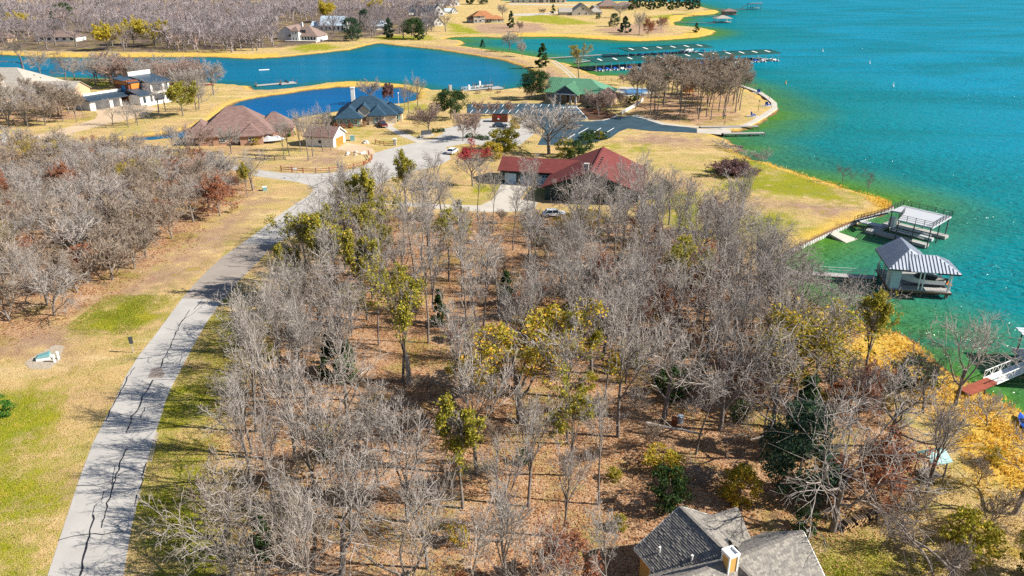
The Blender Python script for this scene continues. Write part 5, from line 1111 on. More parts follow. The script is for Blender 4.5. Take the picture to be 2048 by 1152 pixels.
# ------------------------------------------------------------------ docks, marina, boats
def rail(par, pts, hgt=1.0, gap=1.6, mat='black', r=.035, mids=1, name='railing'):
    """railing along 3-D points: each post its own part, rails joined to one"""
    m = MB()
    for a, b in zip(pts[:-1], pts[1:]):
        A, B = Vector(a), Vector(b); n = max(1, round((B - A).length / gap))
        for z in [hgt - .03] + [hgt * (i + 1) / (mids + 1) for i in range(mids)]: m.bar(A + Vector((0, 0, z)), B + Vector((0, 0, z)), r * 1.6, r * 1.6)
        for i in range(n + 1):
            q = A.lerp(B, i / n); p = MB(); p.box(q.x, q.y, q.z, r * 2.2, r * 2.2, hgt + .04); p.build(name + '_post', M[mat], par)
    m.build(name, M[mat], par, kind='stuff')
def piles(par, pts, ztop, r=.13, zb=-3.0):
    for x, y in pts: m = MB(); m.tube((x, y, zb), (x, y, ztop), r, None, 8); m.build('pile', M['post'], par)
def planks(par, x0, x1, y0, y1, z, pw, mat, along='x', th=.05, name='plank'):
    """deck boards laid side by side across x or y, each a board of its own when wide enough"""
    n = max(1, int(((x1 - x0) if along == 'x' else (y1 - y0)) / pw)); me = None
    L = (x1 - x0) / n if along == 'x' else (y1 - y0) / n
    for i in range(n):
        if me is None:
            b = MB(); b.box(0, 0, -th, (L - .02) if along == 'x' else x1 - x0, (y1 - y0) if along == 'x' else L - .02, th); o = b.build(name, mat, par); me = o.data
        else: o = link_mesh(name, me, par)
        o.location = ((x0 + (i + .5) * L, (y0 + y1) / 2, z + .006 * ((i * 7) % 3)) if along == 'x' else ((x0 + x1) / 2, y0 + (i + .5) * L, z + .006 * ((i * 7) % 3)))
def hull(Lh, Wd, Ht, bow=.35):
    """boat hull rings from stern (x=0) to bow"""
    R_ = []
    for t in (0, .3, .55, .75, .9, 1.0):
        wv = Wd / 2 * (1 if t < .5 else max(.05, 1 - ((t - .5) / .5) ** 2.2 * .97)); zt = Ht * (1 + bow * t * t); kz = Ht * .05 + (Ht * .55) * max(0, t - .6) ** 1.3 * 2
        R_.append([(Lh * t, -wv, zt), (Lh * t, -wv * .85, kz + Ht * .25), (Lh * t, 0, kz), (Lh * t, wv * .85, kz + Ht * .25), (Lh * t, wv, zt)])
    return R_
def runabout(label, xyz, rz, Lh=6.0, cover=None, hullm='carwhite', group=None, sc=1.0):
    o = thing('motor_boat', label, 'boat', xyz, rz, group); b = MB(); b.loft(hull(Lh, 2.3, .95)); b.build('hull', M[hullm], o)
    b = MB(); b.loft([[(Lh * t, -w_, z), (Lh * t, -w_ * .7, z + .04), (Lh * t, w_ * .7, z + .04), (Lh * t, w_, z)] for t, w_, z in ((.62, 1.0, 1.1), (.78, .75, 1.16), (.93, .3, 1.22))]); b.build('foredeck', M['white'], o)
    if cover: b = MB(); b.loft([[(Lh * t, -w_, 1.0), (Lh * t, -w_ * .5, 1.0 + h_), (Lh * t, w_ * .5, 1.0 + h_), (Lh * t, w_, 1.0)] for t, w_, h_ in ((.02, 1.1, .15), (.25, 1.15, .5), (.5, 1.12, .75), (.66, .95, .2))]); b.build('cover', M[cover], o)
    else:
        b = MB(); b.loft([[(Lh * .55, -1.0, 1.0), (Lh * .52, -.95, 1.55), (Lh * .52, .95, 1.55), (Lh * .55, 1.0, 1.0)], [(Lh * .60, -.95, 1.0), (Lh * .54, -.93, 1.55), (Lh * .54, .93, 1.55), (Lh * .60, .95, 1.0)]]); b.build('windscreen', M['glass'], o)
        for y in (-.5, .5): b = MB(); b.box(Lh * .42, y, .6, .6, .6, .35); b.box(Lh * .37, y, .95, .15, .6, .5); b.build('seat', M['white'], o)
    b = MB(); b.box(-.35, 0, .2, .5, .5, .9); b.box(-.3, 0, -.4, .25, .2, .6); b.build('outboard_motor', M['black'], o)
    return o
def pontoon(label, xyz, rz, canopy='blue', Lh=7.0, group=None):
    o = thing('pontoon_boat', label, 'boat', xyz, rz, group)
    for y in (-.85, .85): b = MB(); b.tube((0, y, .3), (Lh - .8, y, .3), .32, None, 10); b.tube((Lh - .8, y, .3), (Lh, y, .4), .32, .05, 10); b.build('pontoon_tube', M['chrome'], o)
    b = MB(); b.box(Lh / 2 - .1, 0, .6, Lh - .4, 2.5, .12); b.build('deck', M['deckgrey'], o)
    b = MB()
    for y in (-1.2, 1.2): b.box(Lh / 2, y, .72, Lh - 1.2, .06, .65)
    b.box(.6, 0, .72, .06, 2.3, .65); b.box(Lh - .6, 0, .72, .06, 2.3, .65); b.build('fence_panel', M['white'], o, kind='stuff')
    b = MB(); b.loft([[(x, -1.2, 2.5 - .1 * abs(x - Lh * .35)), (x, 0, 2.75 - .1 * abs(x - Lh * .35)), (x, 1.2, 2.5 - .1 * abs(x - Lh * .35)), (x, 0, 2.65 - .1 * abs(x - Lh * .35))] for x in (.6, Lh * .35, Lh * .62)]); b.build('canopy', M[canopy], o)
    for x in (.8, Lh * .6):
        for y in (-1.15, 1.15): b = MB(); b.tube((x, y, .7), (x, y, 2.35), .03, None, 5); b.build('canopy_pole', M['chrome'], o)
    for y in (-.75, .75): b = MB(); b.box(Lh * .7, y, .72, 1.6, .6, .4); b.box(Lh * .7, y * 1.4, 1.1, 1.6, .15, .4); b.build('seat', M['white'], o)
    return o
def marina(label, xy, rz, Lr, D, nsky, nslip, name='covered_marina'):
    """long low-pitched roof on posts over slips; x along it, y across (0 at the near eave)"""
    o = thing(name, label, 'marina', (*xy, 0), rz); rz_, ez = 4.6, 3.7
    for s, (ya_, yb) in enumerate(((-.6, D / 2), (D + .6, D / 2))):
        b = MB(); b.slab([(-.8, ya_, ez), (Lr + .8, ya_, ez), (Lr + .8, yb, rz_), (-.8, yb, rz_)], .12); b.build('roof', M['marina_roof'], o)
    b = MB(); b.bar((-.8, -.62, ez - .15), (Lr + .8, -.62, ez - .15), .06, .35); b.bar((-.82, -.6, ez - .1), (-.82, D / 2, rz_ - .1), .06, .3); b.bar((Lr + .82, -.6, ez - .1), (Lr + .82, D / 2, rz_ - .1), .06, .3); b.build('fascia', M['marina_roof'], o, kind='stuff')
    b = MB(); n_ = int(Lr / 1.2)
    for i in range(n_ + 1):
        for ya_, yb in ((-.6, D / 2), (D + .6, D / 2)): b.bar((Lr * i / n_, ya_, ez + .02), (Lr * i / n_, yb, rz_ + .02), .08, .05)
    b.build('roof_seam', M['marina_roof'], o, kind='stuff')
    for i in range(nsky):
        x = Lr * (i + .5) / nsky; b = MB(); sl = (rz_ - ez) / (D / 2 + .6); y0, y1 = D * .16, D * .40
        b.slab([(x - .6, y0, ez + sl * (y0 + .6) + .09), (x + .6, y0, ez + sl * (y0 + .6) + .09), (x + .6, y1, ez + sl * (y1 + .6) + .09), (x - .6, y1, ez + sl * (y1 + .6) + .09)], .08); b.build('skylight', M['skylight'], o)
    b = MB(); b.box(Lr / 2, D / 2, -.75, Lr, 2.2, .55); b.build('main_walkway', M['deck'], o)
    me = None; m2 = None
    for i in range(nslip + 1):
        x = Lr * i / nslip
        for y in (.2, D - .2):
            if me is None:
                b = MB(); b.box(0, 0, -.7, .16, .16, ez + .62); p = b.build('post', M['chrome'], o); me = p.data
            else: p = link_mesh('post', me, o)
            p.location = (x, y, 0)
        if m2 is None:
            b = MB(); b.box(0, D * .25 - .6, -.7, .9, D * .5 - .4, .4); p = b.build('finger_dock', M['deck'], o); m2 = p.data
        else: p = link_mesh('finger_dock', m2, o)
        p.location = (x, 0, 0); p = link_mesh('finger_dock', m2, o); p.location = (x, D, 0); p.rotation_euler = (0, 0, pi)
    return o
a, b_ = Vector(G(1193, 125, 3.6)), Vector(G(1559, 106, 3.6)); ang = yaw(b_ - a); LA = (b_ - a).length
marina('long dark green marina roof nearest the clubhouse with pale skylights', a, ang, LA, 17, 13, 26)
ux, uy = Vector((cos(ang), sin(ang))), Vector((-sin(ang), cos(ang)))
BC = ['blue', None, 'tarp', 'blue', None, 'black']; r = random.Random(4)
BL = ['blue covered boat', 'open white boat', 'pale covered boat', 'blue topped pontoon', 'white topped pontoon', 'black covered boat']
for i in range(26):
    if r.random() < .06: continue
    q = a + ux * (LA * (i + .5) / 26) + uy * .3; k_ = r.randrange(6); lab = '%s, %s berth from shore under the long marina roof' % (BL[k_], ['first', 'second', 'third', 'fourth', 'fifth', 'sixth', 'seventh', 'eighth', 'ninth', 'tenth', 'eleventh', 'twelfth', 'thirteenth', 'fourteenth', 'fifteenth', 'sixteenth', 'seventeenth', 'eighteenth', 'nineteenth', 'twentieth', 'twenty first', 'twenty second', 'twenty third', 'twenty fourth', 'twenty fifth', 'twenty sixth'][i])
    q = q - uy * r.uniform(.8, 1.8)
    if k_ in (3, 4): pontoon(lab, (*q, WATER - .12), ang + pi / 2, 'blue' if k_ == 3 else 'white', 6.6, 'boats under the long marina roof')
    else: runabout(lab, (*q, WATER - .2), ang + pi / 2, r.uniform(5.2, 6.4), {0: 'blue', 1: None, 2: 'tarp', 5: 'black'}[k_], 'carwhite', 'boats under the long marina roof')
a, b_ = Vector(G(1258, 103, 3.6)), Vector(G(1423, 94, 3.6)); ang2 = yaw(b_ - a); LB = (b_ - a).length
marina('shorter dark green marina roof behind the long one', a, ang2, LB, 18, 6, 12)
vx, vy = Vector((cos(ang2), sin(ang2))), Vector((-sin(ang2), cos(ang2)))
for i, t in enumerate((.05, .16, .3, .45, .62, .74, .82, .92)):
    q = a + vx * LB * t - vy * .6; pontoon(['dark covered pontoon at the shore end of the shorter marina roof', 'pontoon second from the shore end of the shorter roof', 'pontoon third from the shore end of the shorter roof', 'pontoon near the middle of the shorter roof', 'pontoon past the middle of the shorter roof', 'white topped pontoon third from the lake end of the shorter roof',
        'white topped pontoon second from the lake end of the shorter roof', 'blue topped pontoon at the lake end of the shorter roof'][i], (*q, WATER - .12), ang2 + pi / 2, ['black', 'blue', 'black', 'blue', 'black', 'white', 'white', 'blue'][i], 7, 'boats under the shorter marina roof')
e0 = a + vx * LB
for i, (t, s_) in enumerate(((4, 0), (11, 0), (18, 0))):
    o = thing('open_dock', ['open finger dock just beyond the shorter marina roof', 'open finger dock second beyond the shorter marina roof', 'outermost open finger dock beyond the shorter marina roof'][i], 'dock', (*(e0 + vx * t + vy * 6), 0), ang2 + pi / 2)
    m = MB(); m.box(0, 0, -.75, 9, 1.4, .55); m.build('deck', M['deck'], o); piles(o, [(-4, .9), (4, .9)], 1.2, .15)
o = thing('sail_boat', 'sailing boat with tall pale mast behind the marina roofs', 'sail boat', (*(e0 + vx * -6 + vy * 20), WATER - .15), ang2)
m = MB(); m.loft(hull(9, 2.6, 1.2)); m.build('hull', M['carwhite'], o); m = MB(); m.tube((5, 0, 1), (5, 0, 13), .09, .05, 6); m.build('mast', M['chrome'], o); m = MB(); m.tube((5, 0, 2.2), (1, 0, 2.2), .06, None, 6); m.build('boom', M['chrome'], o); m = MB(); m.box(4, 0, 1.2, 3, 1.6, .5); m.build('cabin', M['white'], o)
def pier(name, label, p0, p1, wd, z=.25, side=None, step=4, rail_m=None, cat='dock'):
    A, B = Vector(p0), Vector(p1); L = (B - A).length; o = thing(name, label, cat, (A.x, A.y, 0), yaw(B - A))
    m = MB(); m.box(L / 2, wd / 2 - .06, z - .3, L, .12, .2); m.box(L / 2, -wd / 2 + .06, z - .3, L, .12, .2); m.build('beam', M['post'], o, kind='stuff')
    planks(o, 0, L, -wd / 2, wd / 2, z, max(.9, L / 40), M['deck'])
    n = max(1, int(L / step)); piles(o, [(L * i / n, s * (wd / 2 - .15)) for i in range(n + 1) for s in (-1, 1)], z - .06)
    if rail_m: rail(o, [(0, wd / 2 - .05, z), (L, wd / 2 - .05, z)], 1.0, 2.4, rail_m)
    return o
pier('pier', 'grey pier straight along the side of the boat ramp', G(1400, 255.5), G(1516, 254), 1.6, .35); pier('pier', 'longer grey pier in the water in front of the boat ramp', G(1446, 269), G(1528, 267.5), 1.8, .35)
pier('marina_gangway', 'walkway from the shore to the long marina roof', G(1150, 126), G(1188, 121), 1.6, .3, rail_m='chrome'); pier('marina_gangway', 'walkway from the causeway towards the shorter marina roof', G(1096, 117), G(1236, 108), 1.8, .3, step=9)
# docks across the water
for i, (p0, p1, b0, lab) in enumerate([((1408, 19), (1490, 19), (1508, 18), 'farthest jetty with open raised boat shelter'), ((1345, 29), (1445, 33), (1457, 29), 'far jetty ending in a dark roofed boathouse'), ((1348, 45), (1430, 47), (1444, 44), 'far jetty ending in a pale roofed boathouse')]):
    pier('jetty', lab.split(' ending')[0].split(' with')[0] + [' running to the raised shelter', ' running to the dark roofed boathouse', ' running to the pale roofed boathouse'][i], G(*p0), G(*p1), 2.0, .4, step=9, rail_m='post' if i == 0 else None)
    h = thing('boathouse', ['open raised boat shelter at the end of the farthest jetty', 'dark roofed boathouse at the end of the middle far jetty', 'pale roofed boathouse at the end of the nearest far jetty'][i], 'boathouse', (*G(*b0), 0), .05)
    for x in (-6, 0, 6):
        for y in (-5, 5): m = MB(); m.box(x, y, -1.5, .35, .35, 5.1 if i else 7); m.build('post', M['post' if i < 2 else 'white'], h)
    wl, rf = MB(), MB()
    if i == 0: rf.slab([(-7, -6, 6), (7, -6, 6), (7, 6, 6), (-7, 6, 6)], .4); rf.build('upper_deck', M['dkmetal'], h); m = MB(); m.box(0, 0, 1.0, 12, 9, .3); m.build('deck', M['deck'], h); rail(h, [(-7, -6, 6), (7, -6, 6), (7, 6, 6)], 1, 3, 'white', .07); m = MB(); m.bar((-16, 0, .5), (-7, 0, 6), 1.6, .25); m.build('stair', M['post'], h)
    else:
        hip(wl, rf, 'x', -7, 7, -6, 6, 3.4, 5.6, .7, z0=3.0); rf.build('roof', M['sh_taupe' if i == 1 else 'sh_pale'], h); m = MB(); m.box(0, 0, -.2, 14, 11, .4); m.build('deck', M['deck'], h)
        if i == 1: m = MB(); m.box(0, 0, .2, 12.5, 10, 3.1); m.build('wall', M['rose'], h)
# small docks on the pond
def small_dock(label, px, py, rz, parts_):
    o = thing('pond_dock', label, 'dock', (*G(px, py), 0), rz)
    for x, y, lx, ly in parts_:
        m = MB(); m.box(x, y, -.35, lx, ly, .35); m.build('deck', M['deck'], o); piles(o, [(x + sx_ * lx / 2, y + sy_ * ly / 2) for sx_ in (-1, 1) for sy_ in (-1, 1)], 1.3, .14)
    return o
o = small_dock('branched grey dock on the club side of the pond', 924, 180, .55, [(6, 0, 12, 1.6), (10, 4, 1.6, 7), (15, -1, 6, 5), (14, 7, 9, 1.6)])
rail(o, [(0, .75, 0), (11, .75, 0)], 1.0, 2.4, 'white', .05); rail(o, [(9.3, 7.8, 0), (18.5, 7.8, 0)], 1.0, 3, 'black', .05)
for x, y in ((3, -.5), (12, 6.5)): m = MB(); m.box(x, y, 0, .6, .6, 1.9); m.build('light_box', M['white'], o)
o = small_dock('low blue grey dock beside the spit with two seats', 514, 170, .62, [(5, 0, 11, 1.8), (13, -.5, 7, 5)])
for y in (-1.4, .9): m = MB(); m.box(13, y, 0, .8, .8, .45); m.box(12.7, y, .45, .2, .8, .7); m.build('seat', M['black'], o)
m = MB(); m.box(0, 0, -.1, 5, 1.2, .35); o = m.build('swim_float', M['white']); o.location = (*G(528, 140, WATER), WATER); o.rotation_euler = (0, 0, .5); tag(o, 'small white float alone on the pond', 'float')
for i, (x, y) in enumerate(((1645, 103), (1739, 127), (1786, 173), (1571, 168))):
    o = thing('buoy', ['white buoy farthest out towards the far shore', 'white buoy in line between the far one and the near one', 'white buoy nearest the camera out on the lake', 'small yellowish buoy near the wooded point'][i], 'buoy', (*G(x, y, WATER), WATER)); m = MB(); m.tube((0, 0, -.4), (0, 0, .35), .45, .42, 10); m.build('float', M['white'] if i < 3 else M['ochre'], o); m = MB(); m.tube((0, 0, .35), (0, 0, 1.7), .24, .1, 8); m.build('marker', M['white'] if i < 3 else M['ochre'], o)
# seawall: ribbed sheet piling with a timber cap
def seawall(label, c, zt=.15, ribm='white_wall', name='retaining_wall'):
    P = [Vector(G(*q)) for q in c]; o = thing(name, label, 'retaining wall', (P[0].x, P[0].y, 0)); rb, bk, cp = MB(), MB(), MB(); o0 = P[0]
    for A, B in zip(P[:-1], P[1:]):
        A, B = A - o0, B - o0; L = (B - A).length; d = (B - A).normalized(); n = Vector((d.y, -d.x)); k_ = int(L / .62)
        bk.bar((A.x, A.y, -.9 + zt), (B.x, B.y, -.9 + zt), .16, 1.8)
        cp.bar((A.x, A.y, zt + .06), (B.x, B.y, zt + .06), .42, .14)
        for i in range(k_):
            q = A.lerp(B, (i + .5) / k_)
            for s in (-1, 1): rb.box(q.x + n.x * .15 * s, q.y + n.y * .15 * s, zt - 1.8, .3, .16, 1.78, yaw(d))
    bk.build('backing', M['post'], o); cp.build('timber_cap', M['wood'], o); rb.build('sheet_pile', M[ribm], o, kind='stuff')
seawall('ribbed pale seawall with timber cap along the cove lawn', [(1786, 414), (1775, 420), (1715, 441), (1660, 464), (1602, 491), (1562, 511)])
seawall('short dark timber bulkhead at the corner of the ramp lawn', [(1458, 292), (1486, 294.5)], .2, 'post', 'timber_bulkhead')
A = G3(1668, 461, .25); B = G3(1716, 478, -.55); Cc = G3(1693, 486, -.6); D = G3(1661, 468, .2)
m = MB(); m.slab([A, B, Cc, D], .35); tag(m.build('slipway', M['conc']), 'pale concrete slipway sloping off the seawall', 'slipway')
# two level dock with sun deck
zz = 3.6; P4 = [G3(1536 + x / 4, 380 + y / 4, zz) for x, y in ((1082, 122), (1470, 212), (1318, 302), (1042, 238), (1090, 182), (985, 164))]; o0 = Vector((P4[0][0], P4[0][1], 0))
o = thing('sun_deck_dock', 'two level boat dock with railed grey sun deck and stair', 'dock', o0); L_ = [tuple(Vector(p) - o0) for p in P4]
m = MB(); m.slab([(x, y, z + .0) for x, y, z in L_], .28); m.build('upper_deck', M['deckgrey'], o)
rail(o, [(x, y, zz) for x, y, z in (L_[5], L_[0], L_[1], L_[2], L_[3], L_[4])], 1.05, 1.5, 'black', .035, 2)
S0, S1 = Vector(G3(1714, 440, .35)) - o0, Vector(L_[5]); S1 = S1 + Vector((-.2, -.4, -.1)); sd_ = (S1 - S0)
for s in (0, 1.3):
    off = Vector((sd_.y, -sd_.x, 0)).normalized() * s; m = MB(); m.bar(S0 + off, S1 + off, .12, .3); m.build('stringer', M['dkmetal'], o)
for i in range(14):
    q = S0.lerp(S1, (i + .5) / 14) + Vector((sd_.y, -sd_.x, 0)).normalized() * .65; m = MB(); m.box(q.x, q.y, q.z + .06, .32, 1.25, .05, yaw(sd_)); m.build('tread', M['deckgrey'], o)
rail(o, [tuple(S0), tuple(S1)], 1.0, 1.4, 'black', .035); rail(o, [tuple(S0 + Vector((sd_.y, -sd_.x, 0)).normalized() * 1.3), tuple(S1 + Vector((sd_.y, -sd_.x, 0)).normalized() * 1.3)], 1.0, 1.4, 'black', .035)
cen = sum((Vector(p) for p in L_), Vector()) / 6
for p in (L_[0], L_[1], L_[2], L_[3], (Vector(L_[1]) + Vector(L_[2])) / 2, (Vector(L_[0]) + Vector(L_[1])) / 2, (Vector(L_[3]) + Vector(L_[2])) / 2, L_[5]):
    q = Vector(p).lerp(cen, .06); m = MB(); m.tube((q.x, q.y, -2.5), (q.x, q.y, zz - .27), .11, None, 8); m.build('post', M['dkmetal'], o)
ud = (Vector(L_[1]) - Vector(L_[0])).normalized(); vd = Vector((ud.y, -ud.x, 0)); pu, pv = yaw(ud), None
for i, (a_, wd, l0, l1) in enumerate(((.9, 1.5, 0, 9.5), (4.4, .9, .5, 8.5), (8.6, 1.5, -2, 9.4))):
    q = Vector(L_[0]) + vd * a_ + ud * (l0 + l1) / 2; m = MB(); m.box(q.x, q.y, -.5, l1 - l0, wd, .55, pu); m.build('dock_finger', M['deck' if i != 1 else 'deckgrey'], o)
q = Vector(L_[0]) + vd * 4.6 + ud * -1.0; m = MB(); m.box(q.x, q.y, -.48, 1.6, 10.5, .55, pu); m.build('cross_walk', M['deck'], o)
q = Vector(L_[0]) + vd * 4.0 + ud * .4; m = MB(); m.box(q.x, q.y, .1, 1.1, 1.1, 1.9, pu); m.build('storage_locker', M['white'], o)
q = Vector(L_[0]) + vd * 6.5 + ud * 4.5; m = MB(); m.box(q.x, q.y, .1, 6.5, .25, .25, pu); m.box(q.x - vd.x * 3, q.y - vd.y * 3, .1, 6.5, .25, .25, pu); m.build('boat_lift', M['chrome'], o)
wk0, wk1 = Vector(G3(1714, 441, .3)) - o0, Vector(L_[0]) + vd * 5 + ud * -1; wk1.z = .05; m = MB(); m.bar(wk0, wk1, 1.7, .2); m.build('gangway', M['deckgrey'], o)
# boathouse with standing seam roof
o = thing('boathouse', 'boathouse with grey standing seam roof and moored boat', 'boathouse', (58.9, 107.6, 0), yaw((.98, -.2)))
ez = 4.0
planks(o, 0, 9.0, 0, 8.4, .6, .45, M['deck'], 'x', .14); m = MB(); m.box(4.5, -.02, .22, 9.0, .12, .26); m.box(9.0, 4.2, .22, .12, 8.4, .26); m.box(0, 4.2, .22, .12, 8.4, .26); m.build('deck_fascia', M['wood'], o, kind='stuff')
piles(o, [(.4, .4), (4.3, .4), (4.8, .4), (8.4, .4), (8.8, .8), (8.8, 7.8), (.4, 8), (4.5, 8)], .46, .16)
wl, rA, rB = MB(), MB(), MB()
hip(wl, rA, 'y', .1, 8.4, -.3, 5.9, ez, 6.0, .35, .14, z0=ez - .02, he=(1, 0)); hip(wl, rB, 'x', 2.8, 9.2, -.3, 5.1, ez - .02, 5.55, .35, .13, z0=ez - .06, he=(0, 1))
roof = rA.build('roof', M['smetal'], o); roof2 = rB.build('roof', M['smetal'], o)
zo = ez - .35 * (2.0 / 3.1) + .14; zb = ez - .02 - .35 * (1.57 / 2.7) + .13
seams(roof, (-.65, -.25, zo), (-.65, 8.75, zo), (2.8, 8.75, 6.14), (2.8, 3.2, 6.14), .5, M['smetal'], 'standing_seam', .045, .1); seams(roof, (6.25, 4, zo), (6.25, 8.75, zo), (2.8, 8.75, 6.14), (2.8, 4, 6.14), .5, M['smetal'], 'standing_seam', .045, .1)
seams(roof, (-.65, -.25, zo), (6.25, -.25, zo), (2.8, 3.2, 6.14), (2.8, 3.2, 6.14), .5, M['smetal'], 'standing_seam', .045, .1)
seams(roof2, (2.9, -.65, zb), (9.55, -.65, zb), (6.5, 2.4, 5.68), (2.9, 2.4, 5.68), .5, M['smetal'], 'standing_seam', .045, .1); seams(roof2, (9.55, -.65, zb), (9.55, 5.45, zb), (6.5, 2.4, 5.68), (6.5, 2.4, 5.68), .5, M['smetal'], 'standing_seam', .045, .1)
m = MB(); m.bar((-.65, -.25, zo - .1), (-.65, 8.75, zo - .1), .06, .22); m.bar((-.65, -.28, zo - .1), (6.2, -.28, zo - .1), .06, .22); m.bar((6.2, -.68, zb - .1), (9.55, -.68, zb - .1), .06, .22); m.bar((9.58, -.65, zb - .1), (9.58, 5.45, zb - .1), .06, .22); m.build('fascia', M['dkmetal'], o, kind='stuff')
for x, y in ((4.2, .25), (4.75, .25), (8.4, .25), (8.8, .6), (8.8, 5.0), (.2, 8.0), (5.6, 8.0), (.2, 5.2), (5.6, 5.2)): m = MB(); m.box(x, y, .6, .16, .16, ez - .62); m.build('post', M['white'], o)
m = MB(); m.box(.75, 1.5, .6, 1.4, 2.6, ez - .64); sh = m.build('storage_room', M['wmetal'], o); door(o, .03, 1.6, .6, .9, 2.1, pi, M['white'], 'door', 3, 2)
rail(o, [(.1, 3.2, .6), (.1, 8.3, .6), (4, 8.3, .6)], 1.0, 1.4, 'dkmetal', .035, 2)
m = MB(); m.box(5.6, 3.2, .62, 6.0, 2.6, .03); m.build('boat_berth', M['black'], o)
bo = runabout('white motor boat with black cover lifted in the boathouse', (8.6, 3.0, 0), pi, 6.6, 'black'); bo.matrix_world = Matrix.Translation((58.9, 107.6, 0)) @ Matrix.Rotation(yaw((.98, -.2)), 4, 'Z') @ Matrix.Translation((8.5, 2.9, .75)) @ Matrix.Rotation(pi, 4, 'Z')
m = MB(); m.box(-.75, 0, .25, .7, 2.0, .1); m.build('swim_platform', M['cedarwood'], bo)
pier('walkway', 'long grey walkway with white rails from the reeds to the boathouse', G(1540, 548), (58.8, 112.2), 1.7, .6, step=4, rail_m='white', cat='walkway')
# gangway and covered dock at the right edge
o = thing('gangway', 'white truss sided gangway over the water at the right edge', 'gangway', (*G(1958, 778), 0), yaw(Vector(G(2060, 735)) - Vector(G(1958, 778))))
LG = (Vector(G(2075, 730)) - Vector(G(1958, 778))).length
planks(o, 2.6, LG, -.8, .8, .5, .45, M['white_wall']); planks(o, -3, 2.6, -.8, .8, .47, .45, M['redwood']); piles(o, [(0, -.7), (0, .7), (LG, -.7), (LG, .7)], .3)
for s in (-.82, .82):
    m = MB(); m.bar((2, s, 1.55), (LG, s, 1.55), .08, .08); m.bar((2, s, .52), (LG, s, .52), .08, .1); n = 6
    for i in range(n): x0, x1 = 2 + (LG - 2) * i / n, 2 + (LG - 2) * (i + 1) / n; m.bar((x0, s, .55), ((x0 + x1) / 2, s, 1.52), .05, .05); m.bar(((x0 + x1) / 2, s, 1.52), (x1, s, .55), .05, .05); m.box(x0, s, .5, .06, .06, 1.05)
    m.build('truss_side', M['white'], o)
c0 = G(2062, 735); o = thing('covered_dock', 'dock canopy of white metal slats just in frame at the right edge', 'dock', (*c0, 0), -.15)
m = MB(); m.slab([(-.7, -4.5, 3.4), (7, -4.5, 3.4), (7, 4.5, 3.4), (-.7, 4.5, 3.4)], .12); m.build('roof', M['white'], o)
for i in range(9): m = MB(); m.box(3.1, -4.2 + i * 1.05, 3.42, 7.7, .5, .07); m.build('roof_panel', M['wmetal'], o)
for x in (0, 6.5):
    for y in (-4, 4): m = MB(); m.box(x, y, -2, .14, .14, 5.3); m.build('post', M['dkmetal'], o)
m = MB(); m.box(3, 0, .1, 7, 9, .35); m.build('deck', M['deckgrey'], o)

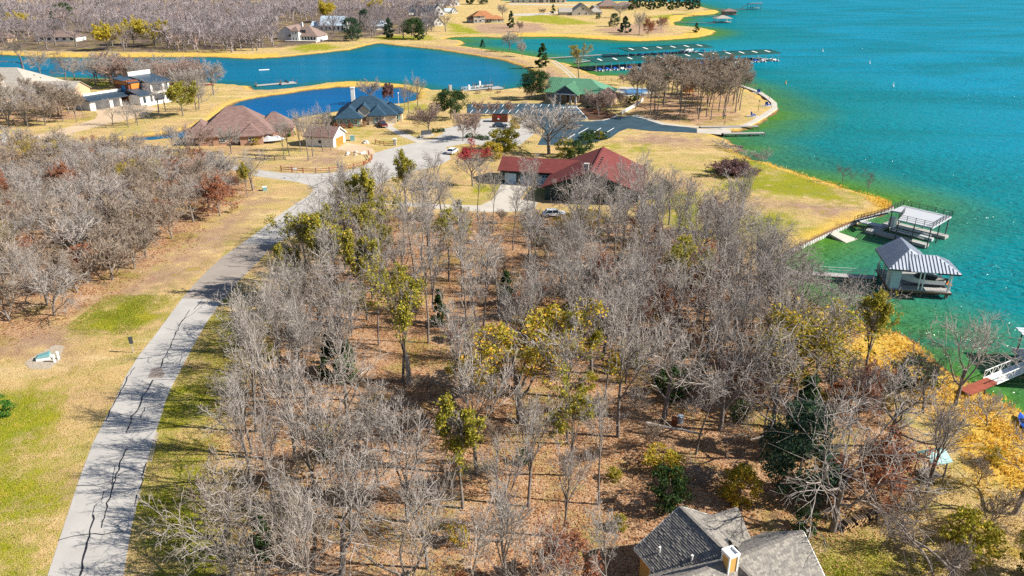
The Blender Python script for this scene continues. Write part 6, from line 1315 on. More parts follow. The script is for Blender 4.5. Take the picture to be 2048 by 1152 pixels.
# ------------------------------------------------------------------ vehicles
def car(name, label, cat, px, py, rz, kind='sedan', mat='carwhite'):
    o = thing(name, label, cat, (*G(px, py), .03), rz); Lc, Wc = (4.7, 1.85) if kind == 'sedan' else (5.7, 2.0); zb = .32 if kind == 'sedan' else .5
    prof = [(-.5, .0, .35), (-.49, .42, .5), (-.36, .52, .5), (.18, .54, .5), (.42, .46, .49), (.5, .30, .45), (.5, 0, .40)] if kind == 'sedan' else [(-.5, 0, .45), (-.5, .62, .5), (-.12, .64, .5), (.2, .64, .5), (.46, .58, .5), (.5, .4, .48), (.5, 0, .44)]
    b = MB(); rings = []
    for x, z, w_ in prof: rings.append([(x * Lc, -w_ * Wc, zb), (x * Lc, -w_ * Wc * 1.0, zb + z * .5), (x * Lc, -w_ * Wc * .94, zb + z), (x * Lc, w_ * Wc * .94, zb + z), (x * Lc, w_ * Wc, zb + z * .5), (x * Lc, w_ * Wc, zb)])
    b.loft(rings); b.build('body', M[mat], o)
    zc = zb + (.53 if kind == 'sedan' else .63); c0, c1 = (-.40, .22) if kind == 'sedan' else (-.12, .24); hc = .52 if kind == 'sedan' else .62
    b = MB(); b.loft([[(c0 * Lc, -.45 * Wc, zc), (c1 * Lc, -.45 * Wc, zc), (c1 * Lc, .45 * Wc, zc), (c0 * Lc, .45 * Wc, zc)], [((c0 + .09) * Lc, -.37 * Wc, zc + hc), ((c1 - .14) * Lc, -.37 * Wc, zc + hc), ((c1 - .14) * Lc, .37 * Wc, zc + hc), ((c0 + .09) * Lc, .37 * Wc, zc + hc)]]); b.build('cabin_glass', M['glass'], o)
    b = MB(); b.box(((c0 + c1) / 2 - .025) * Lc, 0, zc + hc, (c1 - c0 - .22) * Lc, .74 * Wc, .05)
    for x_ in (c0 + .045, c1 - .07, (c0 + c1) / 2 - .02):
        for s in (-1, 1): b.bar((x_ * Lc, s * .415 * Wc, zc), ((x_ + (.0 if x_ > 0 else .02)) * Lc, s * .385 * Wc, zc + hc), .09, .07)
    b.build('roof', M[mat], o)
    if kind != 'sedan': b = MB(); b.box(-.31 * Lc, 0, zb + .64, .34 * Lc, .84 * Wc, .04); b.build('bed_cover', M['black'], o)
    for x in (-.31, .31):
        for s in (-1, 1):
            wv = MB(); wv.tube((x * Lc, s * Wc * .40, .33), (x * Lc, s * Wc * .51, .33), .33 if kind == 'sedan' else .39, None, 14); ob = wv.build('wheel', M['tyre'], o); wv = MB(); wv.tube((x * Lc, s * Wc * .5, .33), (x * Lc, s * Wc * .52, .33), .2, None, 10); wv.build('rim', M['chrome'], ob)
    for s in (-1, 1):
        b = MB(); b.box(.5 * Lc, s * .34 * Wc, zb + .28, .06, .34, .14); b.build('headlight', M['white'], o); b = MB(); b.box(-.5 * Lc, s * .38 * Wc, zb + .28, .06, .26, .18); b.build('tail_light', M['red'], o); b = MB(); b.box((c1 - .04) * Lc, s * .52 * Wc, zc + .05, .12, .2, .13); b.build('wing_mirror', M[mat], o)
    b = MB(); b.box(-.505 * Lc, 0, zb + .02, .1, .9 * Wc, .18); b.box(.505 * Lc, 0, zb + .02, .1, .86 * Wc, .18); b.build('bumper', M['chrome' if kind != 'sedan' else mat], o, kind='stuff')
    return o
car('parked_car', 'white car parked on the junction beside the crimson topped tree', 'car', 905, 306, 1.25); car('pickup_truck', 'dark red pickup truck outside the slate roofed house', 'pickup truck', 766, 253, 1.95, 'pickup', 'dkred')
car('parked_car', 'white car half hidden by brush below the red roofed house', 'car', 1108, 432, .1); car('parked_car', 'dark blue car in the shade near the dumpster', 'car', 1000, 254, .1, 'sedan', 'bmetal')
# covered boat on a trailer
o = thing('covered_boat', 'boat on a trailer under a pale tarpaulin beside the brown roofed house', 'boat', (*G(547, 285), .0), .5)
b = MB(); b.loft([[(x, -w_, .7), (x, -w_ * .8, .7 + z * .7), (x, 0, .7 + z), (x, w_ * .8, .7 + z * .7), (x, w_, .7)] for x, w_, z in ((-2.9, .9, .7), (-1.5, 1.15, 1.5), (0, 1.2, 1.1), (1.2, 1.1, 1.35), (2.4, .7, .6), (3.2, .1, .3))]); b.build('tarpaulin', M['tarp'], o)
b = MB(); b.box(0, 0, .5, 5.5, 1.4, .14); b.box(3.4, 0, .5, 1.8, .12, .12); b.build('trailer_frame', M['dkmetal'], o, kind='stuff')
for s in (-1, 1): b = MB(); b.tube((-.6, s * 1.0, .32), (-.6, s * 1.2, .32), .32, None, 12); b.build('wheel', M['tyre'], o)

# ------------------------------------------------------------------ small things on land
def fence(name, label, pts, zs, mat, hp, pw=.16, rw=.06, rh=.14, cat='fence'):
    P = [Vector(G(*q)) for q in pts]; o = thing(name, label, cat, (P[0].x, P[0].y, 0)); o0 = P[0]
    for i, q in enumerate(P):
        b = MB(); b.box(q.x - o0.x, q.y - o0.y, -.1, pw, pw, hp + .1); b.build('post', M[mat], o)
        if i:
            for z in zs: b = MB(); b.bar((*(P[i - 1] - o0), z), (*(q - o0), z), rw, rh); b.build('rail', M[mat], o)
    return o
fence('rail_fence', 'red stained two rail fence curving round the brown lawn', [(562.7, 342), (584.5, 344), (606.5, 346), (632, 346.5), (659, 345), (684.5, 342), (708, 337.5), (728, 332), (740.5, 325.5), (744, 319), (737, 310)], (.55, 1.05), 'redwood', 1.35, .2)
fence('rail_fence', 'short red stained fence by the pickup drive gatepost', [(751, 287), (760, 289.5), (768, 291), (787, 290)], (.5, .95), 'redwood', 1.2, .18)
fence('rail_fence', 'grey rail fence through the bare trees on the brown lawn', [(512, 318), (530, 320), (550, 321), (572, 322)], (.5, .95), 'post', 1.1, .14)
fence('pool_fence', 'thin black metal fence behind the swimming pool', [(1198, 161), (1211, 161), (1223, 162), (1235, 163), (1247, 165), (1258, 167), (1270, 169), (1283, 171), (1296, 175)], (.2, .7, 1.3), 'black', 1.4, .12, .06, .06)
o = fence('white_fence', 'white board fence climbing from the drive to the pool', [(1243, 229), (1251, 225), (1259, 220.5), (1267, 216), (1275, 211), (1282, 206), (1286, 202)], (.25, .55, .85, 1.15), 'white', 1.35, .18, .06, .2)
o = thing('lane_sign', 'narrow dark sign on a post beside the lane', 'sign', (*G(267, 705), 0), .3); b = MB(); b.box(0, 0, -.1, .09, .09, 2.6); b.build('post', M['grey'], o); b = MB(); b.box(0, -.08, 1.35, .5, .05, 1.0); b.build('sign_panel', M['dkmetal'], o)
o = thing('street_sign', 'blue white street sign at the junction kerb', 'sign', (*G(592, 357), 0), .4); b = MB(); b.tube((0, 0, -.1), (0, 0, 2.6), .06, None, 6); b.build('post', M['chrome'], o); b = MB(); b.box(0, 0, 2.3, 1.0, .04, .28); b.build('sign_blade', M['wmetal'], o); b = MB(); b.box(0, 0, 2.0, .04, 1.0, .26); b.build('sign_blade', M['wmetal'], o)
o = thing('utility_box', 'teal lidded utility box on the gravel patch', 'utility box', (*G(88, 718), 0), .35); o.scale = (.68, .68, .8)
b = MB(); b.loft([[(-1.2, -.75, 0), (1.2, -.75, 0), (1.2, .75, 0), (-1.2, .75, 0)], [(-1.1, -.7, .55), (1.15, -.7, .55), (1.15, .7, .55), (-1.1, .7, .55)]]); b.build('housing', M['white'], o)
b = MB(); b.loft([[(-1.25, -.8, .5), (1.2, -.8, .56), (1.2, .8, .56), (-1.25, .8, .5)], [(-.9, -.6, .72), (1.15, -.65, 1.05), (1.15, .65, 1.05), (-.9, .6, .72)]]); b.build('lid', M['teal'], o)
for i, (x, y) in enumerate(((109, 724), (117, 718))):
    o = thing('pipe_post', ['white capped pipe post standing nearest the lane by the utility box', 'white capped pipe post just behind the front one'][i], 'post', (*G(x, y), 0)); b = MB(); b.tube((0, 0, -.1), (0, 0, .95), .15, None, 10); b.build('pipe', M['white'], o); b = MB(); b.tube((0, 0, .95), (0, 0, 1.05), .2, .16, 10); b.build('cap', M['white'], o)
o = thing('utility_cabinet', 'small teal utility cabinet on the dirt by the junction', 'utility box', (*G(530, 381), 0), .4); b = MB(); b.box(0, 0, 0, .9, .7, .8); b.build('housing', M['teal'], o); b = MB(); b.box(0, 0, .8, 1.0, .8, .12); b.build('lid', M['white'], o)
o = thing('utility_cabinet', 'teal cabinet beside the detached garage', 'utility box', (*G(705, 281), 0), .2); b = MB(); b.box(0, 0, 0, 1.3, 1.0, 1.3); b.build('housing', M['teal'], o); b = MB(); b.box(0, 0, 1.3, 1.4, 1.1, .1); b.build('lid', M['teal'], o)
o = thing('dumpster', 'rusty open top dumpster with red sign by the club drive', 'dumpster', (*G(1000, 243), 0), -.05)
for x, y, sx_, sy_ in ((0, -1.4, 5, .12), (0, 1.4, 5, .12), (-2.5, 0, .12, 2.7), (2.5, 0, .12, 2.7)): b = MB(); b.box(x, y, .15, sx_, sy_, 2.1); b.build('side_panel', M['rustwood'], o)
b = MB(); b.box(0, 0, .15, 4.9, 2.7, .1); b.build('floor_plate', M['black'], o)
for i in range(6): b = MB(); b.box(-2.2 + i * .88, -1.52, .2, .12, .1, 1.95); b.build('rib', M['rustwood'], o)
b = MB(); b.box(-.3, -1.62, 1.2, 1.0, .05, .9); b.build('sign_panel', M['red'], o); b = MB(); b.box(-.4, -1.66, .9, .6, .04, .5); b.build('notice', M['white'], o)
o = thing('play_hut', 'orange cedar play hut among the slender trees of the grove', 'play hut', (*G(1375, 190), 0), .2)
for x in (-1.4, 1.4):
    for y in (-1.4, 1.4): b = MB(); b.box(x, y, -.1, .2, .2, 3.4); b.build('post', M['cedarwood'], o)
b = MB(); b.box(0, 0, 1.2, 3, 3, .15); b.build('floor', M['cedarwood'], o)
for x, y, sx_, sy_ in ((0, -1.4, 2.6, .08), (-1.4, 0, .08, 2.6), (1.4, 0, .08, 2.6)): b = MB(); b.box(x, y, 1.35, sx_, sy_, 1.6); b.build('side_panel', M['cedarwood'], o)
b = MB(); b.slab([(-1.8, -1.8, 3.2), (1.8, -1.8, 3.2), (1.8, 0, 4.2), (-1.8, 0, 4.2)], .1); b.slab([(-1.8, 1.8, 3.2), (1.8, 1.8, 3.2), (1.8, 0, 4.2), (-1.8, 0, 4.2)], .1); b.build('roof', M['rustwood'], o)
for i, (x, y) in enumerate(((1506, 233), (1535, 212), (1517, 186))):
    o = thing('lounge_chair', ['blue lounge chair on a pale pad nearest the boat ramp', 'blue lounge chair near the tip of the shore walk', 'dark blue lounge chair at the lake end of the shore walk'][i], 'chair', (*G(x, y), .03), .6 * i)
    b = MB(); b.box(0, 0, .4, 1.3, 1.2, .14); b.build('seat', M['blue'], o); b = MB(); b.box(-.65, 0, .5, .16, 1.2, 1.1); b.build('backrest', M['blue'], o)
    for s in (-.6, .6):
        b = MB(); b.box(0, s, .75, 1.2, .16, .08); b.build('armrest', M['blue'], o)
        for q in (-.55, .55): b = MB(); b.box(q, s, 0, .1, .1, .75); b.build('leg', M['blue'], o)
    sheet('pad', [(G(x, y)[0] + dx, G(x, y)[1] + dy) for dx, dy in ((-2, -1.6), (2, -1.6), (2, 2), (-2, 2))], M['conc'], .03, 'pale concrete pad under a blue lounge chair', .1)
for i, (x, y) in enumerate(((956, 187), (979, 182), (998, 186))):
    o = thing('picnic_table', ['picnic table nearest the pond dock', 'picnic table in the middle of the pond lawn', 'picnic table farthest from the pond dock'][i], 'picnic table', (*G(x, y), 0), .5 * i)
    b = MB(); b.box(0, 0, .72, 2.2, .9, .07); b.build('table_top', M['wood'], o)
    for s in (-.75, .75): b = MB(); b.box(0, s, .42, 2.2, .32, .06); b.build('bench', M['wood'], o)
    for s in (-.8, .8): b = MB(); b.bar((s, -.75, 0), (s, .25, .72), .1, .1); b.bar((s, .75, 0), (s, -.25, .72), .1, .1); b.build('trestle', M['wood'], o)
o = thing('flag_pole', 'thin pale flagpole on the pond lawn', 'flag pole', (*G(981, 196), 0)); b = MB(); b.tube((0, 0, -.1), (0, 0, 7), .07, .04, 6); b.build('pole', M['chrome'], o); b = MB(); b.box(.0, 0, 7, .16, .16, .16); b.build('finial', M['ochre'], o)
o = thing('pond_pillar', 'short white and brick pillar on the pond lawn behind the live oak', 'pillar', (*G(900, 186), 0)); b = MB(); b.box(0, 0, -.1, 1.0, 1.0, 3.2); b.build('shaft', M['rose'], o); b = MB(); b.box(.35, -.55, .2, 1.0, .2, 2.9); b.build('notice_board', M['white'], o)
for i, (x, y, h_) in enumerate(((1449, 249, 2.6), (1516, 224, 3.6), (1538, 199, 3.6), (1487, 176, 3), (798, 216, 5), (1059, 200, 5))):
    o = thing('lamp_post', ['short dark lamp post on the grove lawn by the boat ramp', 'dark lamp post beside the blue chair nearest the ramp', 'dark lamp post at the tip of the shore walk', 'dark lamp post at the lake end of the shore walk', 'white globe lamp on the green strip by the slate roofed house', 'thin lamp post before the club wall myrtles'][i], 'lamp post', (*G(x, y), 0))
    b = MB(); b.tube((0, 0, -.1), (0, 0, h_), .08, .06, 6); b.build('pole', M['black' if i != 4 else 'white'], o); b = MB(); b.loft([[(cos(a) * r_, sin(a) * r_, h_ + z) for a in np.arange(8) * pi / 4] for r_, z in ((.1, 0), (.24, .15), (.24, .35), (.08, .5))]); b.build('lantern', M['white' if i == 4 else 'dkmetal'], o)
o = thing('kayak', 'red kayak lying on the spit by the pond', 'kayak', (*G(416, 171), .05), .3); b = MB(); b.loft([[(x, -w_, .45), (x, -w_ * .7, .12), (x, w_ * .7, .12), (x, w_, .45), (x, 0, .55)] for x, w_ in ((-2.4, .05), (-1.2, .5), (0, .6), (1.2, .5), (2.4, .05))]); b.build('hull', M['red'], o); b = MB(); b.box(0, 0, .5, 1.2, .6, .1); b.build('cockpit', M['black'], o)
o = thing('kayak', 'bright blue kayak on the reeds at the right edge', 'kayak', (*G(2046, 850), .05), 1.2); b = MB(); b.loft([[(x, -w_, .4), (x, -w_ * .7, .1), (x, w_ * .7, .1), (x, w_, .4), (x, 0, .5)] for x, w_ in ((-2.0, .05), (-1, .42), (0, .5), (1, .42), (2, .05))]); b.build('hull', M['blue'], o); b = MB(); b.box(0, 0, .44, 1.0, .5, .1); b.build('cockpit', M['black'], o)
# firewood stack: every log its own piece
o = thing('woodpile', 'row of stacked split firewood beneath the forked oak', 'woodpile', (*G(1682, 1060), 0), yaw(Vector(G(1762, 1033)) - Vector(G(1682, 1060)))); r = random.Random(2); LW = (Vector(G(1762, 1033)) - Vector(G(1682, 1060))).length
n = 0
for j in range(4):
    for i in range(int(LW / .27)):
        if r.random() < .12 + .1 * j: continue
        rad = r.uniform(.09, .15); x = i * .27 + (j % 2) * .13; z = .12 + j * .22; b = MB(); b.cur = 0; y0, y1 = -.32 + r.uniform(-.12, .06), .3 + r.uniform(-.06, .1)
        b.tube((x, y0, z), (x + r.uniform(-.05, .05), y1, z + r.uniform(-.03, .03)), rad, rad * .9, 6, False); b.cur = 1
        b.add([(x + cos(a) * rad, y0 + .001, z + sin(a) * rad) for a in np.arange(6) * pi / 3], [(0, 1, 2, 3, 4, 5)]); b.add([(x + cos(a) * rad * .9, y1 - .001, z + sin(a) * rad * .9) for a in np.arange(6) * pi / 3], [(5, 4, 3, 2, 1, 0)])
        b.build('log', [M['logbark'], M['logend']], o); n += 1
def log(name, label, p0, p1, z0, z1, r0, r1, mat='twig', limbs=0, seed=1):
    A, B = Vector((*G(*p0), z0)), Vector((*G(*p1), z1)); o = thing(name, label, 'log', (A.x, A.y, 0)); d = B - A; r = random.Random(seed); b = MB(); pts = [Vector((0, 0, z0))]
    for i in range(1, 7): q = d * (i / 6); pts.append(Vector((q.x + r.uniform(-.12, .12), q.y + r.uniform(-.12, .12), z0 + q.z + r.uniform(-.05, .1))))
    for i in range(6): b.tube(pts[i], pts[i + 1], r0 + (r1 - r0) * i / 6, r0 + (r1 - r0) * (i + 1) / 6, 7)
    b.build('trunk', M[mat], o)
    for k_ in range(limbs):
        q = pts[2 + k_ % 4]; e = q + Vector((r.uniform(-2, 2), r.uniform(-2, 2), r.uniform(.3, 2))); b = MB(); b.tube(q, e, r1 * .6, r1 * .2, 5); b.build('limb', M[mat], o)
    return o
log('fallen_log', 'long pale fallen trunk lying across the wood behind the golden bush', (1290, 866), (1405, 884), 1.3, .9, .2, .1, 'twig', 4, 3)
log('fallen_log', 'thin pale log lying on the litter by the bright green bush', (702, 768), (735, 742), .15, .3, .13, .07, 'twig', 2, 4)
log('fallen_log', 'pale straight log on the shady ground by the teal roofed stand', (1815, 910), (1870, 924), .3, .3, .11, .08, 'twig', 0, 5)
o = thing('tree_snag', 'broken pale tree stump standing in the clearing beside the ivy clad trunk', 'tree stump', (*G(818, 766), 0))
b = MB(); b.tube((0, 0, -.2), (.0, 0, .6), .48, .36, 9); b.tube((0, 0, .6), (-.05, 0, 3.6), .36, .26, 9); b.tube((-.05, 0, 3.6), (-.12, .05, 4.5), .24, .04, 7); b.build('trunk', M['twig'], o); b = MB(); b.tube((-.45, .1, 2.0), (-.5, .1, 4.0), .12, .03, 6); b.build('splinter', M['twig'], o)
# driftwood tree in the reeds and little shore shrubs
T('driftwood', 'grey dead stump with upright prongs on the shore by the ramp lawn', 'dead tree', 'dead', 1531, 318, 3.4, .9); T('small_tree', 'leaning bare sapling over the water on the point shore', 'small tree', 'sprawl1', 1686, 362, 4.5, .9); T('small_tree', 'bare sapling nearest the golden tip of the point', 'small tree', 'sprawl0', 1738, 377, 4.5, .8)
for i, (x, y, s) in enumerate(((1443, 293, 2.2), (1456, 298, 2.0), (1470, 302, 1.8), (1483, 306, 1.8), (1497, 311, 1.6), (1512, 316, 1.7), (1524, 319, 1.9))): T('shore_brush', 'brown bare brush, %s from the ramp end of the shore strip' % ['first', 'second', 'third', 'fourth', 'fifth', 'sixth', 'seventh'][i], 'bush', 'bush%d' % (i % 2), x, y, s, 1.4, 'brown brush along the ramp lawn shore')
for i, (x, y, s, wd) in enumerate(((1457, 347, 4.2, 1.2), (1474, 350, 3.2, 1.3), (1490, 350, 2.4, 1.3))): T('purple_bush', ['tallest purple brown bush on the green point lawn', 'middle purple brown bush of the clump on the point lawn', 'lowest purple brown bush at the lake end of the clump'][i], 'bush', 'pbush', x, y, s, wd, 'purple brown bushes on the point lawn')
# hedges and beds
HB = [('shrub1', 1177, 275, 2.2, 'hedge bush at the drive end of the row before the three bay lines'), ('shrub1', 1188, 277, 2.4, 'second hedge bush of the row before the three bay lines'), ('shrub0', 1199, 278, 2.2, 'third hedge bush of the row before the three bay lines'), ('shrub1', 1210, 278, 2.1, 'lake end hedge bush of the row before the three bay lines'),
      ('hedge', 940, 275, 1.2, 'clipped hedge at the junction end of the hedge island'), ('hedge', 955, 277, 1.2, 'clipped hedge in the middle of the hedge island'), ('hedge', 970, 279, 1.2, 'clipped hedge at the dumpster end of the hedge island'), ('hedge', 872, 264, 1.2, 'clipped hedge below the dense crape myrtle'), ('hedge', 882, 263, 1.1, 'clipped hedge next to the club drive by the dense myrtle'),
      ('shrub1', 1266, 203, 2.2, 'dark round shrub by the white board fence'), ('shrub1', 1274, 200, 2.0, 'dark round shrub at the pool end of the white board fence'), ('shrub1', 1256, 206, 2.0, 'dark round shrub nearest the orange porch'), ('hedge', 1178, 215, 1.2, 'low dark hedge along the clubhouse front wall'),
      ('tansh', 1215, 228, 1.3, 'pale tan grass clump in the island bed'), ('tansh', 1222, 231, 1.2, 'pale grass clump near the kerb of the island bed'), ('rsh', 1191, 228, 1.3, 'rusty clump in the island bed'), ('ysh', 1098, 200, 1.6, 'round yellow bush by the clubhouse wall'),
      ('rsh', 672, 256, 1.5, 'reddish hedge at the garage side of the slate roofed house'), ('rsh', 687, 257, 1.5, 'reddish hedge under the windows of the slate roofed house'), ('rsh', 702, 256, 1.5, 'reddish hedge near the door of the slate roofed house'), ('tansh', 727, 253, 1.6, 'tan mounded bush beside the pickup drive'),
      ('shrub2', 581, 272, 2.8, 'bright green bush by the covered boat'), ('ysh', 512, 290, 2.0, 'yellow green bush at the corner of the brown roofed house'), ('shrub2', 790, 244, 2.0, 'green bush at the end wall of the slate roofed house'), ('shrub1', 655, 247, 3.2, 'dark shrub beside the garage side of the slate roofed house'),
      ('shrub0', 1000, 300, 5.5, 'tall yellow green shrub behind the garage wing of the red roofed house'), ('ysh', 985, 320, 4.5, 'yellow green shrub at the end of the garage wing'), ('shrub0', 1018, 296, 5, 'olive shrub between the garage wing and the huge bare tree'), ('shrub1', 1150, 318, 4.5, 'dark green shrub behind the red roof ridge'), ('shrub0', 1130, 312, 4.5, 'green shrub under the huge bare tree'), ('shrub1', 1172, 300, 4.5, 'dark green shrub nearest the parking lot behind the red roof'),
      ('ysh', 1030, 258, 3.4, 'yellow green shrub beside the dumpster under the bare tree'), ('ysh', 1185, 455, 3.4, 'large golden bush in the brush below the red roofed house'), ('ysh', 1130, 462, 3.2, 'golden bush beside the half hidden white car'), ('ysh', 1160, 448, 2.8, 'golden bush between the car and the large golden bush'), ('shrub1', 1300, 395, 3.0, 'dark hedge bush at the lawn wall of the red roofed house'), ('shrub1', 1330, 385, 2.6, 'dark hedge bush farther along the lawn wall'),
      ('shrub2', 0, 830, 2.6, 'bright green bush cut by the left edge beside the lane lawn'), ('ysh', 25, 290, 2.0, 'golden bush at the end of the sandy drive'), ('ysh', 355, 322, 2.2, 'golden shrub at the far corner of the left wood'),
      ('rsh', 100, 560, 2.0, 'rusty scrub in the left wood nearest the gravel patch'), ('rsh', 210, 520, 2.0, 'rusty scrub inside the left wood by the lane side'), ('rsh', 250, 470, 2.0, 'rusty scrub deep inside the left wood')]
for key, x, y, s, lab in HB: T('hedge' if key == 'hedge' else 'bush', lab, 'hedge' if key == 'hedge' else 'bush', key, x, y, s, 1.15 if key != 'hedge' else 1.4)
o = thing('hunting_stand', 'small teal roofed timber stand among trees near the reeds', 'garden shelter', (*G(1856, 955), 0), .3)
for x in (-.9, .9):
    for y in (-.9, .9): b = MB(); b.box(x, y, -.1, .12, .12, 2.7); b.build('post', M['post'], o)
b = MB(); b.slab([(-1.2, -1.2, 2.5), (1.2, -1.2, 2.5), (1.2, 0, 3.2), (-1.2, 0, 3.2)], .08); b.slab([(-1.2, 1.2, 2.5), (1.2, 1.2, 2.5), (1.2, 0, 3.2), (-1.2, 0, 3.2)], .08); b.build('roof', M['teal'], o); b = MB(); b.box(0, 0, .5, 1.7, 1.7, .1); b.build('bench', M['post'], o)
for i, (x, y, m_, lab) in enumerate(((1348, 850, 'rustwood', 'rusty barrel on the litter near the fallen trunk'), (1360, 846, 'wmetal', 'pale round tub beside the rusty barrel'))):
    o = thing('barrel', lab, 'barrel', (*G(x, y), 0)); b = MB(); b.tube((0, 0, 0), (0, 0, .9), .33, .3, 12); b.build('drum', M[m_], o); b = MB(); b.tube((0, 0, .88), (0, 0, .94), .36, None, 12); b.build('rim', M[m_], o)
o = thing('birdbath', 'small white garden birdbath on the lawn right of the red roofed house', 'birdbath', (*G(1317, 395), 0)); b = MB(); b.tube((0, 0, 0), (0, 0, .15), .35, .3, 10); b.tube((0, 0, .15), (0, 0, 1.0), .12, .14, 8); b.build('pedestal', M['white'], o); b = MB(); b.tube((0, 0, 1.0), (0, 0, 1.2), .25, .6, 12); b.build('basin', M['white'], o)
for i, (x, y) in enumerate(((1297, 420), (1318, 421))):
    o = thing('garden_bench', ['pale garden bench by the big tree right of the red house', 'second pale garden bench nearer the lake right of the red house'][i], 'bench', (*G(x, y), 0), -.2); b = MB(); b.box(0, 0, .42, 2.2, .5, .08); b.build('seat', M['deckgrey'], o); b = MB(); b.box(0, .26, .5, 2.2, .08, .5); b.build('backrest', M['deckgrey'], o)
    for s in (-.9, .9): b = MB(); b.box(s, 0, 0, .12, .5, .42); b.build('leg', M['deckgrey'], o)
r = random.Random(9)
for i in range(9):
    x, y = (695 + r.uniform(-3, 40), 303 + r.uniform(-2, 8)) if i < 6 else (728 + r.uniform(-10, 10), 286 + r.uniform(-4, 3)); b = MB(); s = r.uniform(.5, .95)
    BL_ = ['whitish boulder lowest in the border below the garage apron', 'grey boulder nearest the rail fence end below the apron', 'whitish boulder in the middle of the apron border', 'squat grey boulder beside the middle whitish one', 'whitish boulder nearest the junction below the apron', 'small grey boulder set behind the apron border', 'whitish boulder in the low ring by the slate house lawn', 'grey boulder in the low ring by the slate house lawn', 'smallest whitish boulder of the low lawn ring']
    rings = [[(cos(a) * q * s * r.uniform(.75, 1.2), sin(a) * q * s * r.uniform(.75, 1.2), z * s) for a in np.arange(7) * 2 * pi / 7] for q, z in ((.8, -.1), (1, .25), (.8, .6), (.3, .85))]
    b.loft(rings); o = b.build('boulder', M['white_wall' if i % 2 else 'stone']); o.location = (*G(x, y), 0); tag(o, BL_[i], 'boulder', ['boulders below the garage apron', 'boulders by the slate house lawn'][i > 5])
o = thing('entry_planter', 'stone walled entry planter with dark sign at the club drive corner', 'planter', (*G(853, 274), 0), .5); b = MB(); b.box(0, 0, -.1, 4.5, 1.2, .8); b.build('wall', M['stone'], o); b = MB(); b.box(0, .1, .7, 3.2, .35, 1.3); b.build('sign_panel', M['dkmetal'], o)
o = thing('gate_pillar', 'stone gate pillar beside the short red fence', 'pillar', (*G(790, 291), 0)); b = MB(); b.box(0, 0, -.1, .8, .8, 1.9); b.build('shaft', M['stone'], o); b = MB(); b.box(0, 0, 1.8, 1.0, 1.0, .15); b.build('cap', M['white'], o)
for i, (x, y) in enumerate(((9, 279), (79, 283))):
    o = thing('mailbox' if i == 0 else 'drive_sign', ['white brick mailbox pillar at the left end of the sandy drive', 'small orange and white marker at the mouth of the sandy drive'][i], ['mailbox', 'marker'][i], (*G(x, y), 0), .2); b = MB(); b.box(0, 0, -.1, 1.0 if i == 0 else .5, .9 if i == 0 else .12, 1.7 if i == 0 else .9); b.build('shaft' if i == 0 else 'panel', M['white' if i == 0 else 'ochre'], o); b = MB(); b.box(0, 0, 1.6 if i == 0 else .8, 1.2 if i == 0 else .55, 1.1 if i == 0 else .14, .15 if i == 0 else .8); b.build('cap' if i == 0 else 'board', M['grey' if i == 0 else 'white'], o)

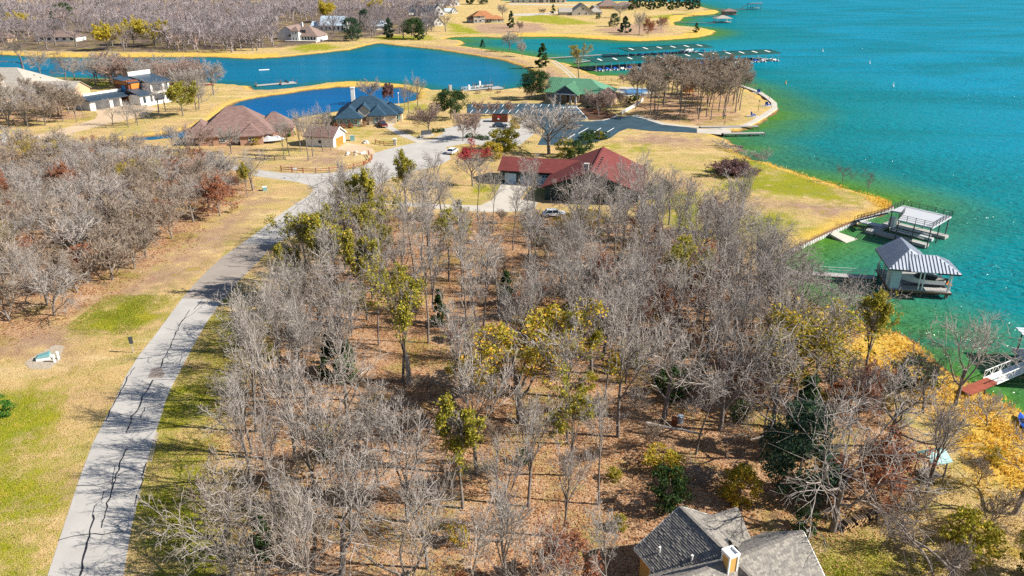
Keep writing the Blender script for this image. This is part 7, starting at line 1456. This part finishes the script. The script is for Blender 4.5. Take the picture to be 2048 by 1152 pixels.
# ------------------------------------------------------------------ ground cover nobody could count
def blades(name, label, polys, n, hgt, wd, mat, seed, flat=0.0, ymax=120, dens=None):
    r = np.random.default_rng(seed); out = []
    for pl in polys:
        A = np.array(W2(pl)); lo, hi = A.min(0), A.max(0); hi[1] = min(hi[1], ymax); lo[0] = max(lo[0], -110)
        C = r.uniform(lo, hi, (n * 3, 2)); C = C[sdf(C, W2(pl)) / 5 + r.uniform(-1, .4, len(C)) > -.3]
        C = C[vnoise(C, 3.0, seed + 1) + .35 * vnoise(C, .9, seed + 2) + r.uniform(-.35, .35, len(C)) > .55][:n]; out.append(C)
    C = np.concatenate(out); C = C[land_sd(C, False) > .6]
    for p in KEEP_OUT[:2]: C = C[sdf(C, p) < -.15]
    m = len(C); a = r.uniform(0, 6.28, m); h = hgt * r.uniform(.5, 1.3, m); w_ = wd * r.uniform(.6, 1.3, m); d = np.stack([np.cos(a), np.sin(a)], 1); ln = r.normal(0, .5, (m, 2)) * h[:, None]
    if flat: z0 = r.uniform(.02, .09, (m, 3)); V = np.stack([np.c_[C - d * w_[:, None], z0[:, 0]], np.c_[C + d * w_[:, None], z0[:, 1]], np.c_[C + np.stack([-d[:, 1], d[:, 0]], 1) * w_[:, None] * 1.5, z0[:, 2]]], 1)
    else: V = np.stack([np.c_[C - d * w_[:, None], np.full(m, -.02)], np.c_[C + d * w_[:, None], np.full(m, -.02)], np.c_[C + ln, h]], 1)
    o = link_mesh(name, np_mesh(name, V.reshape(-1, 3), np.arange(3 * m).reshape(m, 3), mat)); tag(o, label, kind='stuff')
M['bl_green'] = leafm('green_grass_blades', (.17, .25, .01), (.34, .33, .02), (.52, .38, .08)); M['bl_dry'] = leafm('dry_grass_blades', (.40, .27, .10), (.58, .42, .18), (.30, .26, .05)); M['bl_leaf'] = leafm('fallen_leaves', (.42, .20, .08), (.60, .40, .24), (.24, .10, .05)); M['bl_reed'] = leafm('golden_reeds', (.72, .46, .05), (.82, .60, .16), (.55, .32, .05))
blades('grass', 'green grass on the lane verges', Z_GREEN[:4] + [Z_GREEN[8]], 16000, .11, .05, M['bl_green'], 1)
blades('dry_grass', 'dry straw coloured grass beside the lane', [[(-300, 1300), (-300, 640), (150, 640), (335, 600), (235, 780), (50, 1300)], [(250, 1300), (300, 920), (420, 640), (520, 650), (480, 900), (500, 1300)], [(1620, 1300), (1600, 1080), (1760, 1000), (1900, 940), (2200, 1100), (2300, 1300)]], 22000, .13, .05, M['bl_dry'], 2)
blades('leaf_litter', 'fallen brown leaves on the floor of the near wood', [Z_LITTER[0]], 90000, .1, .13, M['bl_leaf'], 3, 1, 150)
blades('leaf_litter', 'fallen brown leaves under the left wood', [Z_LITTER[1]], 26000, .1, .17, M['bl_leaf'], 4, 1, 200)
for i, (pl, n_, lab) in enumerate(((Z_GOLD[0], 7000, 'golden reeds on the bank in front of the near wood'), (Z_GOLD[1], 900, 'golden reeds at the tip of the green point'), (Z_GOLD[6], 1500, 'golden reeds fringing the shore of the green point'))):
    blades('reeds', lab, [pl], n_, .42, .10, M['bl_reed'], 5 + i, 0, 200)
print('OBJ', len(bpy.data.objects))
